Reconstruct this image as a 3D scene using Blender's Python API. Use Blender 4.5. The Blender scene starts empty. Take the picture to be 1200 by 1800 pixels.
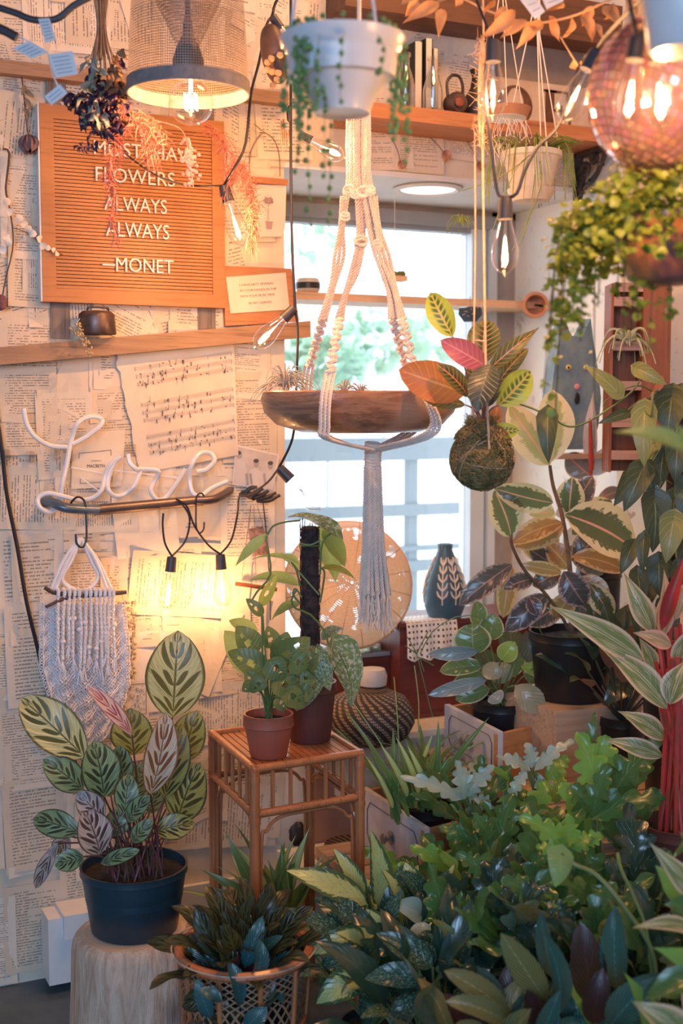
import bpy, bmesh, math, random
import numpy as np
from mathutils import Vector, Matrix, noise as mnoise
PI = math.pi
SC = bpy.context.scene
COL = SC.collection
# ---------------------------------------------------------------- camera
TH = math.radians(25); FPX = 2200.0; PITCH = math.atan(180/2200)
CAM = Vector((0, -2.63, 1.22))
FW = Vector((math.sin(TH)*math.cos(PITCH), math.cos(TH)*math.cos(PITCH), -math.sin(PITCH)))
RT = Vector((math.cos(TH), -math.sin(TH), 0)); UPV = RT.cross(FW); FH = Vector((math.sin(TH), math.cos(TH), 0))
cd = bpy.data.cameras.new('camera'); cam = bpy.data.objects.new('camera', cd); COL.objects.link(cam)
cd.sensor_fit = 'VERTICAL'; cd.sensor_height = 36; cd.sensor_width = 24; cd.lens = 36*FPX/1800
cam.matrix_world = Matrix(((RT.x, UPV.x, -FW.x, CAM.x), (RT.y, UPV.y, -FW.y, CAM.y), (RT.z, UPV.z, -FW.z, CAM.z), (0, 0, 0, 1)))
cd.dof.use_dof = True; cd.dof.focus_distance = 2.42; cd.dof.aperture_fstop = 3.2; cd.clip_start = .05
SC.camera = cam
# ---------------------------------------------------------------- light
w = bpy.data.worlds.new('world'); SC.world = w; w.use_nodes = True
bg = w.node_tree.nodes['Background']; bg.inputs[0].default_value = (.80, .91, 1, 1); bg.inputs[1].default_value = 5.0
def area(name, loc, target, sx, sy, power, colr):
    l = bpy.data.lights.new(name, 'AREA'); l.shape = 'RECTANGLE'; l.size = sx; l.size_y = sy; l.energy = power; l.color = colr
    o = bpy.data.objects.new(name, l); COL.objects.link(o); o.location = loc
    o.rotation_euler = (Vector(target)-Vector(loc)).to_track_quat('-Z', 'Y').to_euler(); return o
area('shopfront_window_light', (-1.6, -4.6, 1.9), (1.0, -.3, .7), 2.6, 2.0, 165, (.40, .64, 1))
area('added_warm_wash_light', (1.25, -.75, 2.62), (1.1, -.15, 1.0), .5, .4, 17, (1, .46, .16))  # unseen warm light, added to wash the upper wall orange
SC.view_settings.view_transform = 'Standard'; SC.view_settings.look = 'None'
SC.view_settings.exposure = 0.0; SC.view_settings.gamma = 1; SC.view_settings.use_curve_mapping = False
SC.cycles.max_bounces = 7; SC.cycles.transparent_max_bounces = 24; SC.cycles.caustics_reflective = False; SC.cycles.caustics_refractive = False
SC.cycles.use_denoising = True; SC.cycles.sample_clamp_indirect = 4
# ---------------------------------------------------------------- where things stand (points of the room read off the photograph)
def ray(px, py): return FW + RT*((px-600)/FPX) - UPV*((py-900)/FPX)
def P(px, py, h): r = ray(px, py); return CAM + r*(h/r.dot(FH))
def W(px, py, y=0.0): r = ray(px, py); return CAM + r*((y-CAM.y)/r.y)
def XR(px, py, x): r = ray(px, py); return CAM + r*((x-CAM.x)/r.x)
def V(*a): return Vector(a if len(a) == 3 else a[0])
R = random.Random(7)
def ru(a, b): return R.uniform(a, b)
def rv(s): return V(ru(-s, s), ru(-s, s), ru(-s, s))
# ---------------------------------------------------------------- objects
WL = {}
class MB:
    def __init__(s): s.v = []; s.f = []; s.u = []; s.c = []; s.col = None
    def face(s, idx, uv=None):
        s.f.append(tuple(idx)); s.u.append(uv); s.c.append(s.col)
    def add(s, pts): n = len(s.v); s.v += [Vector(p) for p in pts]; return n
    def box(s, a, b, ax=None, c=None):          # corner to corner; or turned about c with axes ax
        a = V(a); b = V(b)
        pts = [V((a.x, b.x)[i & 1], (a.y, b.y)[i >> 1 & 1], (a.z, b.z)[i >> 2 & 1]) for i in range(8)]
        if ax is not None: pts = [c + ax @ p for p in pts]
        n = s.add(pts)
        for q in ((0, 2, 3, 1), (4, 5, 7, 6), (0, 1, 5, 4), (2, 6, 7, 3), (0, 4, 6, 2), (1, 3, 7, 5)): s.face([n+i for i in q])
    def beam(s, p, q, w, h, up=V(0, 0, 1)):      # rectangular bar from p to q
        p = V(p); q = V(q); d = (q-p); L = d.length; d = d/L; sd = d.cross(up).normalized(); u = sd.cross(d)
        m = Matrix((d, sd, u)).transposed(); s.box((0, -w/2, -h/2), (L, w/2, h/2), m, p)
    def tube(s, pts, r, n=6, cap=True, closed=False, flat=None):
        pts = [V(p) for p in pts]; m = len(pts); r = r if isinstance(r, (list, tuple)) else [r]*m
        prev = None; base = len(s.v)
        for i, p in enumerate(pts):
            a = pts[(i-1) % m] if closed else pts[max(i-1, 0)]; b = pts[(i+1) % m] if closed else pts[min(i+1, m-1)]
            t = (b-a); t = t.normalized() if t.length > 1e-9 else V(0, 0, 1)
            if prev is None: prev = t.cross(V(.13, .21, .97)); prev = prev.normalized() if prev.length > .05 else t.cross(V(1, 0, 0)).normalized()
            prev = (prev - t*prev.dot(t)).normalized(); o = t.cross(prev)
            s.add([p + (prev*math.cos(2*PI*k/n) + o*math.sin(2*PI*k/n)*(flat or 1))*r[i] for k in range(n)])
        L = m if closed else m-1
        for i in range(L):
            j = (i+1) % m
            for k in range(n):
                k2 = (k+1) % n
                s.face((base+i*n+k, base+i*n+k2, base+j*n+k2, base+j*n+k), ((k/n, i/L), ((k+1)/n, i/L), ((k+1)/n, (i+1)/L), (k/n, (i+1)/L)))
        if cap and not closed:
            s.face([base+k for k in range(n)][::-1]); s.face([base+(m-1)*n+k for k in range(n)])
    def lathe(s, prof, c=V(0, 0, 0), n=32, ax=None, wob=None, sx=1, sy=1, cap=True):   # prof: (radius, height) list
        base = len(s.v); m = len(prof)
        for i, (r, z) in enumerate(prof):
            for k in range(n):
                a = 2*PI*k/n; rr = r*(wob(a, z) if wob else 1); p = V(rr*math.cos(a)*sx, rr*math.sin(a)*sy, z)
                s.v.append(c + (ax @ p if ax is not None else p))
        for i in range(m-1):
            for k in range(n):
                k2 = (k+1) % n
                s.face((base+i*n+k, base+i*n+k2, base+(i+1)*n+k2, base+(i+1)*n+k), ((k/n, i/(m-1)), ((k+1)/n, i/(m-1)), ((k+1)/n, (i+1)/(m-1)), (k/n, (i+1)/(m-1))))
        if cap and prof[0][0] > 1e-5: s.face([base+k for k in range(n)][::-1])
        if cap and prof[-1][0] > 1e-5: s.face([base+(m-1)*n+k for k in range(n)])
    def ball(s, c, r, n=10, m=6, sc=(1, 1, 1), ax=None, wob=0):
        c = V(c); base = len(s.v); rr = r
        for i in range(m+1):
            t = PI*i/m
            for k in range(n):
                a = 2*PI*k/n; d = V(math.sin(t)*math.cos(a)*sc[0], math.sin(t)*math.sin(a)*sc[1], math.cos(t)*sc[2])
                if wob: rr = r*(1+wob*mnoise.noise(d*2.3+c*9))
                s.v.append(c + (ax @ d if ax is not None else d)*rr)
        for i in range(m):
            for k in range(n):
                k2 = (k+1) % n
                s.face((base+i*n+k, base+(i+1)*n+k, base+(i+1)*n+k2, base+i*n+k2), ((k/n, i/m), (k/n, (i+1)/m), ((k+1)/n, (i+1)/m), ((k+1)/n, i/m)))
    def prism(s, out, thick, c=V(0, 0, 0), ax=None):   # outline in the local x,z plane, thick along y
        n = len(out); T = (lambda p: c + ax @ p) if ax is not None else (lambda p: c+p)
        b = s.add([T(V(x, 0, z)) for x, z in out] + [T(V(x, thick, z)) for x, z in out])
        s.face([b+i for i in range(n)]); s.face([b+n+i for i in range(n)][::-1])
        for i in range(n): j = (i+1) % n; s.face((b+i, b+n+i, b+n+j, b+j))
    def quad(s, p, q, r_, t, uv=True):
        n = s.add([p, q, r_, t]); s.face((n, n+1, n+2, n+3), ((0, 0), (1, 0), (1, 1), (0, 1)) if uv else None)
    def build(s, name, mat, parent=None, smooth=True, flatang=None, merge=False, **kw):
        if parent is not None: o0 = WL[parent.name]
        elif s.v:
            xs = [p.x for p in s.v]; ys = [p.y for p in s.v]; o0 = V((min(xs)+max(xs))/2, (min(ys)+max(ys))/2, min(p.z for p in s.v))
        me = bpy.data.meshes.new(name); me.from_pydata([tuple(p-o0) for p in s.v], [], s.f)
        if any(u is not None for u in s.u):
            ul = me.uv_layers.new(name='UVMap'); k = 0; buf = []
            for f, u in zip(s.f, s.u): buf += [c for q in (u if u is not None else ((0, 0),)*len(f)) for c in q]
            ul.data.foreach_set('uv', buf)
        if any(c is not None for c in s.c):
            ca = me.color_attributes.new('tint', 'FLOAT_COLOR', 'CORNER'); buf = []
            for f, c in zip(s.f, s.c): buf += list(c if c is not None else (0, 0, 0, 1))*len(f)
            ca.data.foreach_set('color', buf)
        me.materials.append(mat)
        if smooth:
            me.polygons.foreach_set('use_smooth', [True]*len(me.polygons))
            try: me.set_sharp_from_angle(angle=math.radians(flatang or 42))
            except Exception: pass
        me.update()
        o = bpy.data.objects.new(name, me); COL.objects.link(o)
        if parent is not None: o.parent = parent
        else: o.location = o0
        WL[o.name] = o0
        for k, v_ in kw.items(): o[k] = v_
        return o
def tag(o, label, cat, group=None):
    o['label'] = label; o['category'] = cat
    if group: o['group'] = group
    return o
def thing(name, label, cat, loc, group=None):
    o = bpy.data.objects.new(name, None); COL.objects.link(o); o.location = V(loc); o.empty_display_size = .03
    WL[o.name] = V(loc); return tag(o, label, cat, group)
def struct(mb, name, mat, **kw): o = mb.build(name, mat, **kw); o['kind'] = 'structure'; return o
def bez(pts, n=24):                                   # smooth curve through points
    pts = [V(p) for p in pts]; out = []; m = len(pts)
    if m < 3: return [pts[0].lerp(pts[-1], i/n) for i in range(n+1)]
    for i in range(m-1):
        p0 = pts[max(i-1, 0)]; p1 = pts[i]; p2 = pts[i+1]; p3 = pts[min(i+2, m-1)]; k = max(2, n//(m-1))
        for j in range(k):
            t = j/k; out.append(.5*((2*p1)+(p2-p0)*t+(2*p0-5*p1+4*p2-p3)*t*t+(3*p1-p0-3*p2+p3)*t**3))
    out.append(pts[-1]); return out
def rope(mb, pts, r, pitch=.014, strands=3, n=5, seg=5):   # twisted cord
    pts = [V(p) for p in pts]; L = sum((b-a).length for a, b in zip(pts, pts[1:])); k = max(6, int(L/pitch*seg))
    acc = [0]
    for a, b in zip(pts, pts[1:]): acc.append(acc[-1]+(b-a).length)
    smp = []; j = 0
    for i in range(k+1):
        d = L*i/k
        while j < len(pts)-2 and acc[j+1] < d: j += 1
        smp.append(pts[j].lerp(pts[j+1], min(1, (d-acc[j])/max(1e-9, acc[j+1]-acc[j]))))
    t = (pts[-1]-pts[0]).normalized(); u = t.cross(V(.3, .9, .1)).normalized(); v_ = t.cross(u)
    for q in range(strands):
        mb.tube([p + (u*math.cos(2*PI*(i/seg+q/strands)) + v_*math.sin(2*PI*(i/seg+q/strands)))*r*.66 for i, p in enumerate(smp)], r*.44, n, cap=False)
def text_mesh(txt, size, depth=0, bold=0, align='LEFT', spacing=1.0):
    c = bpy.data.curves.new('t', 'FONT'); c.body = txt; c.size = size; c.extrude = depth; c.offset = bold; c.align_x = align; c.space_character = spacing; c.resolution_u = 3
    o = bpy.data.objects.new('t', c); COL.objects.link(o); dg = bpy.context.evaluated_depsgraph_get()
    me = bpy.data.meshes.new_from_object(o.evaluated_get(dg)); vs = [v.co.copy() for v in me.vertices]; fs = [tuple(p.vertices) for p in me.polygons]
    bpy.data.objects.remove(o); bpy.data.curves.remove(c); bpy.data.meshes.remove(me); return vs, fs
def put_text(mb, txt, origin, ex, ez, width=None, height=None, size=.03, depth=.0008, bold=0, spacing=1.0, nrm=None):
    vs, fs = text_mesh(txt, size, depth, bold, spacing=spacing)
    x0 = min(v.x for v in vs); x1 = max(v.x for v in vs); y0 = min(v.y for v in vs); y1 = max(v.y for v in vs)
    sx = width/(x1-x0) if width else 1; sy = height/(y1-y0) if height else sx
    ex = V(ex).normalized(); ez = V(ez).normalized(); nn = ex.cross(ez)
    b = mb.add([V(origin)+ex*(v.x-x0)*sx+ez*(v.y-y0)*sy+nn*v.z for v in vs])
    for f in fs: mb.face([b+i for i in f])
# ---------------------------------------------------------------- materials
class N:
    def __init__(s, name):
        s.m = bpy.data.materials.new(name); s.m.use_nodes = True; s.t = s.m.node_tree; s.t.nodes.clear()
        s.out = s.t.nodes.new('ShaderNodeOutputMaterial')
    def n(s, kind, **kw):
        o = s.t.nodes.new('ShaderNode'+kind)
        for k, v in kw.items(): setattr(o, k, v)
        return o
    def set(s, sock, v):
        if hasattr(v, 'is_linked') or hasattr(v, 'links'): s.t.links.new(v, sock)
        elif v is not None:
            if sock.type == 'RGBA' and len(v) == 3: v = (*v, 1)
            sock.default_value = v
    def math(s, op, a, b=None, c=None):
        o = s.n('Math', operation=op); s.set(o.inputs[0], a); s.set(o.inputs[1], b)
        if c is not None: s.set(o.inputs[2], c)
        return o.outputs[0]
    def mix(s, f, a, b, mode='MIX'):
        o = s.n('Mix', data_type='RGBA', blend_type=mode); s.set(o.inputs[0], f); s.set(o.inputs[6], a); s.set(o.inputs[7], b); return o.outputs[2]
    def step(s, x, a, b):    # smooth 0..1 between a and b
        o = s.n('MapRange', interpolation_type='SMOOTHSTEP'); s.set(o.inputs[0], x); o.inputs[1].default_value = a; o.inputs[2].default_value = b; return o.outputs[0]
    def uv(s):
        o = s.n('TexCoord'); q = s.n('SeparateXYZ'); s.t.links.new(o.outputs['UV'], q.inputs[0]); return q.outputs[0], q.outputs[1], o.outputs['UV']
    def obj(s, sc=(1, 1, 1)):
        o = s.n('TexCoord'); m = s.n('Mapping'); s.t.links.new(o.outputs['Object'], m.inputs[0]); m.inputs[3].default_value = sc; return m.outputs[0]
    def vec(s, x, y, z=0.0):
        o = s.n('CombineXYZ'); s.set(o.inputs[0], x); s.set(o.inputs[1], y); s.set(o.inputs[2], z); return o.outputs[0]
    def noise(s, vec, sc, det=3, rough=.5, dist=0):
        o = s.n('TexNoise'); s.set(o.inputs['Vector'], vec); o.inputs['Scale'].default_value = sc; o.inputs['Detail'].default_value = det; o.inputs['Roughness'].default_value = rough; o.inputs['Distortion'].default_value = dist; return o.outputs[0]
    def bump(s, h, st, dist=.01, nrm=None):
        o = s.n('Bump'); s.set(o.inputs['Height'], h); o.inputs['Strength'].default_value = st; o.inputs['Distance'].default_value = dist; return o.outputs[0]
    def bsdf(s, col, rough=.5, metal=0, nrm=None, emis=None, es=0, spec=.5, coat=0, trans=0, tcol=None, alpha=None, transm=0, sheen=0):
        o = s.n('BsdfPrincipled'); s.set(o.inputs['Base Color'], col); s.set(o.inputs['Roughness'], rough); s.set(o.inputs['Metallic'], metal)
        s.set(o.inputs['Specular IOR Level'], spec); o.inputs['Coat Weight'].default_value = coat; o.inputs['Transmission Weight'].default_value = transm; o.inputs['Sheen Weight'].default_value = sheen
        if nrm is not None: s.set(o.inputs['Normal'], nrm)
        if emis is not None: s.set(o.inputs['Emission Color'], emis); o.inputs['Emission Strength'].default_value = es
        res = o.outputs[0]
        if trans:
            t = s.n('BsdfTranslucent'); s.set(t.inputs[0], tcol if tcol is not None else col); x = s.n('MixShader'); x.inputs[0].default_value = trans
            s.t.links.new(res, x.inputs[1]); s.t.links.new(t.outputs[0], x.inputs[2]); res = x.outputs[0]
        if alpha is not None:
            t = s.n('BsdfTransparent'); x = s.n('MixShader'); s.set(x.inputs[0], alpha); s.t.links.new(t.outputs[0], x.inputs[1]); s.t.links.new(res, x.inputs[2]); res = x.outputs[0]
        s.t.links.new(res, s.out.inputs[0]); return s.m
def pm(name, col, col2=None, rough=.6, metal=0, sc=12, st=(1, 1, 1), bump=0, bsc=None, lo=.35, hi=.65, **kw):
    k = N(name); ob = k.obj(st); nz = k.noise(ob, sc, 4, .6)
    c = k.mix(k.step(nz, lo, hi), col, col2) if col2 else col
    nr = k.bump(k.noise(ob, bsc or sc*2, 4, .65), bump, .004) if bump else None
    return k.bsdf(c, rough, metal, nr, **kw)
def wood(name, c1, c2, c3=None, axis=0, sc=1, rough=.55, bump=.25, **kw):
    k = N(name); s_ = [14*sc]*3; s_[axis] = 1.3*sc; v = k.obj(tuple(s_)); n1 = k.noise(v, 2.2, 5, .65, 1.2)
    s2 = [70*sc]*3; s2[axis] = 3*sc; n2 = k.noise(k.obj(tuple(s2)), 2, 3, .6)
    c = k.mix(k.step(n1, .3, .7), c1, c2); c = k.mix(k.math('MULTIPLY', k.step(n2, .52, .75), .7), c, c3 or tuple(x*.45 for x in c1))
    return k.bsdf(c, rough, 0, k.bump(n2, bump, .002), **kw)
def glass(name, tint=(1, 1, 1), rough=.0, base=.06):
    k = N(name); lw = k.n('LayerWeight'); lw.inputs[0].default_value = .35; t = k.n('BsdfTransparent'); t.inputs[0].default_value = (*tint, 1)
    g = k.n('BsdfGlossy'); g.inputs['Roughness'].default_value = .03; g.inputs[0].default_value = (1, 1, 1, 1); x = k.n('MixShader')
    f = k.math('MULTIPLY_ADD', lw.outputs['Facing'], .55, base); k.t.links.new(f, x.inputs[0]); k.t.links.new(t.outputs[0], x.inputs[1]); k.t.links.new(g.outputs[0], x.inputs[2]); k.t.links.new(x.outputs[0], k.out.inputs[0]); return k.m
def emit(name, col, st):
    k = N(name); e = k.n('Emission'); e.inputs[0].default_value = (*col, 1); e.inputs[1].default_value = st; k.t.links.new(e.outputs[0], k.out.inputs[0]); return k.m
def leafmat(name, base, vein=None, edge=None, back=None, midw=.05, nv=9, slope=.55, vw=.16, ew=.1, speck=None, spt=(.5, .6), spsc=9, rough=.38, trans=.22, mid=None, patt=None, var=.25, spec=.5, streak=None, bumps=.35):
    """u across the blade, v along it; veins slant from the midrib"""
    k = N(name); u, v, uv = k.uv(); x = k.math('MULTIPLY', k.math('ABSOLUTE', k.math('SUBTRACT', u, .5)), 2.0)
    nz = k.noise(k.obj((1, 1, 1)), 28, 3); c = k.mix(k.math('MULTIPLY', nz, var*2), base, tuple(min(1, b*1.75+.01) for b in base))
    q = k.math('MULTIPLY', k.math('SUBTRACT', v, k.math('MULTIPLY', x, slope/3.0)), float(nv)); fr = k.math('FRACT', q)
    d = k.math('ABSOLUTE', k.math('SUBTRACT', fr, .5))      # .5 on a vein, 0 between
    h = k.step(d, .5-vw, .5)
    if patt == 'calathea':
        big = k.math('GREATER_THAN', k.math('FRACT', k.math('MULTIPLY', k.math('FLOOR', q), .5)), .2)
        ln = k.math('ADD', .42, k.math('MULTIPLY', big, .40)); env = k.math('SUBTRACT', k.math('DIVIDE', x, ln), .55); env = k.math('SUBTRACT', .37, k.math('MULTIPLY', k.math('MULTIPLY', env, env), 1.5))
        bl = k.step(k.math('SUBTRACT', env, d), -.03, .05); c = k.mix(bl, c, edge)
        st_ = k.noise(k.vec(k.math('MULTIPLY', q, 4.5), k.math('MULTIPLY', x, .9)), 1.6, 2); c = k.mix(k.math('MULTIPLY', k.step(st_, .5, .62), .55), c, edge)
        c = k.mix(k.step(x, .86, .95), c, edge)
    elif patt == 'maranta':
        bl = k.math('MULTIPLY', k.step(x, .62, .3), k.step(d, .40, .24)); bl = k.math('MULTIPLY', bl, k.step(x, .04, .12)); c = k.mix(bl, c, edge)
    elif patt == 'margin':       # irregular dark centre, pale margin
        n2 = k.noise(k.vec(k.math('MULTIPLY', q, .9), k.math('MULTIPLY', x, .8)), 2.4, 4, .7)
        e = k.math('ADD', x, k.math('MULTIPLY', k.math('SUBTRACT', n2, .5), 1.1)); c = k.mix(k.step(e, ew-.04, ew+.04), c, edge)
    elif edge is not None: c = k.mix(k.step(x, 1-ew*1.5, 1-ew*.6), c, edge)
    if streak is not None: sn = k.noise(k.vec(k.math('MULTIPLY', u, 14), k.math('MULTIPLY', v, 1.4)), 1.5, 3); c = k.mix(k.step(sn, .52, .6), c, streak)
    if speck is not None:
        sn = k.noise(k.vec(k.math('MULTIPLY', u, 2.0), k.math('MULTIPLY', v, 3)), spsc, 4, .7); c = k.mix(k.step(sn, spt[0], spt[1]), c, speck)
    if vein is not None and patt != 'calathea': c = k.mix(k.math('MULTIPLY', h, .75), c, vein)
    c = k.mix(k.step(x, midw*1.6, midw*.5), c, mid or vein or tuple(min(1, b*1.8+.03) for b in base))
    front = c
    if back is not None:
        g = k.n('NewGeometry'); bk = k.mix(k.math('MULTIPLY', h, .4), back, tuple(min(1, b*1.7+.05) for b in back)); c = k.mix(g.outputs['Backfacing'], c, bk)
    nr = k.bump(k.math('ADD', h, k.math('MULTIPLY', nz, .6)), bumps, .0035)
    return k.bsdf(c, rough, 0, nr, trans=trans, tcol=k.mix(.35, c, (.75, .85, .25)), spec=spec)
def paper_text(name, sheet=False):
    """printed book page: lines of words in a margin; the tint attribute gives each page its shade, seed and line count"""
    k = N(name); u, v, uv = k.uv(); a = k.n('Attribute', attribute_name='tint'); sp = k.n('SeparateColor'); k.t.links.new(a.outputs['Color'], sp.inputs[0]); sh, seed, kind = sp.outputs
    nl = k.math('MULTIPLY_ADD', seed, 14.0, 26.0); row = k.math('MULTIPLY', v, nl); rf = k.math('FRACT', row); ri = k.math('FLOOR', row)
    sd = k.math('MULTIPLY', seed, 91.7)
    end = k.noise(k.vec(ri, sd, 3.1), 3.7, 0); end = k.step(end, .36, .42); short = k.math('MULTIPLY_ADD', end, .45, .42)   # length of the line
    wn = k.n('TexNoise'); k.set(wn.inputs['Vector'], k.vec(k.math('MULTIPLY', u, 34.0), k.math('MULTIPLY', ri, 7.31), sd)); wn.inputs['Scale'].default_value = 1.0; wn.inputs['Detail'].default_value = 1
    word = k.step(wn.outputs[0], .40, .46); cn = k.noise(k.vec(k.math('MULTIPLY', u, 210.0), k.math('MULTIPLY', row, 2.5), sd), 1.0, 0); word = k.math('MULTIPLY', word, k.math('MULTIPLY_ADD', k.step(cn, .35, .6), .5, .5))
    ln = k.math('MULTIPLY', k.step(rf, .22, .34), k.step(rf, .72, .60))
    mu = k.math('MULTIPLY', k.step(u, .11, .13), k.math('LESS_THAN', u, short)); mv = k.math('MULTIPLY', k.step(v, .07, .08), k.step(v, .93, .92))
    para = k.noise(k.vec(ri, k.math('ADD', sd, 40.0), 9.0), 2.9, 0); pk = k.step(para, k_lo := .27, .29)
    ink = k.math('MULTIPLY', k.math('MULTIPLY', word, ln), k.math('MULTIPLY', mu, k.math('MULTIPLY', mv, pk)))
    ink = k.math('MULTIPLY', ink, k.math('LESS_THAN', kind, .9))
    age = k.noise(k.obj(), 7, 4, .6); base = k.mix(sh, (.80, .71, .59), (.67, .56, .43)); base = k.mix(k.math('MULTIPLY', k.step(age, .45, .8), .35), base, (.64, .52, .40))
    c = k.mix(k.math('MULTIPLY', ink, .82), base, (.09, .06, .06))
    return k.bsdf(c, .75, 0, k.bump(k.noise(k.obj(), 22, 4, .6), .35, .006), spec=.25)
MT = {}
MT['paper'] = paper_text('book_page_paper')
MT['blank'] = pm('aged_blank_paper', (.79, .69, .56), (.71, .59, .45), .75, sc=6, bump=.15)
MT['ink'] = pm('printing_ink', (.06, .045, .045), rough=.8)
MT['white'] = pm('white_paint', (.80, .80, .79), (.72, .72, .72), .55, sc=5, bump=.05)
MT['cream'] = pm('cream_paint', (.80, .74, .62), (.70, .62, .50), .6, sc=7, bump=.1)
MT['plaster'] = pm('tan_plaster', (.42, .36, .31), (.36, .30, .26), .8, sc=9, bump=.2)
MT['floor'] = pm('blue_grey_floor', (.10, .135, .16), (.07, .10, .125), .5, sc=9, bump=.1)
MT['frame'] = pm('grey_window_metal', (.34, .36, .38), (.28, .30, .32), .45, sc=5)
MT['jamb'] = pm('pale_window_metal', (.62, .68, .72), (.56, .62, .66), .4, sc=5)
MT['glass'] = glass('clear_glass'); MT['pane'] = glass('window_pane', base=.02)
MT['oldwood'] = wood('weathered_wood', (.42, .25, .15), (.30, .17, .10), (.10, .055, .035))
MT['greywood'] = wood('grey_weathered_wood', (.25, .20, .18), (.17, .14, .13), (.07, .055, .05), axis=2)
MT['orangewood'] = wood('orange_shelf_wood', (.55, .24, .11), (.43, .17, .07), (.22, .08, .04))
MT['sillwood'] = wood('pale_shelf_wood', (.78, .50, .30), (.68, .42, .25), (.5, .3, .18), bump=.1)
MT['boardwood'] = wood('letter_board_wood', (.50, .215, .085), (.43, .175, .065), (.30, .12, .045), rough=.42, bump=.12)
MT['darkwood'] = wood('dark_ceiling_wood', (.16, .075, .045), (.10, .05, .03), (.03, .02, .015))
MT['redwood'] = wood('dark_red_wood', (.17, .045, .04), (.12, .03, .03), (.06, .02, .02), rough=.4)
MT['spoolwood'] = wood('red_brown_cabinet_wood', (.35, .13, .065), (.26, .09, .045), (.12, .04, .025), axis=2)
MT['spooledge'] = wood('rosy_worn_wood', (.55, .36, .32), (.46, .29, .26), (.3, .18, .16))
MT['drawerwood'] = wood('orange_drawer_side', (.60, .28, .11), (.5, .21, .08), (.3, .12, .05))
MT['benchwood'] = wood('pale_crate_wood', (.56, .40, .28), (.45, .31, .21), (.25, .16, .1))
MT['rattan'] = wood('rattan_cane', (.52, .20, .08), (.40, .14, .055), (.16, .055, .03), axis=2, sc=1.5, rough=.32, coat=.3)
MT['twig'] = wood('dark_twig', (.13, .085, .08), (.08, .055, .05), (.03, .02, .02), axis=0)
MT['cotton'] = pm('cotton_cord', (.88, .76, .67), (.80, .67, .58), .85, sc=60, bump=.3, bsc=300, sheen=.3)
MT['whitecotton'] = pm('white_cotton_yarn', (.93, .90, .90), (.87, .84, .85), .85, sc=60, bump=.3, bsc=300, sheen=.3)
MT['jute'] = pm('jute_twine', (.72, .50, .36), (.58, .38, .26), .9, sc=50, bump=.4, bsc=260)
MT['black'] = pm('black_plastic', (.02, .02, .022), rough=.42); MT['cable'] = pm('black_cable', (.022, .02, .03), rough=.5)
MT['iron'] = pm('dark_cast_iron', (.045, .042, .045), (.09, .075, .07), .5, metal=.6, sc=30, bump=.3)
MT['pipe'] = pm('worn_metal_pipe', (.16, .13, .13), (.24, .17, .15), .38, metal=.75, sc=14, bump=.1)
MT['bluesteel'] = pm('blue_grey_enamel', (.16, .22, .29), (.11, .15, .20), .3, metal=.3, sc=18)
MT['bluepot'] = pm('blue_black_plastic_pot', (.018, .050, .075), (.014, .038, .058), .34, sc=6)
MT['blackpot'] = pm('black_nursery_pot', (.014, .015, .018), rough=.36)
MT['terra'] = pm('terracotta_plastic', (.42, .115, .07), (.36, .09, .055), .5, sc=8, bump=.05)
MT['terraclay'] = pm('terracotta_clay', (.60, .30, .18), (.50, .23, .13), .85, sc=14, bump=.15)
MT['brownpot'] = pm('dark_brown_plastic', (.13, .045, .035), (.10, .035, .03), .5, sc=8)
MT['creampot'] = pm('cream_ceramic', (.78, .70, .60), (.66, .55, .44), .5, sc=11, bump=.1)
MT['whitepot'] = pm('white_plastic_pot', (.74, .76, .80), (.70, .72, .76), .3, sc=4, trans=.12)
MT['soil'] = pm('potting_soil', (.008, .006, .006), (.028, .020, .017), .95, sc=90, bump=.9, bsc=110)
MT['stem'] = pm('green_stem', (.12, .20, .06), (.16, .22, .08), .5); MT['darkstem'] = pm('dark_stem', (.06, .07, .04), (.10, .06, .045), .5)
MT['redstem'] = pm('red_stem', (.52, .045, .045), (.34, .06, .035), .45, sc=30); MT['brownstem'] = pm('brown_woody_stem', (.20, .12, .07), (.12, .075, .045), .7, sc=40, bump=.3)
MT['barkstump'] = None
MT['socket'] = pm('socket_plastic', (.05, .048, .06), rough=.45)
MT['filament'] = emit('glowing_filament', (1, .62, .30), 26); MT['filglobe'] = emit('glowing_coil_filament', (1, .66, .36), 22)
MT['deadfil'] = pm('unlit_filament_wire', (.5, .42, .36), rough=.4, metal=.7)
MT['neon'] = pm('white_silicone_tube', (.95, .95, .97), rough=.22, trans=.15)
MT['clearplastic'] = glass('clear_acrylic', (.97, .97, .97), base=.10)
MT['wire'] = pm('thin_metal_wire', (.30, .20, .14), rough=.4, metal=.6)
MT['copper'] = pm('copper_metal', (.50, .19, .12), (.30, .10, .07), .35, metal=.8, sc=20)
MT['tin'] = pm('aged_tin', (.17, .115, .10), (.09, .06, .06), .38, metal=.6, sc=24, bump=.15)
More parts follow.
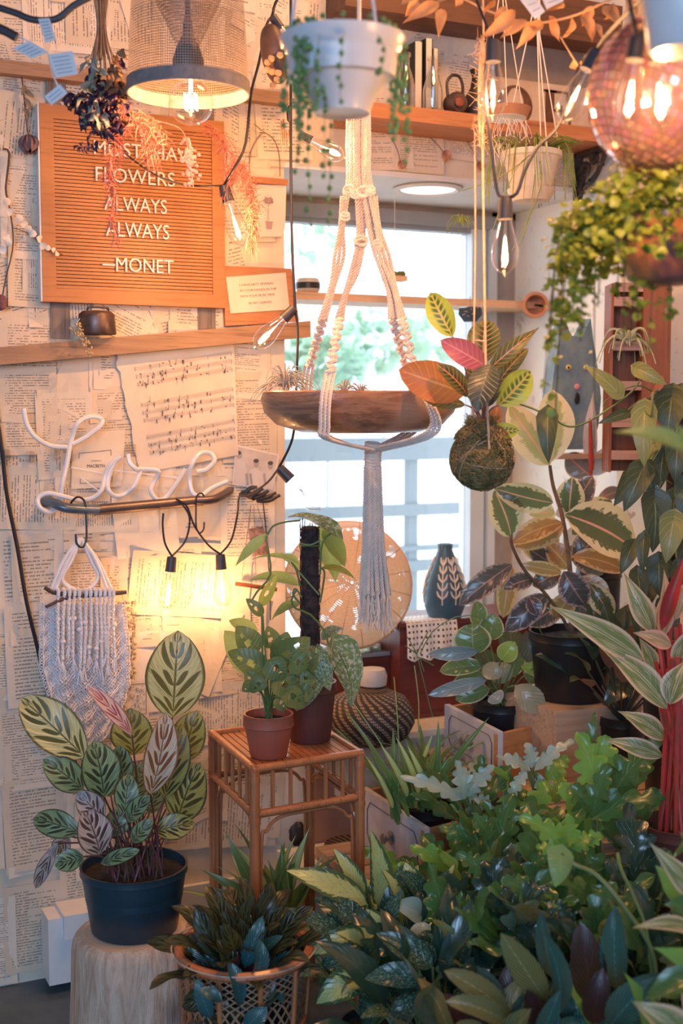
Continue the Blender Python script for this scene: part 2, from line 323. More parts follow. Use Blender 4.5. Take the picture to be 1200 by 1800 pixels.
# ---------------------------------------------------------------- the room
def ZP(px, py, z): r = ray(px, py); return CAM + r*((z-CAM.z)/r.z)
XO = 1.085; XW = 1.92; ZH = 1.77; YW = .35; ZS = .47
def sbox(name, mat, *bs, **kw):
    m = MB()
    for a, b in bs: m.box(a, b)
    return struct(m, name, mat, **kw)
wl = sbox('wall_left', MT['blank'], ((-2.3, 0, -.06), (XO, .42, 2.66)), ((XO, 0, ZH), (XW+.1, .42, 2.66)), ((XO, 0, -.06), (XW+.1, .42, .33)))
sbox('floor', MT['floor'], ((-2.4, -5.3, -.12), (2.1, .42, 0)))
sbox('ceiling', MT['darkwood'], ((-2.4, -5.3, 2.66), (2.1, .42, 2.74)))
sbox('wall_far_left', MT['blank'], ((-2.4, -5.3, 0), (-2.3, .42, 2.66)))
sbox('wall_rear', MT['blank'], ((-2.4, -5.4, 0), (2.1, -5.3, 2.66)))
# soffit, sill and window wall of the recess
sbox('trim_1', MT['white'], ((XO-.004, -.004, ZH-.012), (XW, YW, ZH-.0005)))
sbox('trim_2', MT['cream'], ((XO+.03, -.10, .455), (XW, YW, ZS)), ((XO+.10, -.085, .33), (XW, -.001, .455)), ((XO, 0, .33), (XW, YW+.07, .455)))
xj = W(822, 600, YW).x; xj2 = W(846, 600, YW).x; zt = W(700, 395, YW).z; zt2 = W(700, 372, YW).z
sbox('wall_back', MT['plaster'], ((xj2+.03, YW, ZS), (XW, YW+.07, ZH)), ((XO-.3, YW, zt2), (XW, YW+.07, ZH)), ((XO, YW, ZS), (XW, YW+.07, .56)))
wf = MB(); wf.box((XO-.3, YW-.03, zt), (xj2+.03, YW+.04, zt2)); wf.box((XO-.3, YW-.01, zt-.012), (xj, YW+.03, zt)); wf.box((XO-.3, YW-.03, .555), (xj2+.035, YW+.04, .60))
win = struct(wf, 'window_1', MT['frame'])
wf = MB(); wf.box((xj, YW-.02, .60), (xj2, YW+.04, zt)); wf.box((xj2+.008, YW-.03, .60), (xj2+.03, YW+.04, zt)); wf.build('window_jamb', MT['jamb'], win)
wf = MB(); wf.box((XO-.3, YW+.01, .60), (xj, YW+.014, zt-.012)); wf.build('pane', MT['pane'], win)
# right wall: pale hand-painted mural near the window, floral paper towards the room
k = N('painted_flower_mural'); ob = k.obj(); n1 = k.noise(ob, 9, 4, .7, 1.5); n2 = k.noise(ob, 14, 4, .7, 2.0); n3 = k.noise(ob, 5, 2)
c = k.mix(k.step(n3, .4, .7), (.90, .90, .86), (.78, .84, .84)); c = k.mix(k.math('MULTIPLY', k.step(n1, .58, .68), .7), c, (.40, .50, .42)); c = k.mix(k.math('MULTIPLY', k.step(n2, .63, .70), .6), c, (.60, .28, .42))
k.bsdf(c, .7); MT['mural'] = k.m
k = N('floral_wallpaper'); ob = k.obj(); n1 = k.noise(ob, 11, 5, .75, 2.5); n2 = k.noise(ob, 16, 3, .7, 2)
c = k.mix(k.step(n1, .60, .66), (.76, .58, .42), (.52, .30, .16)); c = k.mix(k.math('MULTIPLY', k.step(n2, .66, .70), .8), c, (.18, .17, .10)); k.bsdf(c, .75); MT['floral'] = k.m
sbox('wall_right', MT['mural'], ((XW, -.12, -.06), (XW+.1, .42, 2.66)))
sbox('wall_right_front', MT['floral'], ((XW, -5.3, -.06), (XW+.1, -.12, 2.66)))
m = MB(); m.box((.55, -.014, .0), (XO+.12, -.001, .155)); struct(m, 'baseboard_left', MT['white'])
# pages pasted over the wall, one mesh: it is the wall's covering
m = MB(); RP = random.Random(11); lay = 0
def page(cx, cz, w_, h_, rot, curl=0, kind=0, sh=None, clip=None):
    global lay
    lay += 1; y0 = -.0012 - .000012*lay; ca, sa = math.cos(rot), math.sin(rot); m.col = (RP.random() if sh is None else sh, RP.random(), kind, 1); NX = 4
    ids = []
    for j in range(NX+1):
        for i in range(NX+1):
            a, b = (i/NX-.5)*w_, (j/NX-.5)*h_; x = cx + a*ca - b*sa; z = cz + a*sa + b*ca
            if x > XO-.004 and z < ZH+.002 and cx < XO: x = XO-.004
            if z < ZH and cx >= XO-.004: z = max(z, ZH-.002-.004*math.sin(cx*70))
            edge = (i in (0, NX)) + (j in (0, NX)); y = y0 - edge*curl*RP.random()
            ids.append(m.add([V(x, y, z)]))
    for j in range(NX):
        for i in range(NX):
            q = (ids[j*(NX+1)+i], ids[j*(NX+1)+i+1], ids[(j+1)*(NX+1)+i+1], ids[(j+1)*(NX+1)+i])
            m.face(q, ((i/NX, j/NX), ((i+1)/NX, j/NX), ((i+1)/NX, (j+1)/NX), (i/NX, (j+1)/NX)))
def inwall(x, z): return (x < XO-.05 or z > ZH+.06)
for p_ in range(3):
    for i in range(18):
        for j in range(15):
            x = .16 + i*.115 + RP.uniform(-.035, .035); z = .18 + j*.165 + RP.uniform(-.05, .05)
            if not inwall(x, z) or (z < .24): continue
            if p_ and RP.random() < .30: continue
            r_ = RP.choice([0, 0, 0, 0, .05, -.06, .3, -.4, 1.57, 1.5]) + RP.uniform(-.05, .05)
            if x < .75 and z < .9: r_ = RP.uniform(-.03, .04)
            wv, hv = RP.choice([(.13, .20), (.14, .215), (.12, .18)])
            if z < .30: z = max(z, hv/2+.07)
            page(x, z, wv, hv, r_, .004, 1 if RP.random() < .13 else 0)
for x, z, r_ in [(.5, .12, .0), (.62, .16, .02), (.40, .10, .01)]: page(x, z, .125, .19, r_, .002)
m.col = None
for z in (.42,):
    pass
pg = struct(m, 'wall_pages', MT['paper'], parent=wl) if False else m.build('pasted_book_pages', MT['paper'], wl); 
m = MB(); RP2 = random.Random(5)
MT['rail'] = pm('blue_grey_rail_paint', (.13, .17, .20), rough=.5)
# ---------------- outdoors
rl = thing('balcony_railing', 'pale grey metal railing outside the window', 'railing', (1.6, 1.5, -.3))
for py, th in ((791, .085), (902, .045), (972, .02), (1004, .042)):
    a = W(560, py, 1.5); m = MB(); m.beam((-.2, 1.5, a.z), (3.6, 1.5, a.z), .04, th); m.build('rail', MT['rail'], rl)
for px in (724, 838, 470, 1000):
    a = W(px, 900, 1.5); m = MB(); m.box((a.x-.02, 1.49, -.3), (a.x+.02, 1.53, W(600, 775, 1.5).z)); m.build('post', MT['rail'], rl)
sbox('ground_outside', pm('pale_concrete', (.62, .64, .66), (.5, .52, .54), .9, sc=2), ((-6, .5, -.4), (12, 14, -.3)))
bd = thing('building', 'overexposed white building across the way outside', 'building', (5, 7.5, -.3))
m = MB(); m.box((-1, 7.5, -.3), (9, 9, 2.6)); m.build('wall', pm('white_render', (.85, .87, .90), rough=.8), bd)
for i in range(5):
    m = MB(); m.box((.2+i*1.8, 7.47, .9), (1.1+i*1.8, 7.5, 1.9)); m.build('window', MT['jamb'], bd)
def outbush(label, c, r, n, seed):
    q = random.Random(seed); m = MB(); c = V(c)
    for i in range(n):
        d = V(q.gauss(0, 1), q.gauss(0, .6), q.gauss(0, 1)).normalized()*r*q.uniform(.5, 1); d.z *= .6; p = c+d; s_ = q.uniform(.03, .07); a = V(q.uniform(-1, 1), q.uniform(-1, 1), q.uniform(-1, 1)).normalized(); b = a.cross(V(.3, .2, .9)).normalized()
        m.quad(p-a*s_, p-b*s_*.5, p+a*s_, p+b*s_*.5)
    t = thing('garden_shrub', label, 'shrub', (c.x, c.y, -.3)); m.build('foliage', MT['outleaf'], t)
    m = MB(); m.tube([(c.x, c.y, -.3), (c.x+.02, c.y, c.z)], .006, 5); m.build('trunk', MT['rail'], t)
MT['outleaf'] = pm('garden_leaf', (.24, .40, .28), (.48, .62, .52), .5, sc=5, trans=.5)
for i, (px, py, y, r_, lb) in enumerate([(570, 640, 2.1, .20, 'green leafy shrub outside the window behind the left of the hanging bowl'), (670, 600, 2.9, .26, 'green leafy shrub outside the window between the macrame cords'), (790, 590, 3.9, .30, 'green leafy shrub outside the window behind the moss ball plant'), (548, 425, 4.6, .20, 'small sprig of foliage outside at the upper left of the window')]):
    outbush(lb, W(px, py, y), r_, 200 if i < 3 else 60, i)
# recessed light in the soffit
c0 = ZP(752, 330, ZH-.012); t = thing('recessed_light', 'round flush white light in the soffit over the window', 'light', c0)
m = MB(); m.lathe([(.078, 0), (.085, -.004), (.072, -.009), (.066, -.004)], c0, 40); m.build('rim', MT['white'], t)
m = MB(); m.lathe([(.0001, -.005), (.067, -.005)], c0, 40); m.build('diffuser', emit('lit_diffuser', (.95, .97, 1), 1.6), t)
# ---------------------------------------------------------------- leaves
def prof(shape, t):
    if shape == 'ovate': return math.sin(PI*t**.72)**.75 if 0 < t < 1 else 0
    if shape == 'ellip': return math.sin(PI*t)**.62 if 0 < t < 1 else 0
    if shape == 'obov': return math.sin(PI*t**1.25)**.65 if 0 < t < 1 else 0
    if shape == 'lance': return math.sin(PI*t**.7)**1.15 if 0 < t < 1 else 0
    if shape == 'strap': return (min(1, t*6+.35))*(1-t**3.2)**.9
    if shape == 'heart': return min(1, (t*7)**.55)*(1-t**1.9)**.95 if t < 1 else 0
    if shape == 'round': return math.sin(PI*t)**.5 if 0 < t < 1 else 0
    return math.sin(PI*t)
def leaf(mb, base, tip, wd, nrm, shape='ovate', bend=.12, cup=.18, nu=6, nv=10, wave=0, lobes=0, back=0, twist=0, holes=None, droop=0, lobed=.55):
    """blade from base to tip, wd wide, facing nrm; it arches along its length and folds a little on its midrib"""
    base = V(base); tip = V(tip); d = tip-base; L = d.length
    if L < 1e-6: return
    d = d/L; n = V(nrm); n = (n-d*n.dot(d)); n = n.normalized() if n.length > 1e-4 else d.cross(V(1, 0, .1)).normalized(); s = d.cross(n)
    ph_ = R.random()*6; idx = []; uvs = []
    if lobes: nv = max(nv, lobes*4)
    for j in range(nv+1):
        t = j/nv; a = twist*(t-.3); st = s*math.cos(a)+n*math.sin(a); nt = n*math.cos(a)-s*math.sin(a)
        c = base + d*(L*t) + n*(bend*L*4*t*(1-t)) - V(0, 0, 1)*(droop*L*t*t); w2 = prof(shape, t)*wd/2; fw = 0
        if lobes:
            q = abs(math.sin(PI*lobes*t)); w2 *= (1-lobed)+lobed*q**.55; fw = (q-.3)*L*.05
        row = []; ru_ = []
        for i in range(nu+1):
            u = 2*i/nu-1; au = abs(u)
            off = s*0 + st*(u*w2) + nt*(cup*w2*au*au) + n*(wave*wd*math.sin(t*11+ph_+(0 if u > 0 else 1.7))*au*au)
            if back: off -= d*(back*wd*(au**1.4)*(1-t)**3)
            if fw: off += d*fw*au
            row.append(c+off); ru_.append(((u+1)/2, t))
        idx.append(mb.add(row)); uvs.append(ru_)
    for j in range(nv):
        for i in range(nu):
            if holes:
                u = (i+.5)/nu; t = (j+.5)/nv
                if any(((u-hx)/hw)**2+((t-hy)/hh_)**2 < 1 for hx, hy, hw, hh_ in holes): continue
            mb.face((idx[j]+i, idx[j]+i+1, idx[j+1]+i+1, idx[j+1]+i), (uvs[j][i], uvs[j][i+1], uvs[j+1][i+1], uvs[j+1][i]))
def dirv(az, el): return V(math.cos(az)*math.cos(el), math.sin(az)*math.cos(el), math.sin(el))
def plant_pot(name_t, c, r, h, mat, soil=True, rim=.0, taper=.78, root=None, rimh=.018, n=36):
    m = MB(); ro = r; ri = r-.0035
    pr = [(r*taper*.96, 0), (r*taper, .003), (r*(taper+(1-taper)*.82), h-rimh-.002)]
    if rimh: pr += [(r*(taper+(1-taper)*.82)+.0035, h-rimh)]
    pr += [(ro-.001, h-.002), (ro, h), (ri-.001, h), (ri-.002, h-.012), (ri*.93, h*.5)]
    m.lathe(pr, c, n); m.build('pot', mat, root)
    if soil:
        m = MB(); zs = h-.016; rs = ri*.975; rings = 5; q = random.Random(int(r*1e4)); base = m.add([c+V(0, 0, zs+.004)])
        for k_ in range(1, rings+1):
            m.add([c+V(rs*k_/rings*math.cos(a), rs*k_/rings*math.sin(a), zs+q.uniform(-.0025, .004)) for a in [2*PI*i/20 for i in range(20)]])
        for i in range(20): m.face((base, base+1+i, base+1+(i+1) % 20))
        for k_ in range(rings-1):
            for i in range(20): a = base+1+k_*20; m.face((a+i, a+20+i, a+20+(i+1) % 20, a+(i+1) % 20))
        m.build('soil', MT['soil'], root)
def stem(mb, a, b, r=.0022, sag=.1, n=7, r2=None):
    a = V(a); b = V(b); L = (b-a).length; mid = a.lerp(b, .55)+V(0, 0, sag*L)+V((a-b).x, (a-b).y, 0)*.12; pts = bez([a, mid, b], 8); mb.tube(pts, [r+(r2 or r*.7)*0-(r-(r2 or r*.6))*i/(len(pts)-1) for i in range(len(pts))], n if n < 6 else 5)
TOCAM = lambda p: (CAM-V(p)).normalized()
def bush(fol, stm, c, n, L, wd, spread=(.2, 1.2), stl=(.05, .15), shape='ovate', seed=1, up=.9, face=.5, az=None, sr=.0018, cen=.02, zsc=1, **kw):
    """leaves on stalks springing from c, leaning outwards and turned towards the light"""
    q = random.Random(seed); c = V(c)
    for i in range(n):
        a = q.uniform(*az) if az else i*2.39996+q.uniform(-.4, .4); e = q.uniform(*spread); k_ = q.uniform(*stl)
        d = dirv(a, PI/2-e); b0 = c+V(math.cos(a)*cen*q.random(), math.sin(a)*cen*q.random(), 0); jn = b0+d*k_+V(0, 0, k_*.15)
        l_ = L*q.uniform(.72, 1.12); d2 = (d+V(0, 0, -.35*q.random())+V(math.cos(a), math.sin(a), 0)*.5).normalized(); tip = jn+d2*l_
        nr = V(0, 0, up)+TOCAM(jn)*face+V(q.uniform(-.3, .3), q.uniform(-.3, .3), q.uniform(-.2, .2))
        leaf(fol, jn, tip, wd*q.uniform(.8, 1.15), nr, shape, bend=q.uniform(.05, .18), **kw)
        if stm is not None: stem(stm, b0, jn, sr, .06)
# ---------------------------------------------------------------- on the page-covered wall
EX = V(1, 0, 0); EZ = V(0, 0, 1)
# letter board leaning on the plank
yb = -.032; A = W(68, 187, yb); B = W(80, 530, yb); C_ = W(396, 535, yb); x0, x1, z0, z1 = (A.x+B.x)/2-.002, C_.x, B.z, W(395, 214, yb).z
t = thing('letter_board', 'square wooden letter board with white capitals about flowers', 'sign', (x0, -.02, z0))
m = MB(); mg = .028
m.box((x0, -.010, z0), (x1, -.004, z1)); m.box((x0, yb, z0), (x0+mg, -.010, z1)); m.box((x1-mg, yb, z0), (x1, -.010, z1)); m.box((x0+mg, yb, z0), (x1-mg, -.010, z0+mg)); m.box((x0+mg, yb, z1-mg), (x1-mg, -.010, z1))
m.build('frame', MT['boardwood'], t)
m = MB(); m.box((x0-.0035, yb+.001, z0), (x0-.0002, -.003, z1)); m.build('edge_band', MT['white'], t, label='pale painted left edge')
m = MB(); n_ = 46; hh = (z1-z0-2*mg)/n_
for i in range(n_):
    z = z0+mg+i*hh; m.box((x0+mg, yb+.003, z+hh*.10), (x1-mg, -.010, z+hh*.90))
m.build('grooved_panel', MT['boardwood'], t)
for txt, px0, py, px1, cap in (('MOST  HAVE', 165, 271, 345, 23), ('FLOWERS', 168, 318, 307, 24), ('ALWAYS', 183, 369, 293, 24), ('ALWAYS', 186, 415, 297, 25), ('MONET', 204, 477, 305, 24)):
    a = W(px0, py, yb-.001); b = W(px1, py, yb-.001); m = MB(); put_text(m, txt, a, EX, EZ, width=b.x-a.x, height=cap*.00122, depth=.0015, bold=0)
    if txt == 'MONET': c = W(180, 465, yb-.002); m.box((c.x, yb-.0025, c.z-.0015), (c.x+.027, yb, c.z+.0018))
    m.build('lettering', MT['white'], t)
# weathered planks and stiles
def plank(name, label, cat, p, q, d, h, mat, y=0, grp=None):
    m = MB(); n = 14
    for i in range(n+1):
        s_ = i/n; c = V(p).lerp(V(q), s_); wv = .0016*mnoise.noise(V(i*.7, 3, p[2]*9))
        m.add([V(c.x, y-d+wv, c.z-h/2+wv), V(c.x, y-d-wv, c.z+h/2-wv), V(c.x, y-.0025, c.z+h/2+wv), V(c.x, y-.0025, c.z-h/2)])
    for i in range(n):
        for k_ in range(4): m.face((i*4+k_, (i+1)*4+k_, (i+1)*4+(k_+1) % 4, i*4+(k_+1) % 4))
    m.face((0, 1, 2, 3)); m.face((n*4+3, n*4+2, n*4+1, n*4)); return tag(m.build(name, mat), label, cat, grp)
a = W(-60, 631, -.045); b = W(546, 578, -.045)
plank('wooden_ledge', 'rough brown plank ledge carrying the letter board and tin', 'shelf', (a.x, 0, a.z), (b.x, 0, b.z), .045, .036, MT['oldwood'])
a = W(-60, 112, -.035); b = W(500, 178, -.035); zr = a.z
plank('wooden_rail', 'grey weathered wooden rail behind the lamp and dried bouquet', 'shelf', (a.x, 0, W(40, 120, -.035).z), (b.x+.01, 0, W(40, 120, -.035).z), .035, .026, MT['oldwood'])
for px, lb in ((105, 'grey weathered stile sticking out under the left of the letter board'), (362, 'dark weathered stile under the right corner of the letter board')):
    a = W(px, 570, -.004); m = MB(); m.box((a.x-.020, -.010, a.z-.03), (a.x+.020, -.0035, W(70, 135, -.01).z)); tag(m.build('wooden_stile', MT['greywood']), lb, 'board')
# board with a card
A = [W(*p, -.022) for p in ((393, 467), (512, 472), (526, 565), (396, 573))]
m = MB(); n = m.add([p for p in A] + [p+V(0, .018, 0) for p in A]); m.face((n, n+3, n+2, n+1)); m.face((n+4, n+5, n+6, n+7))
for i in range(4): j = (i+1) % 4; m.face((n+i, n+j, n+4+j, n+4+i))
t = thing('wooden_block', 'orange-brown wooden board behind the typed card on the ledge', 'board', (A[3].x, -.01, A[3].z)); m.build('board', MT['orangewood'], t)
A = [W(*p, -.0245) for p in ((397, 487), (502, 479), (509, 544), (405, 551))]
t = thing('typed_card', 'small cream card with four typed lines on the wooden board', 'card', A[3]); m = MB(); m.quad(A[3], A[2], A[1], A[0]); m.build('card', MT['blank'], t)
ex = (A[2]-A[3]).normalized(); ez = (A[0]-A[3]).normalized()
m = MB()
for txt, px, py, w_ in (('I HAVE NOT SEVERAL', 421, 503, 62), ('IN YOUR HANDS IN THE', 422, 513, 66), ('WITH YOUR MUSIC MINE.', 422, 523, 64), ('SECRET GARDEN', 437, 535, 42)):
    put_text(m, txt, W(px, py, -.0252), ex, ex.cross(V(0, 1, 0))*-1 if False else V(-ex.z, 0, ex.x), width=w_*.0013, depth=.0001, height=.0048)
m.build('lettering', pm('brown_type_ink', (.30, .16, .09), rough=.8), t)
# print of a potted flower
A = [W(*p, -.012) for p in ((446, 324), (503, 326), (501, 402), (495, 416), (456, 416), (448, 408))]
t = thing('flower_print', 'pale print of a potted flower pinned left of the macrame', 'picture', A[4]); m = MB(); n = m.add(A); m.face([n+i for i in range(6)][::-1]); m.build('sheet', pm('pale_pink_sheet', (.80, .70, .64), rough=.7), t)
m = MB(); c = W(472, 352, -.0135)
for i in range(26):
    a_ = i*2*PI/26; r_ = RP.uniform(.008, .014); m.tube([c, c+V(math.cos(a_)*r_, 0, math.sin(a_)*r_*.7)], .0009, 4)
m.ball(c, .006, 8, 5, (1, .15, 1)); m.tube([c, W(471, 388, -.0135)], .0006, 4); b = W(473, 389, -.0132); m.prism([(-.009, 0), (.009, 0), (.006, -.017), (-.006, -.017)], .0005, b); m.build('drawing', pm('faded_mauve_ink', (.45, .33, .32), rough=.8), t)
m = MB(); a = W(444, 310, -.016); b = W(506, 326, -.016); m.box((a.x, -.016, b.z), (b.x, -.002, a.z)); tag(m.build('copper_strip', MT['orangewood']), 'short wooden batten above the pale flower print', 'batten')
m = MB(); m.tube(bez([W(x, y, -.016) for x, y in ((438, 302), (440, 270), (452, 244), (464, 234), (480, 244), (490, 270), (492, 310))], 24), .0011, 5); m.tube([W(446, 217, -.016), W(458, 228, -.016), W(467, 234, -.016), W(456, 233, -.016)], .0013, 5)
tag(m.build('wire_hanger', MT['wire']), 'arched thin wire hanger above the pale flower print', 'hanger')
# tin with dried flowers on the ledge
c = W(172, 588, -.06); c.y = -.052; c.z = W(172, 588, -.05).z; t = thing('tin_box', 'small dark round tin with lid on the plank ledge', 'tin', c)
m = MB(); m.lathe([(.0385, 0), (.040, .002), (.0375, .03), (.036, .040)], c, 28); m.build('body', MT['tin'], t)
m = MB(); m.lathe([(.0375, .036), (.0365, .041), (.03, .047), (.0, .050)], c, 28); m.build('lid', MT['tin'], t)
m = MB(); m.tube(bez([c+V(-.022, -.01, .047), c+V(-.018, -.012, .054), c+V(.018, -.012, .054), c+V(.022, -.01, .047)], 12), .002, 6); m.ball(c+V(-.02, -.012, .053), .003); m.ball(c+V(.02, -.012, .053), .003); m.build('handle', MT['iron'], t)
def sprig(mb, a, b, n, r, sp, seed, stretch=1.0):
    q = random.Random(seed); a = V(a); b = V(b)
    for i in range(n):
        p = a.lerp(b, q.random()) + V(q.uniform(-sp, sp), q.uniform(-sp, sp), q.uniform(-sp, sp)); mb.ball(p, r*q.uniform(.6, 1.2), 6, 4, (1, 1, stretch))
m = MB(); sprig(m, W(135, 570, -.09), W(158, 622, -.085), 60, .0026, .007, 3); sprig(m, W(127, 580, -.09), W(145, 595, -.085), 25, .0024, .007, 4); m.tube(bez([W(140, 560, -.08), W(135, 580, -.09), W(158, 624, -.085)], 8), .0008, 4)
tag(m.build('dried_flowers', pm('dried_cream_flowers', (.62, .50, .30), (.40, .30, .16), .8, sc=60)), 'tiny dried cream flowers drooping beside the round tin', 'dried flowers')
# sheet music
yS = -.011; Q = [W(*p, yS) for p in ((203, 622), (410, 592), (418, 800), (246, 832))]
def sq(s_, t_): return (Q[0].lerp(Q[1], s_)).lerp(Q[3].lerp(Q[2], s_), t_)
t = thing('sheet_music', 'large torn page of sheet music below the ledge', 'sheet music', Q[3]); m = MB(); q = random.Random(2); NN = 26
L_ = [sq(.006*q.uniform(-2.2, 2.2), i/NN) for i in range(NN+1)]; R_ = [sq(1, i/NN) for i in range(NN+1)]
for i in range(NN):
    n = m.add([L_[i+1], R_[i+1]+V(0, -.003, 0), R_[i]+V(0, -.003, 0), L_[i]]); m.face((n, n+1, n+2, n+3))
m.build('sheet', MT['blank'], t)
m = MB(); mk = MB()
def mline(s0, t0, s1, t1, w_): m.beam(sq(s0, t0)+V(0, -.0026-.002*s0, 0), sq(s1, t1)+V(0, -.0026-.002*s1, 0), .0003, w_, up=V(0, 1, 0) if False else V(0, 0, 1))
for sy in (.13, .43, .70):
    for k_ in range(3):
        tt = sy+.065*k_
        for l_ in range(5): mline(.13, tt+l_*.007, .97, tt+l_*.007-.012, .00016)
        for b_ in range(5): mline(.13+.21*b_, tt-.003, .13+.21*b_, tt+.031, .0005)
        for i in range(16):
            s_ = q.uniform(.15, .96); t0 = tt+q.uniform(-.01, .036)
            if k_ == 0 and q.random() < .6: continue
            for c_ in range(q.choice([1, 1, 2, 3])):
                p = sq(s_, t0+c_*.010)+V(0, -.0027-.002*s_, 0); mk.ball(p, .0012, 6, 4, (1.3, .15, .9))
            if q.random() < .5: a = sq(s_+.006, t0)+V(0, -.0027-.002*s_, 0); mk.beam(a, a+V(0, 0, .011*q.choice([-1, 1])), .0003, .0005, up=V(1, 0, 0))
mk.v += []; m.build('staves', MT['ink'], t); mk.build('notes', MT['ink'], t)
# title page and an engraving
def sheet(name, label, cat, pts, y, mat=None): 
    A = [W(*p, y) for p in pts]; t = thing(name, label, cat, A[0]); m = MB(); m.quad(*A); m.build('sheet', mat or MT['blank'], t); return t, A
t, A = sheet('title_page', 'title page reading MACBETH in a bracketed border', 'book page', ((125, 860), (215, 855), (220, 755), (128, 760)), -.0115)
m = MB(); put_text(m, 'MACBETH', W(153, 822, -.0122), EX, EZ, width=.038, depth=.0001, height=.0065); put_text(m, 'THE TRAGEDY OF', W(160, 811, -.0122), EX, EZ, width=.022, depth=.0001, height=.002)
for a, b in (((139, 797), (195, 791)), ((139, 797), (139, 806)), ((195, 791), (195, 801)), ((141, 850), (197, 846)), ((141, 850), (141, 842)), ((197, 846), (197, 836))): m.beam(W(*a, -.0122), W(*b, -.0122), .0003, .0009, up=V(0, 0, 1) if a[0] != b[0] else V(1, 0, 0))
m.build('lettering', MT['ink'], t)
t, A = sheet('engraving_page', 'page with a small dark engraving beside the yarn hanging', 'book page', ((213, 1266), (262, 1262), (262, 1195), (213, 1200)), -.0110)
m = MB()
for i in range(110):
    a_ = q.uniform(0, PI); p = W(q.uniform(219, 255), q.uniform(1208, 1250), -.0118); r_ = q.uniform(.002, .007); m.beam(p, p+V(math.cos(a_)*r_, 0, math.sin(a_)*r_), .0002, .0006, up=V(math.sin(a_), 0, -math.cos(a_)))
for a, b in (((218, 1204), (257, 1201)), ((218, 1257), (257, 1254)), ((218, 1204), (218, 1257)), ((257, 1201), (257, 1254))): m.beam(W(*a, -.0118), W(*b, -.0118), .0003, .001, up=V(0, 0, 1) if a[0] != b[0] else V(1, 0, 0))
m.build('engraving', MT['ink'], t)
# photograph of three people
t, A = sheet('photo_print', 'black and white photo print of three people above the iron hand', 'photograph', ((408, 852), (479, 862), (492, 799), (414, 781)), -.012, pm('photo_paper', (.78, .70, .64), rough=.35))
def ph(px, py): return W(px, py, -.0126)
dk = pm('photo_dark_grey', (.10, .085, .08), rough=.4); md = pm('photo_mid_grey', (.42, .37, .34), rough=.4); lt = pm('photo_light_grey', (.66, .60, .56), rough=.4)
m = MB(); n = m.add([W(*p, -.0123) for p in ((411, 849), (477, 858), (488, 801), (416, 785))]); m.face((n, n+1, n+2, n+3)); m.build('backdrop', pm('photo_backdrop', (.55, .48, .44), (.66, .58, .53), .4, sc=20), t)
m = MB()
for pts in (((413, 850), (412, 812), (421, 806), (430, 812), (436, 840), (434, 853)), ((436, 855), (438, 828), (448, 822), (460, 830), (461, 858)), ((462, 858), (466, 832), (473, 826), (481, 832), (478, 860))):
    n = m.add([ph(*p) for p in pts]); m.face([n+i for i in range(len(pts))][::-1])
m.build('figure_clothes', lt, t)
m = MB()
for x_, y_ in ((421, 800), (450, 815), (475, 819)): m.ball(ph(x_, y_), .0085, 12, 6, (.75, .03, 1))
for x_ in (433, 440, 464): m.tube([ph(x_, 832), ph(x_+2, 850)], .003, 6)
m.build('figure_skin', md, t)
m = MB()
for x_, y_ in ((419, 796), (450, 810), (475, 814)): m.ball(ph(x_, y_)+V(0, -.0004, .0), .0066, 12, 6, (1, .03, .7))
m.build('figure_hair', dk, t)
# script sign of white tube
yl = -.045
def lv(pts, n): return bez([W(x, y, yl-.004*(i % 3)) for i, (x, y) in enumerate(pts)], n)
t = thing('neon_sign', 'unlit white tube sign spelling Love in script', 'sign', W(220, 880, yl))
L1 = [(41, 718), (47, 745), (62, 768), (88, 783), (118, 786)]; L2 = [(127, 781), (153, 767), (178, 746), (176, 735), (155, 733), (136, 745), (126, 770), (117, 817), (109, 852), (103, 885), (88, 900), (70, 892), (67, 876), (84, 867), (113, 873), (140, 879), (163, 875), (178, 862), (184, 838), (193, 818), (210, 803)]
O_ = [(225, 798), (228, 813), (240, 825), (247, 824), (243, 838), (235, 855), (220, 868), (203, 872), (191, 862), (190, 843), (200, 815), (212, 803)]; V_ = [(240, 825), (262, 825), (279, 829), (272, 845), (265, 862), (276, 878), (292, 874), (310, 850), (326, 824)]; E_ = [(345, 829), (363, 825), (377, 810), (370, 797), (352, 797), (338, 815), (333, 840), (338, 865), (352, 872), (372, 858), (400, 846)]
for nm, pts in (('letter_stroke', L1), ('letter_l', L2), ('letter_o', O_), ('letter_v', V_), ('letter_e', E_)):
    m = MB(); m.tube(lv(pts, 12*len(pts)), .0052, 8); m.build('tube_'+nm if nm != 'letter_stroke' else 'tube_stroke', MT['neon'], t)
for x_, y_ in ((53, 803), (96, 798), (10, 800), (230, 790), (120, 800)):
    a = W(x_, y_, -.02); m = MB(); m.box((a.x-.005, -.04, a.z-.012), (a.x+.005, -.004, a.z+.012)); m.build('clip', MT['clearplastic'], t)
m = MB()
for a, b in (((125, 822), (185, 833)), ((142, 840), (175, 864)), ((190, 826), (330, 842))): m.tube([W(*a, -.03), W(*b, -.03)], .0018, 5)
m.build('lead_wire', MT['neon'], t)
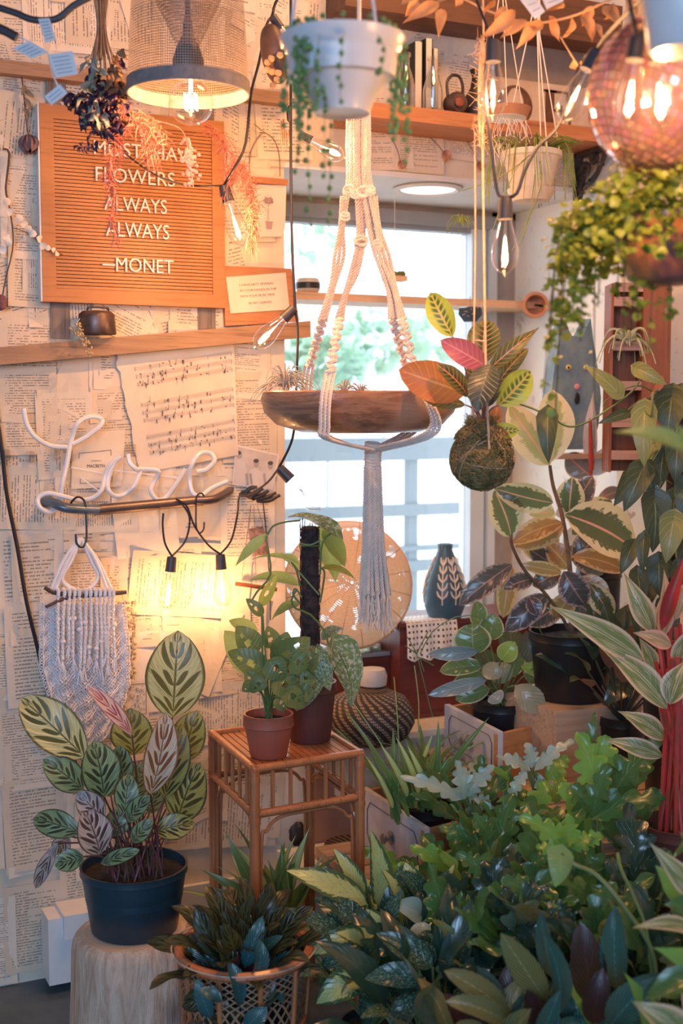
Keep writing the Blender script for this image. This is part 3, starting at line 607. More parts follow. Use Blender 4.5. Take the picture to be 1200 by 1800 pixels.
# metal grab rail below it
yp = -.06; t = thing('grab_rail', 'dark metal grab rail with blue-grey end bracket under the script sign', 'rail', W(235, 900, yp))
m = MB(); m.tube([W(165, 897, yp), W(352, 880, yp)], .0115, 14); m.build('bar', MT['pipe'], t)
def bracket(pts, r_, mat, nm): m = MB(); m.tube(bez([W(x, y, yy) for x, y, yy in pts], 16), r_, 12, flat=.75); m.build(nm, mat, t)
bracket(((78, 880, -.01), (95, 884, -.045), (118, 893, -.065), (172, 896, -.062)), [.013]*6+[.014]*12, MT['bluesteel'], 'bracket')
bracket(((345, 880, -.062), (375, 878, -.066), (395, 868, -.04), (402, 863, -.008)), .0125, MT['pipe'], 'bracket')
m = MB(); c = W(82, 880, -.01); m.ball(c, .015, 14, 8, (1, .7, 1)); m.build('end_cap', MT['bluesteel'], t)
def hook(px, py, s_, label, flip=1, loc_y=-.062):
    c = W(px, py, loc_y); pts = [c+V(x*flip, y, z)*s_ for x, y, z in ((-.014, .012, -.008), (-.016, 0, .012), (-.004, -.010, .026), (.010, -.012, .016), (.012, -.014, -.02), (.012, -.014, -.06), (.004, -.014, -.078), (-.008, -.014, -.070), (-.010, -.014, -.05))]
    m = MB(); m.tube(bez(pts, 40), .0022*s_, 7); return tag(m.build('s_hook', MT['black']), label, 'hook', None)
hook(138, 895, 1.0, 'black S-hook carrying the white yarn hanging'); hook(349, 884, .82, 'empty black S-hook near the right end of the grab rail', -1)
# yarn and net hanging
c = W(142, 945, -.078); t = thing('yarn_wall_hanging', 'white net and knotted cord hanging on a twig', 'wall hanging', W(150, 1310, -.07))
yh = -.072; m = MB()
for dx, dy in ((0, 0), (4, .004), (8, -.004)):
    m.tube(bez([W(140+dx/3, 946, yh), W(112+dx, 985, yh+dy), W(88+dx, 1040, yh+dy)], 12), .0034, 6); m.tube(bez([W(142, 946, yh), W(172-dx/2, 985, yh+dy), W(200-dx, 1045, yh+dy)], 12), .0034, 6)
m.tube(bez([W(142, 947, yh), W(126, 985, yh), W(110, 1020, yh), (W(146, 1039, yh-.004)), W(172, 1015, yh), W(160, 985, yh), W(144, 948, yh)], 40), .0042, 6)
m.build('hanging_loop', MT['whitecotton'], t)
m = MB(); m.tube(bez([W(79, 1033, yh-.01), W(100, 1043, yh-.01), W(150, 1047, yh-.012), W(222, 1041, yh-.01)], 16), [.0048, .004]*8+[.005], 8); m.tube(bez([W(130, 1048, yh-.012), W(110, 1053, yh-.016), W(80, 1067, yh-.016)], 8), [.0045]*6+[.003]*3, 8); m.build('twig', MT['twig'], t)
m = MB(); q = random.Random(9)
for i, (x_, l_) in enumerate(((102, 95), (113, 105), (131, 100), (139, 118), (151, 112), (159, 95), (168, 104), (176, 118), (184, 92), (192, 110), (199, 100), (122, 80))):
    a = W(x_, 1043, yh-.016); b = W(x_+q.uniform(-4, 4), 1043+l_*1.12, yh-.016); rope(m, bez([a, a.lerp(b, .5)+V(q.uniform(-.003, .003), -.003, 0), b], 8), .0036, pitch=.010, n=4, seg=4)
    for s_ in (.0,): m.tube([a+V(0, -.003, -.004), a+V(0, -.005, .006), a+V(0, .012, .008), a+V(0, .014, -.004)], .004, 5)
    kx = a.lerp(b, q.uniform(.35, .9)); m.ball(kx, .0062, 8, 5, (1, 1, .9))
    for j in range(7): m.tube([b, b+V(q.uniform(-.008, .008), q.uniform(-.004, .004), -.03*q.uniform(.6, 1.2))], .0011, 4)
m.build('knotted_cords', MT['whitecotton'], t)
m = MB(); NC = 24; NR = 40
def netp(i, j, ly):   # net of loops hanging in two layers
    s_ = j/NR; xl = 76+ (0 if s_ < .5 else (s_-.5)*60); xr_ = 212+min(s_, .3)*30-(0 if s_ < .6 else (s_-.6)*70); z_ = 1062+s_*250 - abs(i/NC-.62)*(50*s_)
    p = W(xl+(xr_-xl)*i/NC, z_, yh+.004+ly*.012); p.y += .006*math.sin(i*.9+ly*2)+.003*math.sin(j*1.3+i); return p
for ly in (0, 1):
    for i in range(NC+1):
        for ph_ in (0, 1):
            pts = []
            for j in range(0, NR+1):
                o = .5*(1 if (j+ph_) % 2 else -1); ii = min(max(i+o*.95, 0), NC); pts.append(netp(ii, j, ly)+V(q.uniform(-.001, .001), q.uniform(-.002, .002), 0))
            m.tube(bez(pts, NR*2), .0017, 4, cap=False)
for sgn in (0, NC):
    for j in range(0, NR, 1):
        c = netp(sgn, j, 0)+V(.004*(1 if sgn else -1), -.003, 0); m.tube([c+V(math.cos(k_)*.005, .002*math.sin(k_*2), math.sin(k_)*.006) for k_ in np.linspace(0, 2*PI, 9)[:-1]], .0012, 4, closed=True)
m.build('net', MT['whitecotton'], t)
m = MB(); q2 = random.Random(6)
for i in range(150):
    p = W(q2.uniform(212, 240), 0, -.02); p = W(q2.uniform(208, 238), q2.uniform(1055, 1195), -.025); m.ball(p, .005*q2.uniform(.5, 1.1), 6, 4, (1, .6, .8))
m.tube(bez([W(215, 1045, -.02), W(226, 1120, -.02), W(236, 1195, -.02)], 8), .001, 4)
tag(m.build('dried_herb_bunch', pm('dried_grey_leaves', (.42, .36, .28), (.28, .24, .17), .85, sc=50)), 'dried grey-brown leafy bunch right of the yarn hanging', 'dried plant')
# cables
def cable(name, label, pts, r=.0032, mat=None, n=30, grp=None): m = MB(); m.tube(bez(pts, n), r, 7); return tag(m.build(name, mat or MT['cable']), label, 'cable', grp)
cable('power_cable', 'thick black cable running down the far left wall', [W(x, y, -.025) for x, y in ((-12, 690), (3, 790), (12, 870), (30, 960), (47, 1060), (66, 1140), (88, 1240), (100, 1300))], .0042)
# iron hand, thin strings, framed snapshot and copper stick
t = thing('iron_hand', 'dark cast iron hand hook with curled fingers below the photo print', 'hook', W(430, 875, -.02))
m = MB(); hp = W(432, 872, -.025); m.tube(bez([W(425, 870, -.004), W(432, 868, -.03), W(448, 874, -.05)], 8), [.008]*3+[.011]*3+[.012]*3, 10, flat=.7); m.build('palm', MT['iron'], t)
for pts in (((440, 872), (450, 866), (462, 858)), ((446, 875), (460, 870), (472, 862)), ((450, 878), (468, 874), (485, 866)), ((452, 880), (472, 880), (492, 870)), ((430, 868), (440, 858), (452, 856))):
    m = MB(); m.tube(bez([W(x, y, -.05-.006*i) for i, (x, y) in enumerate(pts)], 10), [.0052]*4+[.0048]*4+[.0036]*3, 8); m.build('finger', MT['iron'], t)
t = thing('hanging_snapshot', 'small sepia snapshot hung on thin strings under the iron hand', 'photograph', W(460, 985, -.02))
A = [W(*p, -.016) for p in ((444, 978), (474, 973), (462, 925), (436, 930))]; m = MB(); m.quad(*A); m.build('print', pm('sepia_print', (.45, .26, .2), (.12, .07, .06), .5, sc=45), t)
m = MB(); m.tube([W(441, 887, -.03), W(437, 930, -.017)], .0006, 4); m.tube([W(452, 888, -.03), W(462, 926, -.017)], .0006, 4); m.build('string', MT['wire'], t)
m = MB(); m.tube([W(414, 1026, -.03), W(486, 1036, -.04)], .0048, 10); m.v += []; t = thing('copper_stick', 'short copper-brown stick hung level on thin strings by the moss pole', 'stick', W(450, 1036, -.03)); m.build('stick', MT['copper'], t)
m = MB(); m.tube([W(441, 887, -.03), W(424, 1022, -.03)], .0006, 4); m.tube([W(446, 888, -.03), W(450, 1026, -.035)], .0006, 4); m.build('string', MT['wire'], t)
cable('thin_cable', 'thin black cable hanging beside the wall edge behind the vine leaves', [W(x, y, -.02) for x, y in ((462, 880), (468, 940), (474, 1030), (475, 1090))], .0014)
# dried stems stuck to the wall on the left

# ---------------------------------------------------------------- string lights
def rot_to(o, d): o.rotation_euler = V(d).to_track_quat('-Z', 'Y').to_euler()
bp = thing('string_bulb', 'x', 'light bulb', (0, 0, 0))
m = MB(); m.lathe([(.004, 0), (.0095, -.001), (.0105, -.006), (.0115, -.028), (.0122, -.033), (.010, -.033)], n=20); m.build('socket', MT['socket'], bp)
m = MB(); m.lathe([(.009, -.030), (.0105, -.040), (.0165, -.062), (.0205, -.080), (.0205, -.092), (.017, -.104), (.010, -.112), (.004, -.115), (.0018, -.119), (.0, -.120)], n=26); bg_ = m.build('glass_envelope', MT['glass'], bp)
m = MB()
for k_ in range(7):
    a = k_*2*PI/7; m.tube([V(.001*math.cos(a), .001*math.sin(a), -.060), V(.0034*math.cos(a+.3), .0034*math.sin(a+.3), -.080)], .0005, 4)
m.tube([V(.0034*math.cos(a), .0034*math.sin(a), -.081) for a in np.linspace(0, 6, 10)], .0005, 4); bf = m.build('filament', MT['filament'], bp)
m = MB(); m.tube([V(0, 0, -.033), V(0, 0, -.058)], .0022, 6); m.ball(V(0, 0, -.058), .003); bs = m.build('glass_stem', MT['clearplastic'], bp)
def lamp(p, e, colr=(1, .46, .16), r=.005):
    l = bpy.data.lights.new('bulb_light', 'POINT'); l.energy = e; l.color = colr; l.shadow_soft_size = r; o = bpy.data.objects.new('bulb_light', l); COL.objects.link(o); o.location = p; return o
BULBS = [((302, 978), (296, 1040), 'wall', 1, .75, 1, 'lit clear bulb hanging left of the two below the grab rail'),
 ((387, 974), (391, 1040), 'wall', 1, 1.25, 1, 'lit clear bulb hanging right of the two below the grab rail'),
 ((393, 326), (413, 392), 2.42, 1, 2.4, 1, 'lit clear bulb at the right edge of the letter board'),
 ((518, 541), (470, 588), 2.5, 1, 1.1, .95, 'lit clear bulb tilted left over the end of the plank ledge'),
 ((490, 822), (535, 868), 2.5, 0, 0, 1, 'unlit clear bulb against the window beside the photo print'),
 ((525, 237), (575, 262), 2.35, 1, 1.6, .8, 'lit bulb lying sideways below the white hanging pot'),
 ((866, 70), (866, 180), 1.95, 1, 2.4, 1, 'lit clear bulb above and in front of the painted letters'),
 ((888, 347), (887, 455), 1.95, 1, 2.2, 1, 'lit clear bulb hanging below the cream hanging pot'),
 ((1048, 88), (1010, 168), 1.85, 1, 2.0, .95, 'lit clear bulb just left of the mirror ball'),
 ((1120, 62), (1106, 182), 1.36, 1, 1.8, .8, 'left of the two blurred lit bulbs in front of the mirror ball'),
 ((1155, 66), (1160, 190), 1.36, 1, 1.8, .8, 'right of the two blurred lit bulbs in front of the mirror ball'),
 ((478, 28), (500, 62), 2.3, 0, 0, .75, 'unlit bulb in a dark socket above the brown seed pod')]
SOCK = []
for i, (a, b, h, lit, e, sc_, lab) in enumerate(BULBS):
    A_ = W(*a, -.07) if h == 'wall' else P(*a, h); B_ = W(*b, -.07) if h == 'wall' else P(*b, h); d = (B_-A_).normalized()
    if i == 0: r_ = bp
    else:
        r_ = bp.copy(); COL.objects.link(r_)
        for ch in bp.children:
            c_ = ch.copy(); COL.objects.link(c_); c_.parent = r_
    if not lit:
        for ch in r_.children:
            if ch.name.startswith('filament'): ch.data = ch.data.copy(); ch.data.materials[0] = MT['deadfil']
    r_.location = A_; rot_to(r_, d); r_.scale = (sc_,)*3; tag(r_, lab, 'light bulb', 'bulbs of the string lights'); SOCK.append((A_, d))
    if lit: lamp(A_+d*.085*sc_, e*1.6)
def ext(pts, h): return [p if isinstance(p, Vector) else (P(p[0], p[1], p[2] if len(p) > 2 else h)) for p in pts]
S = [s_[0] for s_ in SOCK]
cable('light_cord', 'thin black cord from the top past the pendant lamp to the letter board bulb', ext([(505, -30, 2.3), (484, 5, 2.3), S[11]], 2.3)+ext([(468, 45), (455, 110), (441, 165), (432, 250), (416, 288)], 2.38)+[S[2]], .0026, grp=None)
cable('light_cord', 'thin dark cord drooping across the letter board face', [S[2]]+ext([(360, 327, 2.4), (320, 324, 2.4), (275, 308, 2.35), (220, 270, 2.3), (160, 218, 2.25), (128, 180, 2.2)], 2.35), .0018)
cable('light_cord', 'dark cord hanging straight down left of the macrame to the tilted bulb', ext([(511, -30), (511, 120), (511, 280), (513, 430), (517, 510)], 2.5)+[S[3]], .0028)
cable('light_cord', 'dark cord from the tilted bulb down past the bowl to the unlit bulb', [S[3]]+ext([(523, 580), (522, 640), (520, 700, 2.52), (514, 770)], 2.5)+[S[4]], .0026)
cable('light_cord', 'dark cord from the unlit bulb over the iron hand to the right wall bulb', [S[4]]+ext([(470, 848, 2.55), (440, 868, 2.6), (421, 872, 2.64)], 2.5)+[W(417, 905, -.06), W(406, 950, -.07), S[1]], .0022)
cable('light_cord', 'dark cord over the grab rail joining the two wall bulbs', [S[1]]+[W(x, y, -.075) for x, y in ((366, 958), (342, 925), (328, 890), (310, 878), (318, 884))]+[W(333, 910, -.08), W(326, 950, -.075), S[0]], .0022, n=60)
cable('light_cord', 'dark cord end rising left of the left wall bulb', [S[0]]+[W(x, y, -.07) for x, y in ((290, 955), (286, 925), (287, 902))], .0022)
cable('light_cord', 'dark cord from the top down to the bulb over the painted letters', ext([(826, -30), (845, 20), (862, 62)], 1.95)+[S[6]], .0022)
cable('light_cord', 'dark cord looping between the letters bulb and the lower hanging bulb', [S[6]]+ext([(853, 120), (855, 190), (862, 250), (869, 310), (876, 342)], 1.96)+[S[7]], .0026)
cable('light_cord', 'dark cord curving up from the lower hanging bulb towards the mirror ball', [S[7]]+ext([(908, 340), (922, 300), (945, 258), (975, 230), (995, 190), (1008, 140), (1028, 100)], 1.94)+[S[8]], .0028)
cable('light_cord', 'dark cord from the mirror ball bulb up into the dried garland', [S[8]]+ext([(1062, 66, 1.8), (1085, 40, 1.7), (1120, 5, 1.6), (1150, -30, 1.5)], 1.8), .0028)
cable('light_cord', 'dark cord joining the two blurred bulbs at the mirror ball', ext([(1100, -30, 1.4)], 1.4)+[S[9], (S[9]+S[10])/2+V(0, 0, .01), S[10]]+ext([(1190, -30, 1.3)], 1.3), .0026)
cable('light_cord', 'dark twisted cord bundle crossing the top left corner', ext([(-20, 8), (25, 22), (60, 35), (100, 33), (130, 10), (160, -6)], 1.95), .0052)
cable('light_cord', 'dark cord stub ending in a silver tip at the top left', ext([(-20, 42), (10, 55), (30, 66)], 1.9), .0070)
# paper tags on the cords
def tagcard(label, pts, h, lines=5):
    A = [P(x, y, h) for x, y in pts]; t = thing('paper_tag', label, 'tag', A[0], 'white cord tags top left'); m = MB()
    nn = (A[1]-A[0]).cross(A[3]-A[0]).normalized()*.0006; n = m.add([p-nn for p in A]+[p+nn for p in A]); m.face((n, n+1, n+2, n+3)); m.face((n+7, n+6, n+5, n+4))
    for i in range(4): j = (i+1) % 4; m.face((n+i, n+4+i, n+4+j, n+j))
    m.build('card', MT['whitepot'], t); m = MB()
    for i in range(lines):
        a = A[0].lerp(A[3], (i+1)/(lines+1)); b = A[1].lerp(A[2], (i+1)/(lines+1)); o_ = (CAM-a).normalized()*.0012; m.beam(a.lerp(b, .12)+o_, a.lerp(b, .82)+o_, .0003, .0007, up=(A[3]-A[0]).normalized())
    m.build('print', dk, t)
tagcard('white paper tag hanging straight from the top left cord bundle', [(67, 33), (87, 32), (98, 70), (80, 75)], 1.93, 6)
tagcard('grey-white tag folded under the top left cord', [(22, 85), (50, 72), (84, 92), (56, 103)], 1.9, 4)
tagcard('square tag with blurred text left of the dried bouquet', [(84, 96), (128, 90), (137, 130), (98, 137)], 1.9, 5)
tagcard('small white tag with dots over the letter board corner', [(78, 170), (105, 148), (119, 163), (90, 185)], 1.88, 2)
m = MB(); m.tube(ext([(28, 62), (55, 75), (85, 92), (92, 130), (101, 150)], 1.9), .0012, 5); tag(m.build('tag_string', MT['whitepot']), 'thin white tie holding the tags at the top left', 'string')
# ---------------------------------------------------------------- pendant lamp
c = P(331, 156, 2.12); t = thing('pendant_lamp', 'wire mesh pendant shade with a grey rim and big round bulb', 'lamp', c); rr = 104*2.12/2200
k = N('wire_mesh'); u, v, uv = k.uv(); fu = k.math('ABSOLUTE', k.math('SUBTRACT', k.math('FRACT', k.math('MULTIPLY', u, 150.0)), .5)); fv = k.math('ABSOLUTE', k.math('SUBTRACT', k.math('FRACT', k.math('MULTIPLY', v, 40.0)), .5))
al = k.math('MAXIMUM', k.math('GREATER_THAN', fu, .40), k.math('GREATER_THAN', fv, .38)); k.bsdf((.30, .22, .18), .45, .6, alpha=al); MT['mesh'] = k.m
m = MB(); m.lathe([(rr*.99, .006), (rr*.97, .06), (rr*.93, .12), (rr*.90, .17)], c, 64, cap=False); m.build('mesh_shade', MT['mesh'], t)
m = MB(); m.lathe([(rr*.90, .17), (rr*.6, .155), (.014, .058)], c, 64, cap=False); m.build('mesh_cone', MT['mesh'], t, label='darker inner cone of wire mesh')
m = MB(); m.lathe([(rr*.985, -.010), (rr*1.01, -.010), (rr*1.01, .012), (rr*.985, .012), (rr*.985, -.010)], c, 64, cap=False); m.build('rim', pm('grey_felt_band', (.25, .22, .22), (.18, .16, .17), .8, sc=40, bump=.3), t)
m = MB(); m.lathe([(.013, 0.02), (.024, .026), (.026, .045), (.018, .07), (.010, .085), (.005, .12), (.0045, .3)], c+V(0, 0, .0), 24); m.build('lamp_holder', MT['black'], t)
m = MB(); gc = c+V(0.004, 0, -.022); g_ = .0375; m.lathe([(.012, .042)]+[(g_*math.sin(a), g_*math.cos(a)) for a in np.linspace(.34, PI-.001, 22)], gc, 36); m.build('globe_bulb', MT['glass'], t)
m = MB()
for i in range(6):
    a = i*PI/3; x_, y_ = .010*math.cos(a), .010*math.sin(a); m.tube([gc+V(x_+.002*math.sin(z_*900), y_, z_) for z_ in np.linspace(-.012, .014, 22)], .0011, 4)
m.tube([gc+V(0, 0, .016), gc+V(0, 0, .038)], .003, 6); m.build('filament', MT['filglobe'], t); lamp(gc, 8, (1, .46, .17), .008)
# ---------------------------------------------------------------- dried bouquet
c = P(180, 70, 2.2); t = thing('dried_bouquet', 'dried flower bouquet hanging upside down with dark purple blooms', 'dried flowers', P(180, 240, 2.2)); q = random.Random(4)
m = MB()
for i in range(34):
    x_ = q.uniform(-13, 13); hh_ = 2.2+q.uniform(-.03, .03); m.tube(bez([P(176+x_*1.1, -14, hh_), P(178+x_*.6, 50, hh_), P(178+x_*1.6, 110+q.uniform(-15, 15), hh_)], 8), .0012, 4)
m.build('stems', pm('dry_straw_stems', (.30, .20, .13), (.16, .11, .08), .7, sc=40), t)
def tuft(mb, cx, cy, sx, sy, h, n, L, wd, q, shape='ovate', down=.7, **kw):
    for i in range(n):
        b = P(cx+q.gauss(0, sx), cy+q.gauss(0, sy), h+q.uniform(-.035, .035)); d = (V(q.uniform(-1, 1), q.uniform(-1, 1), q.uniform(-1, .6)-down)).normalized()
        leaf(mb, b, b+d*L*q.uniform(.6, 1.2), wd*q.uniform(.7, 1.2), rv(1), shape, nu=4, nv=6, cup=.5, wave=.15, bend=q.uniform(0, .3), **kw)
m = MB(); tuft(m, 178, 178, 24, 26, 2.18, 110, .022, .012, q); tuft(m, 188, 215, 14, 12, 2.18, 50, .020, .010, q); tuft(m, 130, 170, 8, 6, 2.17, 20, .02, .012, q); tuft(m, 150, 255, 9, 4, 2.16, 20, .014, .006, q); m.build('dark_blooms', pm('dried_indigo_petals', (.028, .020, .05), (.075, .025, .07), .7, sc=50), t, label='dark purple-blue blooms')
m = MB(); tuft(m, 162, 125, 8, 16, 2.16, 26, .026, .012, q); tuft(m, 165, 185, 7, 14, 2.16, 22, .028, .012, q); tuft(m, 184, 205, 12, 5, 2.15, 10, .03, .009, q); m.build('pale_leaves', pm('dried_sage_leaves', (.26, .30, .26), (.40, .40, .34), .7, sc=40), t, label='pale grey-green dried leaves')
m = MB(); tuft(m, 205, 115, 7, 15, 2.19, 24, .024, .014, q); tuft(m, 210, 165, 6, 18, 2.19, 18, .024, .012, q); m.build('brown_blooms', pm('dried_brown_petals', (.33, .17, .08), (.18, .09, .05), .7, sc=40), t, label='orange-brown dried petals')
# pink dried grass trailing over the board
pk = pm('pink_dried_grass', (.66, .20, .15), (.78, .32, .25), .8, sc=30, trans=.25)
def grass(mb, path, h, n, sp, q, L=.022, r=.0009):
    pts = bez([P(x, y, h) for x, y in path], 30)
    for i in range(n):
        p = pts[q.randrange(len(pts))]+rv(sp); d = V(q.uniform(-1, 1), q.uniform(-.5, .5), q.uniform(-1.4, .3)).normalized()*L*q.uniform(.5, 1.3)
        mb.tube(bez([p, p+d*.5+rv(.004), p+d+V(0, 0, -.004)], 4), [r, r, r, r*.6, r*.4][:5], 3, cap=False)
    mb.tube(pts, .0009, 4)
for lab, segs in (('pink dried grass spilling from the bouquet over the letter board', [([(205, 165), (220, 200), (250, 225), (268, 280)], 2.2, 230, .012), ([(235, 200), (275, 225), (285, 260)], 2.22, 110, .009), ([(208, 205), (205, 250), (190, 320)], 2.2, 120, .007), ([(190, 310), (200, 345), (195, 385), (208, 425)], 2.2, 60, .005)]),
                  ('pink dried grass hanging down beside the letter board bulb', [([(360, 222), (392, 250), (402, 300), (425, 305)], 2.45, 120, .009), ([(420, 280), (440, 330), (445, 370), (440, 425)], 2.5, 330, .010), ([(395, 240), (410, 300), (395, 345)], 2.42, 100, .008)])):
    m = MB()
    for a, h, n, sp in segs: grass(m, a, h, n, sp, q)
    tag(m.build('dried_grass', pk), lab, 'dried grass')
m = MB()
for i in range(70):
    a = q.random(); b = P(328+a*8+q.gauss(0, 7), 250+a*75+q.gauss(0, 6), 2.3); m.ball(b, .0034*q.uniform(.7, 1.15), 7, 5)
m.tube(bez([P(196, 150, 2.2), P(260, 205, 2.25), P(315, 225, 2.3), P(330, 260, 2.3), P(340, 330, 2.3)], 20), .001, 4); tag(m.build('pink_berries', pm('pink_dried_berries', (.72, .20, .22), (.82, .36, .34), .6, sc=50)), 'cluster of pink dried berries in front of the letter board', 'berries')
# dark seed pod with shells by the white pot
t = thing('seed_pod', 'big split brown seed pod holding small shells top centre', 'seed pod', P(480, 135, 2.3)); m = MB(); c = P(482, 95, 2.3)
axp = Matrix.Rotation(math.radians(-12), 3, 'Y'); pr = [(.030*math.sin(a)**.8, -.052*math.cos(a)) for a in np.linspace(.02, PI-.02, 14)]
base = len(m.v)
for (r_, z_) in pr:
    for k_ in range(13): a = -.35*PI+PI*1.7*k_/12+PI/2; m.v.append(c+axp @ V(r_*.75*math.cos(a), r_*math.sin(a), z_))
for i in range(13):
    for k_ in range(12): m.face((base+i*13+k_, base+i*13+k_+1, base+(i+1)*13+k_+1, base+(i+1)*13+k_))
m.build('husk', pm('seed_pod_husk', (.13, .07, .05), (.07, .04, .035), .5, sc=20), t)
for x_, y_ in ((477, 103), (470, 110), (470, 122), (478, 126), (492, 97), (487, 140), (480, 150), (489, 128)):
    m = MB(); m.ball(P(x_, y_, 2.26), .0068, 8, 6, (1, .9, .8), wob=.3); m.build('shell', pm('tan_shell', (.55, .33, .18), rough=.7) if 'tan_shell' not in bpy.data.materials else bpy.data.materials['tan_shell'], t)
t = thing('wood_chimes', 'small copper-brown wind chime below the seed pod', 'chime', P(505, 262, 2.4)); m = MB(); m.ball(P(508, 200, 2.4), .008, 8, 6, (.7, .7, 2)); m.build('hanger', MT['iron'], t)
for x_, y0_, y1_ in ((494, 212, 252), (498, 210, 246), (502, 228, 260), (507, 230, 256)): m = MB(); m.tube([P(x_, y0_, 2.4), P(x_+1, y1_, 2.4)], .0016, 6); m.build('rod', MT['copper'], t)
# wall botanicals far left
m = MB(); m.tube(bez([W(x, y, -.02) for x, y in ((38, 132), (43, 175), (46, 210), (50, 238))], 10), .0016, 5); t = thing('dried_rose', 'dried mauve rose hanging head down left of the letter board', 'dried flower', W(50, 278, -.02)); m.build('stem', MT['twig'], t)
m = MB(); c = W(51, 252, -.028)
for i in range(14):
    a = i*2.4; r_ = .010*(i/14)**.5; leaf(m, c+V(math.cos(a)*r_*.4, math.sin(a)*r_*.4, .018), c+V(math.cos(a)*r_, math.sin(a)*r_, -.022+.004*(i % 3)), .020, V(math.cos(a), math.sin(a), 0), 'round', bend=.25, cup=.4, nu=5, nv=6)
m.build('bloom', pm('dried_mauve_petals', (.16, .09, .10), (.24, .15, .16), .8, sc=60), t)
m = MB(); q = random.Random(3); 
for x_, y_, s_ in ((38, 150, 9), (55, 172, 11), (46, 190, 7), (60, 160, 6)): leaf(m, W(44, y_, -.02), W(x_, y_+s_*2, -.026), .010, V(0, -1, 0), 'ovate', nu=4, nv=6, wave=.1)
m.build('leaves', pm('dried_grey_leaf', (.24, .20, .14), (.16, .13, .10), .8, sc=40), t)
t = thing('eucalyptus_branch', 'white-leaved dried eucalyptus branch on the far left wall', 'branch', W(20, 460, -.03)); m = MB(); m.tube(bez([W(x, y, -.03) for x, y in ((14, 350), (22, 400), (22, 440), (10, 490), (3, 530))], 12), .0016, 5); m.tube(bez([W(x, y, -.035) for x, y in ((20, 400), (45, 408), (75, 430), (110, 448))], 10), .0008, 4); m.tube(bez([W(x, y, -.02) for x, y in ((5, 262), (16, 270), (10, 330), (14, 352))], 10), .0024, 5); m.build('stem', MT['twig'], t)
m = MB()
for x_, y_ in ((12, 355), (18, 372), (34, 384), (42, 395), (50, 402), (58, 412), (68, 420), (76, 432), (84, 436), (93, 440), (99, 446), (10, 418), (14, 425), (5, 440)):
    c = W(x_, y_, -.04); d = V(q.uniform(-1, 1), q.uniform(-.5, .5), q.uniform(-1, 1)).normalized(); s_ = .0085 if x_ < 80 else .006; leaf(m, c-d*s_, c+d*s_, s_*1.9, V(q.uniform(-.5, .5), -1, q.uniform(-.3, .3)), 'round', nu=5, nv=6, bend=.2)
m.build('leaves', pm('white_eucalyptus_leaf', (.74, .76, .76), (.80, .66, .52), .7, sc=30), t)
t = thing('mauve_flower', 'mauve dried flower head at the far left above the plank', 'dried flower', W(4, 545, -.03)); m = MB(); m.ball(W(2, 532, -.03), .013, 10, 8, (.9, .9, 1.2), wob=.2); m.build('bloom', pm('dried_plum_bloom', (.16, .06, .08), (.24, .12, .14), .8, sc=60), t)
# ---------------------------------------------------------------- white hanging pot
hp = 1.6; c = P(601, 200, hp); ztop = P(601, 68, hp).z; H = ztop-c.z; t = thing('hanging_pot', 'glossy white plastic pot hanging in front, string of pearls spilling over', 'plant pot', c)
r0 = 48*hp/2200; r1 = 102*hp/2200; m = MB(); m.lathe([(r0*.35, .003), (r0*.82, .002), (r0, 0), (r0*1.02, .004), (r0*1.16, .016), (r0*1.20, .019), (r0+(r1-r0)*.72, H*.55), (r0+(r1-r0)*.93, H-.016), (r1, H-.013), (r1+.004, H), (r1-.001, H+.001), (r1-.004, H-.012), (r1-.007, H-.05)], c, 48); m.build('pot', MT['whitepot'], t)
m = MB(); m.lathe([(0, H-.016), (r1*.6, H-.012), (r1-.006, H-.018)], c, 24); m.build('soil', MT['soil'], t)
for x_, dx in ((508, 30), (664, 25), (631, 0)):
    a = P(x_ if dx else 631, 70 if dx else 45, hp+(0 if dx else .06)); b = P(631 if not dx else (525 if dx > 28 else 650), -40, hp); m = MB(); m.tube([a, b], .0022, 6); m.ball(a, .005); m.build('hanger_cord', MT['whitepot'], t)
m = MB(); st_ = MB(); q = random.Random(12)
def pearls(path, h, step=.011, r=.0036, jit=.003):
    pts = bez([P(x, y, h) for x, y in path], 24); st_.tube(pts, .0005, 3); acc = 0
    for a, b in zip(pts, pts[1:]):
        acc += (b-a).length
        if acc > step*q.uniform(.6, 1.3): acc = 0; m.ball(b+rv(jit), r*q.uniform(.8, 1.1), 8, 6, (1, 1, 1.1))
RIMP = []
for i in range(11): x_ = 493+q.uniform(0, 62); pearls([(x_+14, 62+abs(x_-520)*.1), (x_+2, 80), (x_-3+q.uniform(-6, 6), 150), (x_+q.uniform(-6, 6), q.uniform(190, 245))], 1.54 if x_ > 510 else 1.6, jit=.005)
for px_, hh_, e_ in ((524, 1.6, 300), (541, 1.62, 392), (527, 1.58, 275), (581, 1.66, 400), (570, 1.56, 310), (598, 1.49, 180), (556, 1.51, 195)): pearls([(px_+6, 60), (px_+2, 90), (px_, (90+e_)/2), (px_+q.uniform(-4, 4), e_)], hh_)
for i in range(9): x_ = 690+q.uniform(-2, 32); pearls([(x_-14, 66), (x_, 85), (x_+q.uniform(-4, 4), 150), (x_+q.uniform(-12, 6), q.uniform(170, 250))], 1.60, jit=.004)
pearls([(712, 80), (716, 200), (712, 300)], 1.62); pearls([(664, 60), (676, 90), (670, 120), (662, 128)], 1.5)
for i in range(60): a = q.uniform(0, 6.28); m.ball(c+V(r1*.93*math.cos(a), r1*.93*math.sin(a), H+q.uniform(0, .010)), .0036, 8, 5)
m.build('pearls', pm('pearl_green', (.10, .24, .08), (.17, .33, .12), .4, sc=40, trans=.15), t); st_.build('strings', MT['stem'], t)
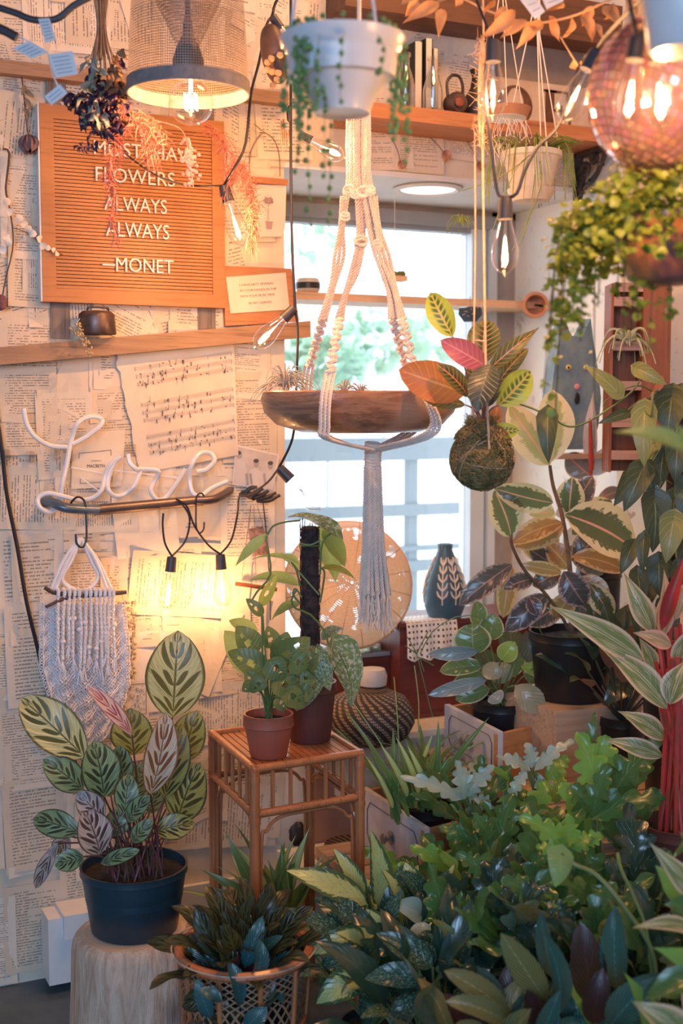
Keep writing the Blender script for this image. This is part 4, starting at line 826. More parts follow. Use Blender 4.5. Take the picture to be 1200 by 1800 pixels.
# ---------------------------------------------------------------- macrame hanger, bowl, air plants
hb = 2.35; s_ = hb/2200
t = thing('macrame_hanger', 'cream cotton macrame hanger with long tassel carrying the wooden bowl', 'macrame', P(655, 1110, hb)); q = random.Random(8)
ring = P(631, 118, hb)
m = MB()
tops = [(x_, q.uniform(-.008, .008)) for x_ in np.linspace(611, 649, 11)]; n1 = [(x_, y_) for x_, y_ in np.linspace((609, 320), (655, 320), 11)]
for i, ((x_, dy), (xb, yb_)) in enumerate(zip(tops, n1)): rope(m, bez([ring, P(x_, 200, hb+dy), P(x_, 300, hb+dy), P(xb, 330, hb+dy)], 8), .0030)
m.build('upper_cords', MT['cotton'], t)
def braid(mb, path, r, h, amp=.0045, pitch=.012):       # row of square knots
    pts = bez([P(x, y, hh_) for x, y, hh_ in path], 40); L = sum((b-a).length for a, b in zip(pts, pts[1:])); n = int(L/pitch)
    mb.tube(pts, r*1.2, 6)
    for i in range(n):
        f = (i+.5)/n*(len(pts)-1); j = int(f); p = pts[j].lerp(pts[min(j+1, len(pts)-1)], f-j); d = (pts[min(j+1, len(pts)-1)]-pts[j]).normalized(); sd = d.cross(V(FH)).normalized(); fl = 1 if i % 2 else -1
        mb.tube(bez([p-sd*amp*1.5-d*pitch*.3*fl, p-sd*amp*.6+FH*-.0045+d*pitch*.2, p+sd*amp*.6+FH*-.0045-d*pitch*.1, p+sd*amp*1.5+d*pitch*.3*fl, p+sd*amp*.3+FH*.004, p-sd*amp*1.5-d*pitch*.3*fl], 14), r, 5)
arms = {'left_arm': ([(606, 345), (600, 400), (596, 450), (585, 500), (567, 562)], [(567, 562, 2.37), (556, 600, 2.42), (543, 645, 2.5)], [(543, 645, 2.5), (540, 690, 2.52), (565, 760, 2.5), (652, 792, 2.38)]),
 'front_arm': ([(632, 345), (634, 420), (622, 480), (606, 520), (597, 560)], [(597, 560, 2.3), (588, 605, 2.24), (580, 655, 2.2)], [(580, 655, 2.2), (572, 700, 2.17), (570, 750, 2.17), (576, 772, 2.19), (652, 790, 2.33)]),
 'right_arm': ([(646, 345), (650, 400), (668, 450), (684, 510), (690, 560)], [(690, 560, 2.36), (700, 600, 2.4), (716, 650, 2.46)], [(716, 650, 2.46), (728, 690, 2.5), (730, 750, 2.48), (660, 792, 2.38)]),
 'far_right_arm': ([(655, 345), (664, 400), (676, 450), (694, 510), (706, 560)], [(706, 560, 2.34), (716, 600, 2.3), (727, 650, 2.27)], [(727, 650, 2.27), (750, 700, 2.19), (766, 745, 2.2), (740, 770, 2.22), (662, 790, 2.33)])}
for nm, (up_, br, lo_) in arms.items():
    m = MB()
    for k_ in range(3):
        o_ = (k_-1)*8; rope(m, bez([P(x+o_*(.62+.38*math.sin(y*.045)), y, hb+(-.01+.007*k_)) for x, y in up_], 12), .0038, pitch=.019, seg=7, n=6)
    braid(m, br, .0036, hb)
    for k_ in range(3): rope(m, bez([P(x+(k_-1)*7, y+(k_-1)*2, hh_) for x, y, hh_ in lo_], 16), .0036, pitch=.018, seg=7, n=6)
    m.build(nm, MT['cotton'], t)
m = MB(); 
for x_, y_, r_ in ((612, 335, .008), (624, 340, .009), (637, 338, .009), (650, 335, .008), (634, 425, .011), (606, 380, .007), (663, 430, .007)):
    c = P(x_, y_, hb-.012)
    for k_ in range(3): a0 = q.uniform(0, 3); m.tube([c+V(math.cos(a+a0)*r_, math.sin(a)*r_*.5, math.sin(a+a0)*r_*.7+(k_-1)*.003) for a in np.linspace(0, 2*PI, 10)[:-1]], .0028, 5, closed=True)
c = P(655, 792, hb)
for k_ in range(9): m.tube([c+V(math.cos(a)*(.013+.001*(k_ % 2)), math.sin(a)*.013, -.006*k_+.012+.003*math.sin(a)) for a in np.linspace(0, 2*PI, 14)[:-1]], .0033, 6, closed=True)
m.build('knots', MT['cotton'], t)
m = MB()
for i in range(34):
    a = i*2.4; r_ = .0150*math.sqrt((i+.5)/34); a0 = c+V(r_*math.cos(a), r_*math.sin(a), -.03); sp = 1.0+q.uniform(-.1, .1); dxx = 5*s_; 
    mid = c+V(r_*1.35*math.cos(a)+.002, r_*1.3*math.sin(a), -.17); e_ = c+V(r_*2.2*math.cos(a)+.006+q.uniform(-.003, .003), r_*2.0*math.sin(a), -.26-q.uniform(0, .02)); rope(m, bez([a0, mid, e_], 10), .0034, pitch=.016, n=5, seg=6)
    for j in range(5): m.tube(bez([e_, e_+V(q.uniform(-.006, .006), q.uniform(-.005, .005), -.03), e_+V(q.uniform(-.012, .012), q.uniform(-.01, .01), -.055*q.uniform(.7, 1.3))], 5), .0009, 3)
m.build('tassel', MT['cotton'], t)
m = MB(); m.tube([ring+V(.012*math.cos(a), 0, .012*math.sin(a)+.008) for a in np.linspace(0, 2*PI, 16)[:-1]], .0022, 6, closed=True); m.tube([ring+V(0, 0, .02), V(ring.x, ring.y, 2.62)], .0035, 6); m.build('ring', MT['whitecotton'], t)
# bowl
bc = P(638, 762, hb+.02); bh = P(634, 688, hb+.02).z-bc.z; wv = lambda a, z: 1+.05*math.sin(2*a+1)+.02*math.sin(5*a)+.012*math.sin(9*a+z*40)
kb = N('carved_teak'); ob = kb.obj((1, 1, 5)); n1 = kb.noise(ob, 7, 5, .6, 2.5); n2 = kb.noise(kb.obj((3, 3, 22)), 9, 4, .6, 1.5); cc = kb.mix(kb.step(n1, .35, .62), (.42, .22, .13), (.24, .12, .08)); cc = kb.mix(kb.math('MULTIPLY', kb.step(n2, .55, .72), .6), cc, (.12, .06, .045)); cc = kb.mix(kb.math('MULTIPLY', kb.step(kb.noise(kb.obj(), 5, 2), .58, .68), .7), cc, (.55, .36, .26)); MT['teak'] = kb.bsdf(cc, .32, nrm=kb.bump(n2, .25, .003), coat=.25)
t = thing('wooden_bowl', 'large irregular polished wooden bowl resting in the macrame hanger', 'bowl', bc); m = MB(); R0 = .192
m.lathe([(R0*.35, .001), (R0*.60, .003), (R0*.84, bh*.22), (R0*.96, bh*.5), (R0*1.0, bh*.8), (R0*.985, bh*.97), (R0*.955, bh), (R0*.92, bh*.96), (R0*.88, bh*.7), (R0*.7, bh*.35), (R0*.3, bh*.22), (.0, bh*.2)], bc, 56, wob=wv, sy=.72)
m.build('bowl', MT['teak'], t)
def airplant(name, label, c, L, n, col, seed, up=.4, curl=.8, r=.0016):
    t = thing(name, label, 'air plant', c-V(0, 0, .006)); m = MB(); q = random.Random(seed)
    for i in range(n):
        a = i*2.4; e = q.uniform(-.1, 1.35); d = dirv(a, e); l_ = L*q.uniform(.6, 1.1); p1 = c+d*l_*.45+V(0, 0, l_*.12*up); p2 = c+d*l_*.9+V(0, 0, -l_*curl*.15)+rv(l_*.1); p3 = p2+V(d.x, d.y, -curl*1.2)*l_*.25
        m.tube(bez([c, p1, p2, p3], 9), [r*1.5]*3+[r*1.1]*3+[r*.5]*4, 4)
    m.build('leaves', col, t); m = MB(); m.ball(c, .007, 8, 6); m.build('core', col, t); return t
tl = pm('silvery_air_plant', (.55, .52, .46), (.38, .38, .33), .8, sc=30)
def inb(px, py, h): return P(px, py, h)
airplant('air_plant', 'big wiry silver air plant on the left side of the wooden bowl', inb(503, 682, 2.38), .062, 80, tl, 1, up=1.2, curl=1.2, r=.0010)
airplant('air_plant', 'small pale air plant peeking over the bowl just right of the front cord', inb(606, 690, 2.42), .032, 26, tl, 2, r=.0009, up=1.5)
airplant('air_plant', 'small spiky air plant peeking over the middle of the bowl rim', inb(634, 692, 2.42), .030, 26, tl, 3, r=.0009, up=1)
# ---------------------------------------------------------------- moss ball plant
hk = 2.15; kc = P(847, 806, hk); t = thing('moss_ball_plant', 'hanging moss ball wrapped in twine with red and green prayer plant leaves', 'plant', kc-V(0, 0, .055)); q = random.Random(21)
moss = pm('dry_moss', (.13, .12, .04), (.34, .22, .09), .95, sc=35, bump=1, bsc=90); m = MB()
m.lathe([(.051*math.sin(a)*(1-.28*max(0, -math.cos(a))**2*0) if True else 0, -.053*math.cos(a)) for a in np.linspace(.03, PI*.80, 20)]+[(.026, .052), (.018, .066), (.004, .068)], kc, 36, wob=lambda a, z: 1+.12*mnoise.noise(V(math.cos(a)*2, math.sin(a)*2, z*40)))
m.build('moss_core', moss, t)
m = MB()
for i in range(2600):
    th_ = math.acos(q.uniform(-1, .85)); a = q.uniform(0, 2*PI); d = V(math.sin(th_)*math.cos(a), math.sin(th_)*math.sin(a), math.cos(th_)); p = kc+d*(.0505+.003*mnoise.noise(d*5))+V(0, 0, .01*(d.z > .5)); t_ = d.cross(rv(1)).normalized(); m.tube([p-d*.003, p+d*.004+t_*.004, p+d*.003+t_*.012], .0010, 3, cap=False)
for i in range(300):
    a = q.uniform(0, 2*PI); z_ = q.uniform(.045, .07); p = kc+V(.024*math.cos(a), .024*math.sin(a), z_); m.tube([p, p+rv(.008)+V(0, 0, .003), p+rv(.01)], .0006, 3, cap=False)
m.build('moss_strands', moss, t, kind='stuff') if False else m.build('moss_strands', moss, t)
m = MB()
for k_ in range(5):
    nx = V(q.uniform(-1, 1), q.uniform(-1, 1), q.uniform(-1, 1)).normalized(); u_ = nx.orthogonal().normalized(); v_ = nx.cross(u_); m.tube([kc+(u_*math.cos(a)+v_*math.sin(a))*.0545 for a in np.linspace(0, 2*PI, 30)[:-1]], .0010, 4, closed=True)
m.tube(bez([P(834, 232, 2.16), P(835, 400, hk), P(833, 560, hk), P(830, 700, hk), P(836, 770, hk)], 20), .0016, 5); m.tube(bez([P(850, 80, hk-.02), P(848, 240, hk-.02), P(850, 420, hk-.02), P(853, 620, hk-.02), P(856, 720, 2.11), P(860, 790, 2.10)], 24), .0022, 5)
m.tube([P(833, 598, hk-.015), P(852, 600, hk-.02)], .0012, 4)
m.build('twine', MT['jute'], t)
m = MB(); m.tube([P(850, 70, hk-.02), P(848, -40, hk-.02)], .002, 5)
for i in range(9): dx = q.uniform(-7, 7); m.tube(bez([P(848+dx*.3, 72, hk-.02), P(848+dx, 140, hk-.02), P(846+dx*.7, q.uniform(200, 260), hk-.02)], 8), .0014, 5)
for i in range(200): y_ = q.uniform(70, 260); p = P(848+q.gauss(0, 4), y_, hk-.02); m.tube(bez([p, p+rv(.008), p+rv(.018)], 4), .0004, 3, cap=False)
m.build('frayed_rope', MT['jute'], t)
MT['maranta'] = leafmat('prayer_plant_leaf', (.30, .42, .05), (.62, .42, .18), (.04, .09, .02), back=(.36, .045, .09), midw=.05, nv=8, vw=.10, patt='maranta', trans=.35)
MT['marantadark'] = leafmat('dark_prayer_plant_leaf', (.05, .075, .03), (.55, .25, .12), (.012, .02, .015), back=(.30, .04, .08), midw=.06, nv=9, vw=.12, patt='maranta', trans=.3)
MT['marantared'] = leafmat('red_leaf_underside', (.42, .10, .045), (.75, .34, .16), None, back=(.4, .1, .05), midw=.05, nv=9, vw=.10, trans=.4, rough=.45)
MT['marantapurple'] = leafmat('purple_leaf_underside', (.30, .035, .13), (.62, .22, .30), None, back=(.3, .04, .12), midw=.05, nv=9, vw=.12, trans=.35, rough=.45)
MT['marantablue'] = leafmat('blue_black_leaf', (.02, .035, .04), (.10, .12, .11), None, back=(.2, .04, .08), midw=.04, nv=10, vw=.2, trans=.1)
LL = [('green', 'maranta', (795, 592), (756, 514), 47, .02, 0), ('dark', 'marantadark', (849, 640), (855, 562), 60, .05, 0), ('purple', 'marantapurple', (857, 645), (774, 598), 44, -.02, 0), ('red', 'marantared', (818, 692), (700, 650), 70, -.03, 0), ('small_dark', 'marantadark', (822, 697), (766, 640), 34, -.06, 0), ('long', 'marantadark', (858, 650), (948, 575), 30, .0, 0), ('side_dark', 'marantadark', (864, 690), (928, 612), 30, .03, 0), ('right_green', 'maranta', (876, 712), (932, 652), 54, .0, 0), ('blue', 'marantablue', (862, 640), (838, 724), 52, -.08, 0), ('low_striped', 'marantadark', (818, 712), (738, 695), 26, .02, 0), ('low_green', 'maranta', (856, 762), (912, 757), 30, -.01, 0), ('rear', 'marantared', (862, 760), (874, 715), 26, .03, 0), ('centre', 'marantadark', (845, 700), (826, 640), 34, .02, 0), ('front_dark', 'marantablue', (858, 715), (872, 650), 30, 0, 0)]
st2 = MB(); top = kc+V(0, 0, .06)
for i, (nm, mt, a, b, wpx, dh, _) in enumerate(LL):
    m = MB(); A_ = P(*a, hk+dh*.5); B_ = P(*b, hk+dh); leaf(m, A_, B_, wpx*hk/2200, TOCAM(A_)+V(q.uniform(-.35, .35), 0, q.uniform(-.1, .45)), 'ellip' if nm != 'long' else 'lance', bend=.12, cup=.22, nu=8, nv=14, wave=.02)
    m.build('leaf', MT[mt], t); st2.tube(bez([top+rv(.006), top.lerp(A_, .5)+V(0, 0, .008), A_], 8), .0014, 5)
st2.build('leaf_stalks', pm('purple_stalk', (.20, .09, .10), rough=.5), t)
# ---------------------------------------------------------------- high shelf on the right
zt_ = W(842, 201, -.14).z; zb_ = W(842, 226, -.14).z
m = MB(); m.box((XO+.12, -.14, zb_), (XW, -.0025, zt_)); tag(m.build('high_shelf', MT['orangewood']), 'orange-brown wooden shelf above the window recess', 'shelf')
m = MB(); a = W(900, 60, -.10); m.box((XO+.10, -.11, a.z+.005), (XW, -.0025, a.z+.10)); tag(m.build('dark_beam', MT['darkwood']), 'dark brown wooden beam along the top behind the dried garland', 'beam')
def onshelf(px, y): p = W(px, 190, y); return V(p.x, y, zt_)
def bottle(label, px, h_): 
    c = onshelf(px, -.10); t = thing('glass_bottle', label, 'bottle', c); r = .0225; m = MB(); m.lathe([(r*.9, 0), (r, .004), (r, h_*.42), (r*.62, h_*.66), (r*.42, h_*.76), (r*.42, h_*.92), (r*.55, h_*.93), (r*.55, h_), (r*.42, h_)], c, 28, cap=False); m.build('glass', MT['bglass'], t)
    m = MB(); m.lathe([(0, .0005), (r*.9, .001), (r*.97, .006), (r*.8, .010), (0, .006)], c, 28); m.build('thick_base', MT['bglass'], t)
MT['bglass'] = glass('bottle_glass', (.93, .96, .96), base=.16)
bottle('clear glass milk bottle standing on the high shelf', 760, .125); bottle('clear glass bottle behind trailing strands right of the white pot', 712, .125)
c = onshelf(800, -.095); t = thing('brass_padlock', 'old brown round padlock with a tall shackle on the high shelf', 'padlock', c)
m = MB(); m.lathe([(.002, -.02), (.020, -.019), (.026, -.012), (.0265, .012), (.020, .020), (.002, .021)], c+V(0, 0, .0275), 28, ax=Matrix.Rotation(PI/2, 3, 'X')); m.build('body', MT['tin'], t)
m = MB(); m.tube(bez([c+V(-.020, 0, .045), c+V(-.022, 0, .075), c+V(-.008, 0, .092), c+V(.010, 0, .090), c+V(.019, 0, .070), c+V(.018, 0, .045)], 24), .0035, 8); m.build('shackle', MT['iron'], t)
m = MB(); m.lathe([(.0, 0), (.010, .0), (.011, .004), (.009, .006), (.006, .005), (0, .005)], c+V(-.004, -.022, .0275), 16, ax=Matrix.Rotation(PI/2, 3, 'X')); m.build('rosette', MT['copper'], t)
c = onshelf(838, -.08); m = MB(); m.lathe([(.025, 0), (.032, .02), (.030, .05), (.016, .075), (.012, .10), (.018, .115)], c, 24); tag(m.build('dark_vase', MT['iron']), 'dark vase in the gloom behind the frayed rope', 'vase')
for px, w_, h_, col, lb in ((722, .02, .16, (.03, .035, .03), 'dark upright book left of the milk bottle'), (740, .018, .17, (.02, .02, .02), 'black upright book beside the milk bottle'), (752, .013, .15, (.20, .15, .06), 'slim olive book behind the milk bottle')):
    c = onshelf(px, -.045); t = thing('shelf_book', lb, 'book', c); m = MB(); m.box(c-V(w_/2, .035, 0), c+V(w_/2, .035, h_)); m.build('cover', pm('book_cloth', col, rough=.7), t); m = MB(); m.box(c+V(-w_/2+.002, -.0355, .003), c+V(w_/2-.002, .030, h_+.0008)); m.build('page_block', MT['blank'], t)
a = onshelf(858, -.03); b = onshelf(1075, -.03); zs2 = W(950, 145, -.03).z
t = thing('painted_sign', 'old cream board with big brown serif letters O E C', 'sign', (1.8, -.02, zt_)); m = MB(); m.box((a.x, -.030, zt_), (b.x, -.014, zs2)); m.build('board', pm('chalky_cream_board', (.66, .56, .44), (.50, .38, .27), .8, sc=10, bump=.15), t)
m = MB(); m.box((a.x+.03, -.026, zs2), (b.x, -.012, zs2+.13)); tag(m.build('grey_board', pm('brown_grey_board', (.30, .24, .19), (.22, .17, .13), .7, sc=8)), 'plain grey-brown board standing above the lettered sign', 'board')
LH = (zs2-zt_); lz = zt_+LH*.10; lh = LH*.78; bl = pm('brown_letter_paint', (.16, .075, .035), (.10, .05, .03), .7, sc=40)
def letter_O(px):
    c = onshelf(px, -.0308); m = MB(); n = 36; w_ = lh*.52; wi = w_*.50; zi = lh*.44; cz = lz+lh/2; o_ = []
    for i in range(n): aa = 2*PI*i/n; o_.append((c.x+w_*math.cos(aa), cz+lh/2*math.sin(aa), c.x+wi*math.cos(aa), cz+zi*math.sin(aa)))
    for i in range(n):
        j = (i+1) % n; k_ = m.add([V(o_[i][0], -.0309, o_[i][1]), V(o_[j][0], -.0309, o_[j][1]), V(o_[j][2], -.0309, o_[j][3]), V(o_[i][2], -.0309, o_[i][3])]); m.face((k_, k_+1, k_+2, k_+3))
    m.build('letter_o', bl, t)
letter_O(905)
c = onshelf(952, -.031); m = MB(); w_ = lh*.9; B_ = lambda x0, z0, x1, z1: m.box((c.x+x0*w_, -.0312, lz+z0*lh), (c.x+x1*w_, -.0301, lz+z1*lh))
B_(.12, 0, .42, 1); B_(0, 0, .5, .06); B_(0, .94, .5, 1); B_(.4, .94, .92, 1); B_(.84, .72, .92, .97); B_(.4, 0, 1, .06); B_(.92, .0, 1, .30); B_(.42, .47, .68, .53); B_(.64, .36, .70, .64); m.build('letter_e', bl, t)
c = onshelf(1062, -.031); m = MB(); n = 26; w_ = lh*.5; cz = lz+lh/2; pr_ = []
for i in range(n+1): aa = .25*PI+1.5*PI*i/n; pr_.append((c.x+w_*math.cos(aa), cz+lh/2*math.sin(aa), c.x+w_*.45*math.cos(aa), cz+lh*.45*math.sin(aa)))
for p_, q_ in zip(pr_, pr_[1:]): k_ = m.add([V(p_[0], -.0309, p_[1]), V(q_[0], -.0309, q_[1]), V(q_[2], -.0309, q_[3]), V(p_[2], -.0309, p_[3])]); m.face((k_, k_+1, k_+2, k_+3))
m.build('letter_c', bl, t)
# iron bracket under the shelf end
t = thing('iron_bracket', 'black ornate cast iron bracket under the right end of the high shelf', 'bracket', W(1030, 330, -.02)); bx = W(1034, 290, -.05).x; m = MB(); zz = zb_-.002
m.box((bx-.012, -.012, zz-.115), (bx+.012, -.004, zz)); m.box((bx-.012, -.13, zz-.010), (bx+.012, -.004, zz)); m.build('flange', MT['iron'], t)
m = MB()
for pts in (((-.008, -.11), (-.04, -.085), (-.085, -.06), (-.12, -.012)), ((-.01, -.05), (-.035, -.03), (-.05, -.04), (-.04, -.055), (-.025, -.045)), ((-.06, -.012), (-.07, -.03), (-.085, -.025), (-.08, -.012)), ((-.012, -.09), (-.03, -.07), (-.03, -.055), (-.015, -.06))): m.tube(bez([V(bx, y, zz+z_) for y, z_ in pts], 18), .0055, 6, flat=1.5)
for y, z_ in ((-.03, -.095), (-.06, -.075), (-.1, -.04), (-.02, -.118), (-.045, -.045)): m.ball(V(bx, y, zz+z_), .009, 8, 6, (1.2, .8, .8), wob=.3)
m.build('scrollwork', MT['iron'], t)
# pressed dried flowers on the pages over the recess
for i, (a, b, r_) in enumerate((((688, 242), (704, 288), .011), ((752, 238), (782, 272), .013), ((815, 240), (842, 290), .012))):
    A_ = W(*a, -.012); B_ = W(*b, -.018); t = thing('dried_flower', ('leftmost of the three dried flowers pinned over the window recess', 'middle of the three dried flowers pinned over the window recess', 'rightmost of the three dried flowers pinned over the recess, behind twine')[i], 'dried flower', B_, 'dried flowers pinned over the recess')
    m = MB(); m.tube(bez([A_, A_.lerp(B_, .5)+V(.004, 0, 0), B_], 8), .0011, 4); m.build('stem', MT['twig'], t); m = MB()
    for k_ in range(9): aa = k_*.7; leaf(m, B_+V(0, 0, .006), B_+V(math.cos(aa)*r_, -.004, math.sin(aa)*r_*.8-.006), r_*.9, V(0, -1, 0), 'round', nu=4, nv=5, cup=.5, bend=.3)
    m.build('petals', pm('dried_rust_petals', (.42, .16, .08), (.60, .32, .2), .8, sc=60), t)
# hanging terracotta saucer
hs = 2.45; c = P(888, 208, hs); t = thing('hanging_saucer', 'terracotta saucer with pale underside hung on thin cords by the letters', 'saucer', c); r = 43*hs/2200
m = MB(); m.lathe([(0, 0), (r*.86, 0), (r, .016), (r*1.02, .018), (r*.96, .018), (r*.8, .005), (0, .005)], c, 32); m.build('dish', MT['terraclay'], t); m = MB(); m.lathe([(0, -.0015), (r*.84, -.0008), (r*.84, .0002)], c, 32); m.build('pale_underside', MT['white'], t)
m = MB(); 
for a in (.2, 2.2, 4.2): m.tube([c+V(r*math.cos(a), r*math.sin(a), .014), P(882, -40, hs)], .0012, 4)
m.build('cord', MT['cotton'], t)
m = MB(); q = random.Random(5)
for i in range(26): p = c+V(q.uniform(-.03, .035), -.02, -.004); m.tube(bez([p, p+V(q.uniform(-.02, .02), 0, -.03), p+V(q.uniform(-.02, .02), 0, -.06), p+V(q.uniform(-.015, .02), 0, -.09)], 8), .0006, 3)
m.build('fine_roots', MT['cotton'], t)
# cream hanging pot
hc = 2.45; s_ = hc/2200; c = P(933, 350, hc); H = P(933, 268, hc).z-c.z; t = thing('cream_hanging_pot', 'cream ribbed pot on cords with grassy fringe under the painted letters', 'plant pot', c)
m = MB(); r0 = 33*s_; r1 = 48*s_; m.lathe([(r0*.9, .012), (r0, .014), (r0*1.18, H*.4), (r1*.97, H*.85), (r1, H-.012), (r1*1.09, H-.010), (r1*1.09, H), (r1*1.0, H), (r1*.93, H-.02)], c, 40, wob=lambda a, z: 1+.012*math.sin(a*22)); m.build('pot', MT['creampot'], t)
m = MB(); m.lathe([(0, H-.02), (r1*.95, H-.018)], c, 24); m.build('soil', MT['soil'], t)
m = MB(); m.lathe([(r0*.7, -.006), (r0*.95, -.004), (r0*1.22, .014), (r0*1.26, .018), (r0*1.1, .016), (r0*.8, .010)], c, 36); m.build('saucer', MT['creampot'], t)
m = MB()
for x_, e_ in ((882, (928, 60)), (951, (944, 60)), (962, (946, 60)), (984, (948, 60))): m.tube([P(x_, 272, hc-(.0 if x_ in (882, 984) else .05)), P(*e_, hc), P(948, -40, hc)], .0014, 5)
m.build('cord', MT['cotton'], t)
MT['grass'] = pm('rhipsalis_green', (.22, .34, .08), (.40, .46, .16), .5, sc=40, trans=.3)
m = MB(); q = random.Random(14)
for i in range(130):
    a = q.uniform(0, 6.28); b = c+V(.02*math.cos(a), .02*math.sin(a), H); k_ = q.uniform(.6, 1.1)
    if q.random() < .6: m.tube(bez([b, b+V(.04*math.cos(a), .04*math.sin(a), .022*k_), b+V(.075*math.cos(a)*k_, .075*math.sin(a)*k_, .012)], 6), .0010, 3)
    else: m.tube(bez([b, b+V(.05*math.cos(a), .05*math.sin(a), .014), b+V(.062*math.cos(a), .062*math.sin(a), -.03*k_), b+V(.068*math.cos(a)+q.uniform(-.01, .01), .066*math.sin(a), -.085*k_)], 8), .0009, 3)
for (x0_, y0_, x1_, y1_) in ((905, 300, 860, 420), (950, 330, 900, 440), (880, 310, 812, 335), (930, 380, 905, 455), (925, 300, 918, 380)): m.tube(bez([c+V(0, -.02, H), P(x0_, y0_, hc-.1), P(x1_, y1_, hc-.12)], 9), .0009, 4)
m.build('grassy_fringe', MT['grass'], t)
# little air plant hanging in front of the window head
airplant('air_plant', 'tiny green air plant hanging by the twine over the window', P(812, 388, 2.5), .028, 12, MT['grass'], 8, up=1, curl=2, r=.0014)
# dried leaf garland
t = thing('dried_garland', 'garland of papery orange-tan dried leaves along the top right', 'garland', P(930, 80, 1.95)); m = MB(); q = random.Random(31)
gp = bez([P(690, -20, 2.1), P(740, 10, 2.05), P(800, -5, 2.0), P(860, 20, 2.0), P(930, 40, 1.95), P(1000, 30, 1.95), P(1060, 5, 1.9), P(1110, -20, 1.9)], 40); m.tube(gp, .0018, 5); m.tube(bez([P(985, 65, 1.95), P(1000, 90, 1.93), P(1015, 115, 1.92)], 8), .0012, 4); m.build('stem', pm('dry_twig', (.45, .27, .15), rough=.8), t)
m = MB()
def dl(x0_, y0_, x1_, y1_, w_, h=1.95, **k_): leaf(m, P(x0_, y0_, h), P(x1_, y1_, h+q.uniform(-.02, .02)), w_*h/2200, V(q.uniform(-.6, .6), -1, q.uniform(-.4, .4)), 'lance', nu=6, nv=10, bend=q.uniform(-.2, .25), cup=.5, wave=.06)
for a in ((772, 5, 706, 42, 22), (775, 15, 770, 68, 20), (735, 0, 712, 30, 18), (905, 18, 840, 70, 26), (925, 35, 878, 68, 22), (935, 40, 905, 88, 24), (955, 40, 915, 62, 20), (965, 28, 985, 75, 26), (1005, 30, 985, 68, 22), (1020, 28, 1040, 75, 24), (1040, 10, 1022, 48, 20), (1060, 10, 1092, 45, 26), (1078, 5, 1060, 35, 20), (870, 0, 848, 25, 18), (812, -5, 800, 12, 14), (1100, 0, 1118, 30, 22), (990, 5, 958, 20, 22), (890, 10, 868, 40, 18), (1015, 112, 1000, 118, 16), (1018, 110, 1030, 122, 14), (720, -10, 705, 8, 16), (1045, 40, 1060, 70, 15)): dl(*a)
m.build('dried_leaves', pm('papery_dried_leaf', (.68, .36, .17), (.55, .26, .11), .7, sc=25, trans=.25), t)
for lb, pts in (('white tag over the dried garland, left one', [(905, -12), (935, -14), (958, 20), (940, 34)]), ('white tag over the dried garland, right one', [(945, -20), (990, -20), (990, 2), (960, 16)])):
    A = [P(x, y, 1.9) for x, y in pts]; tt = thing('paper_label', lb, 'tag', A[3]); m = MB(); m.quad(*A); m.build('card', MT['whitepot'], tt); m = MB()
    for i in range(3): a_ = A[0].lerp(A[3], .25+.25*i)+V(0, -.002, 0); b_ = A[1].lerp(A[2], .25+.25*i)+V(0, -.002, 0); m.beam(a_.lerp(b_, .15), a_.lerp(b_, .8), .0003, .0007)
    m.build('print', dk, tt)
# ---------------------------------------------------------------- mirror ball
hd = 1.58; c = P(1174, 166, hd); Rb = 138*hd/2200; t = thing('mirror_ball', 'large mirror ball with rosy reflections painted into its tiles at the top right', 'mirror ball', c-V(0, 0, Rb))
m = MB(); m.ball(c, Rb*.985, 40, 30); m.build('core', pm('dark_grout', (.22, .12, .11), rough=.5), t)
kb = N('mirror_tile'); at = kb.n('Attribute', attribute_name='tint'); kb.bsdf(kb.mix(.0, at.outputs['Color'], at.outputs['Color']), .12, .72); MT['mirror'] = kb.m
m = MB(); q = random.Random(2); NRo = 30; tl_ = Matrix.Rotation(.35, 3, 'Y') @ Matrix.Rotation(.2, 3, 'X')
for i in range(1, NRo):
    th_ = PI*(i-.5)/(NRo-1); nn = max(4, int(round(2*PI*math.sin(th_)/(PI/(NRo-1)))))
    for k_ in range(nn):
        a = 2*PI*(k_+.5)/nn; dd = tl_ @ V(math.sin(th_)*math.cos(a), math.sin(th_)*math.sin(a), math.cos(th_)); e1 = tl_ @ V(-math.sin(a), math.cos(a), 0); e2 = dd.cross(e1); hw = Rb*PI/(NRo-1)*.43; cc = c+dd*Rb; jt = rv(.09); e1 = (e1+dd*jt.x); e2 = (e2+dd*jt.y)
        b_ = q.uniform(.75, 1); m.col = (1.0*b_, (.42+.25*q.random())*b_, (.42+.22*q.random())*b_, 1); n = m.add([cc-e1*hw-e2*hw, cc+e1*hw-e2*hw, cc+e1*hw+e2*hw, cc-e1*hw+e2*hw]); m.face((n, n+1, n+2, n+3))  # pink tile tint stands in for rosy reflections
m.col = None; m.build('mirror_tiles', MT['mirror'], t, smooth=False); m = MB(); m.tube([c+V(0, 0, Rb), V(c.x, c.y, 2.6)], .0015, 5); m.lathe([(.014, Rb-.002), (.014, Rb+.008), (.004, Rb+.012)], c, 16); m.build('hanging_cap', MT['iron'], t)
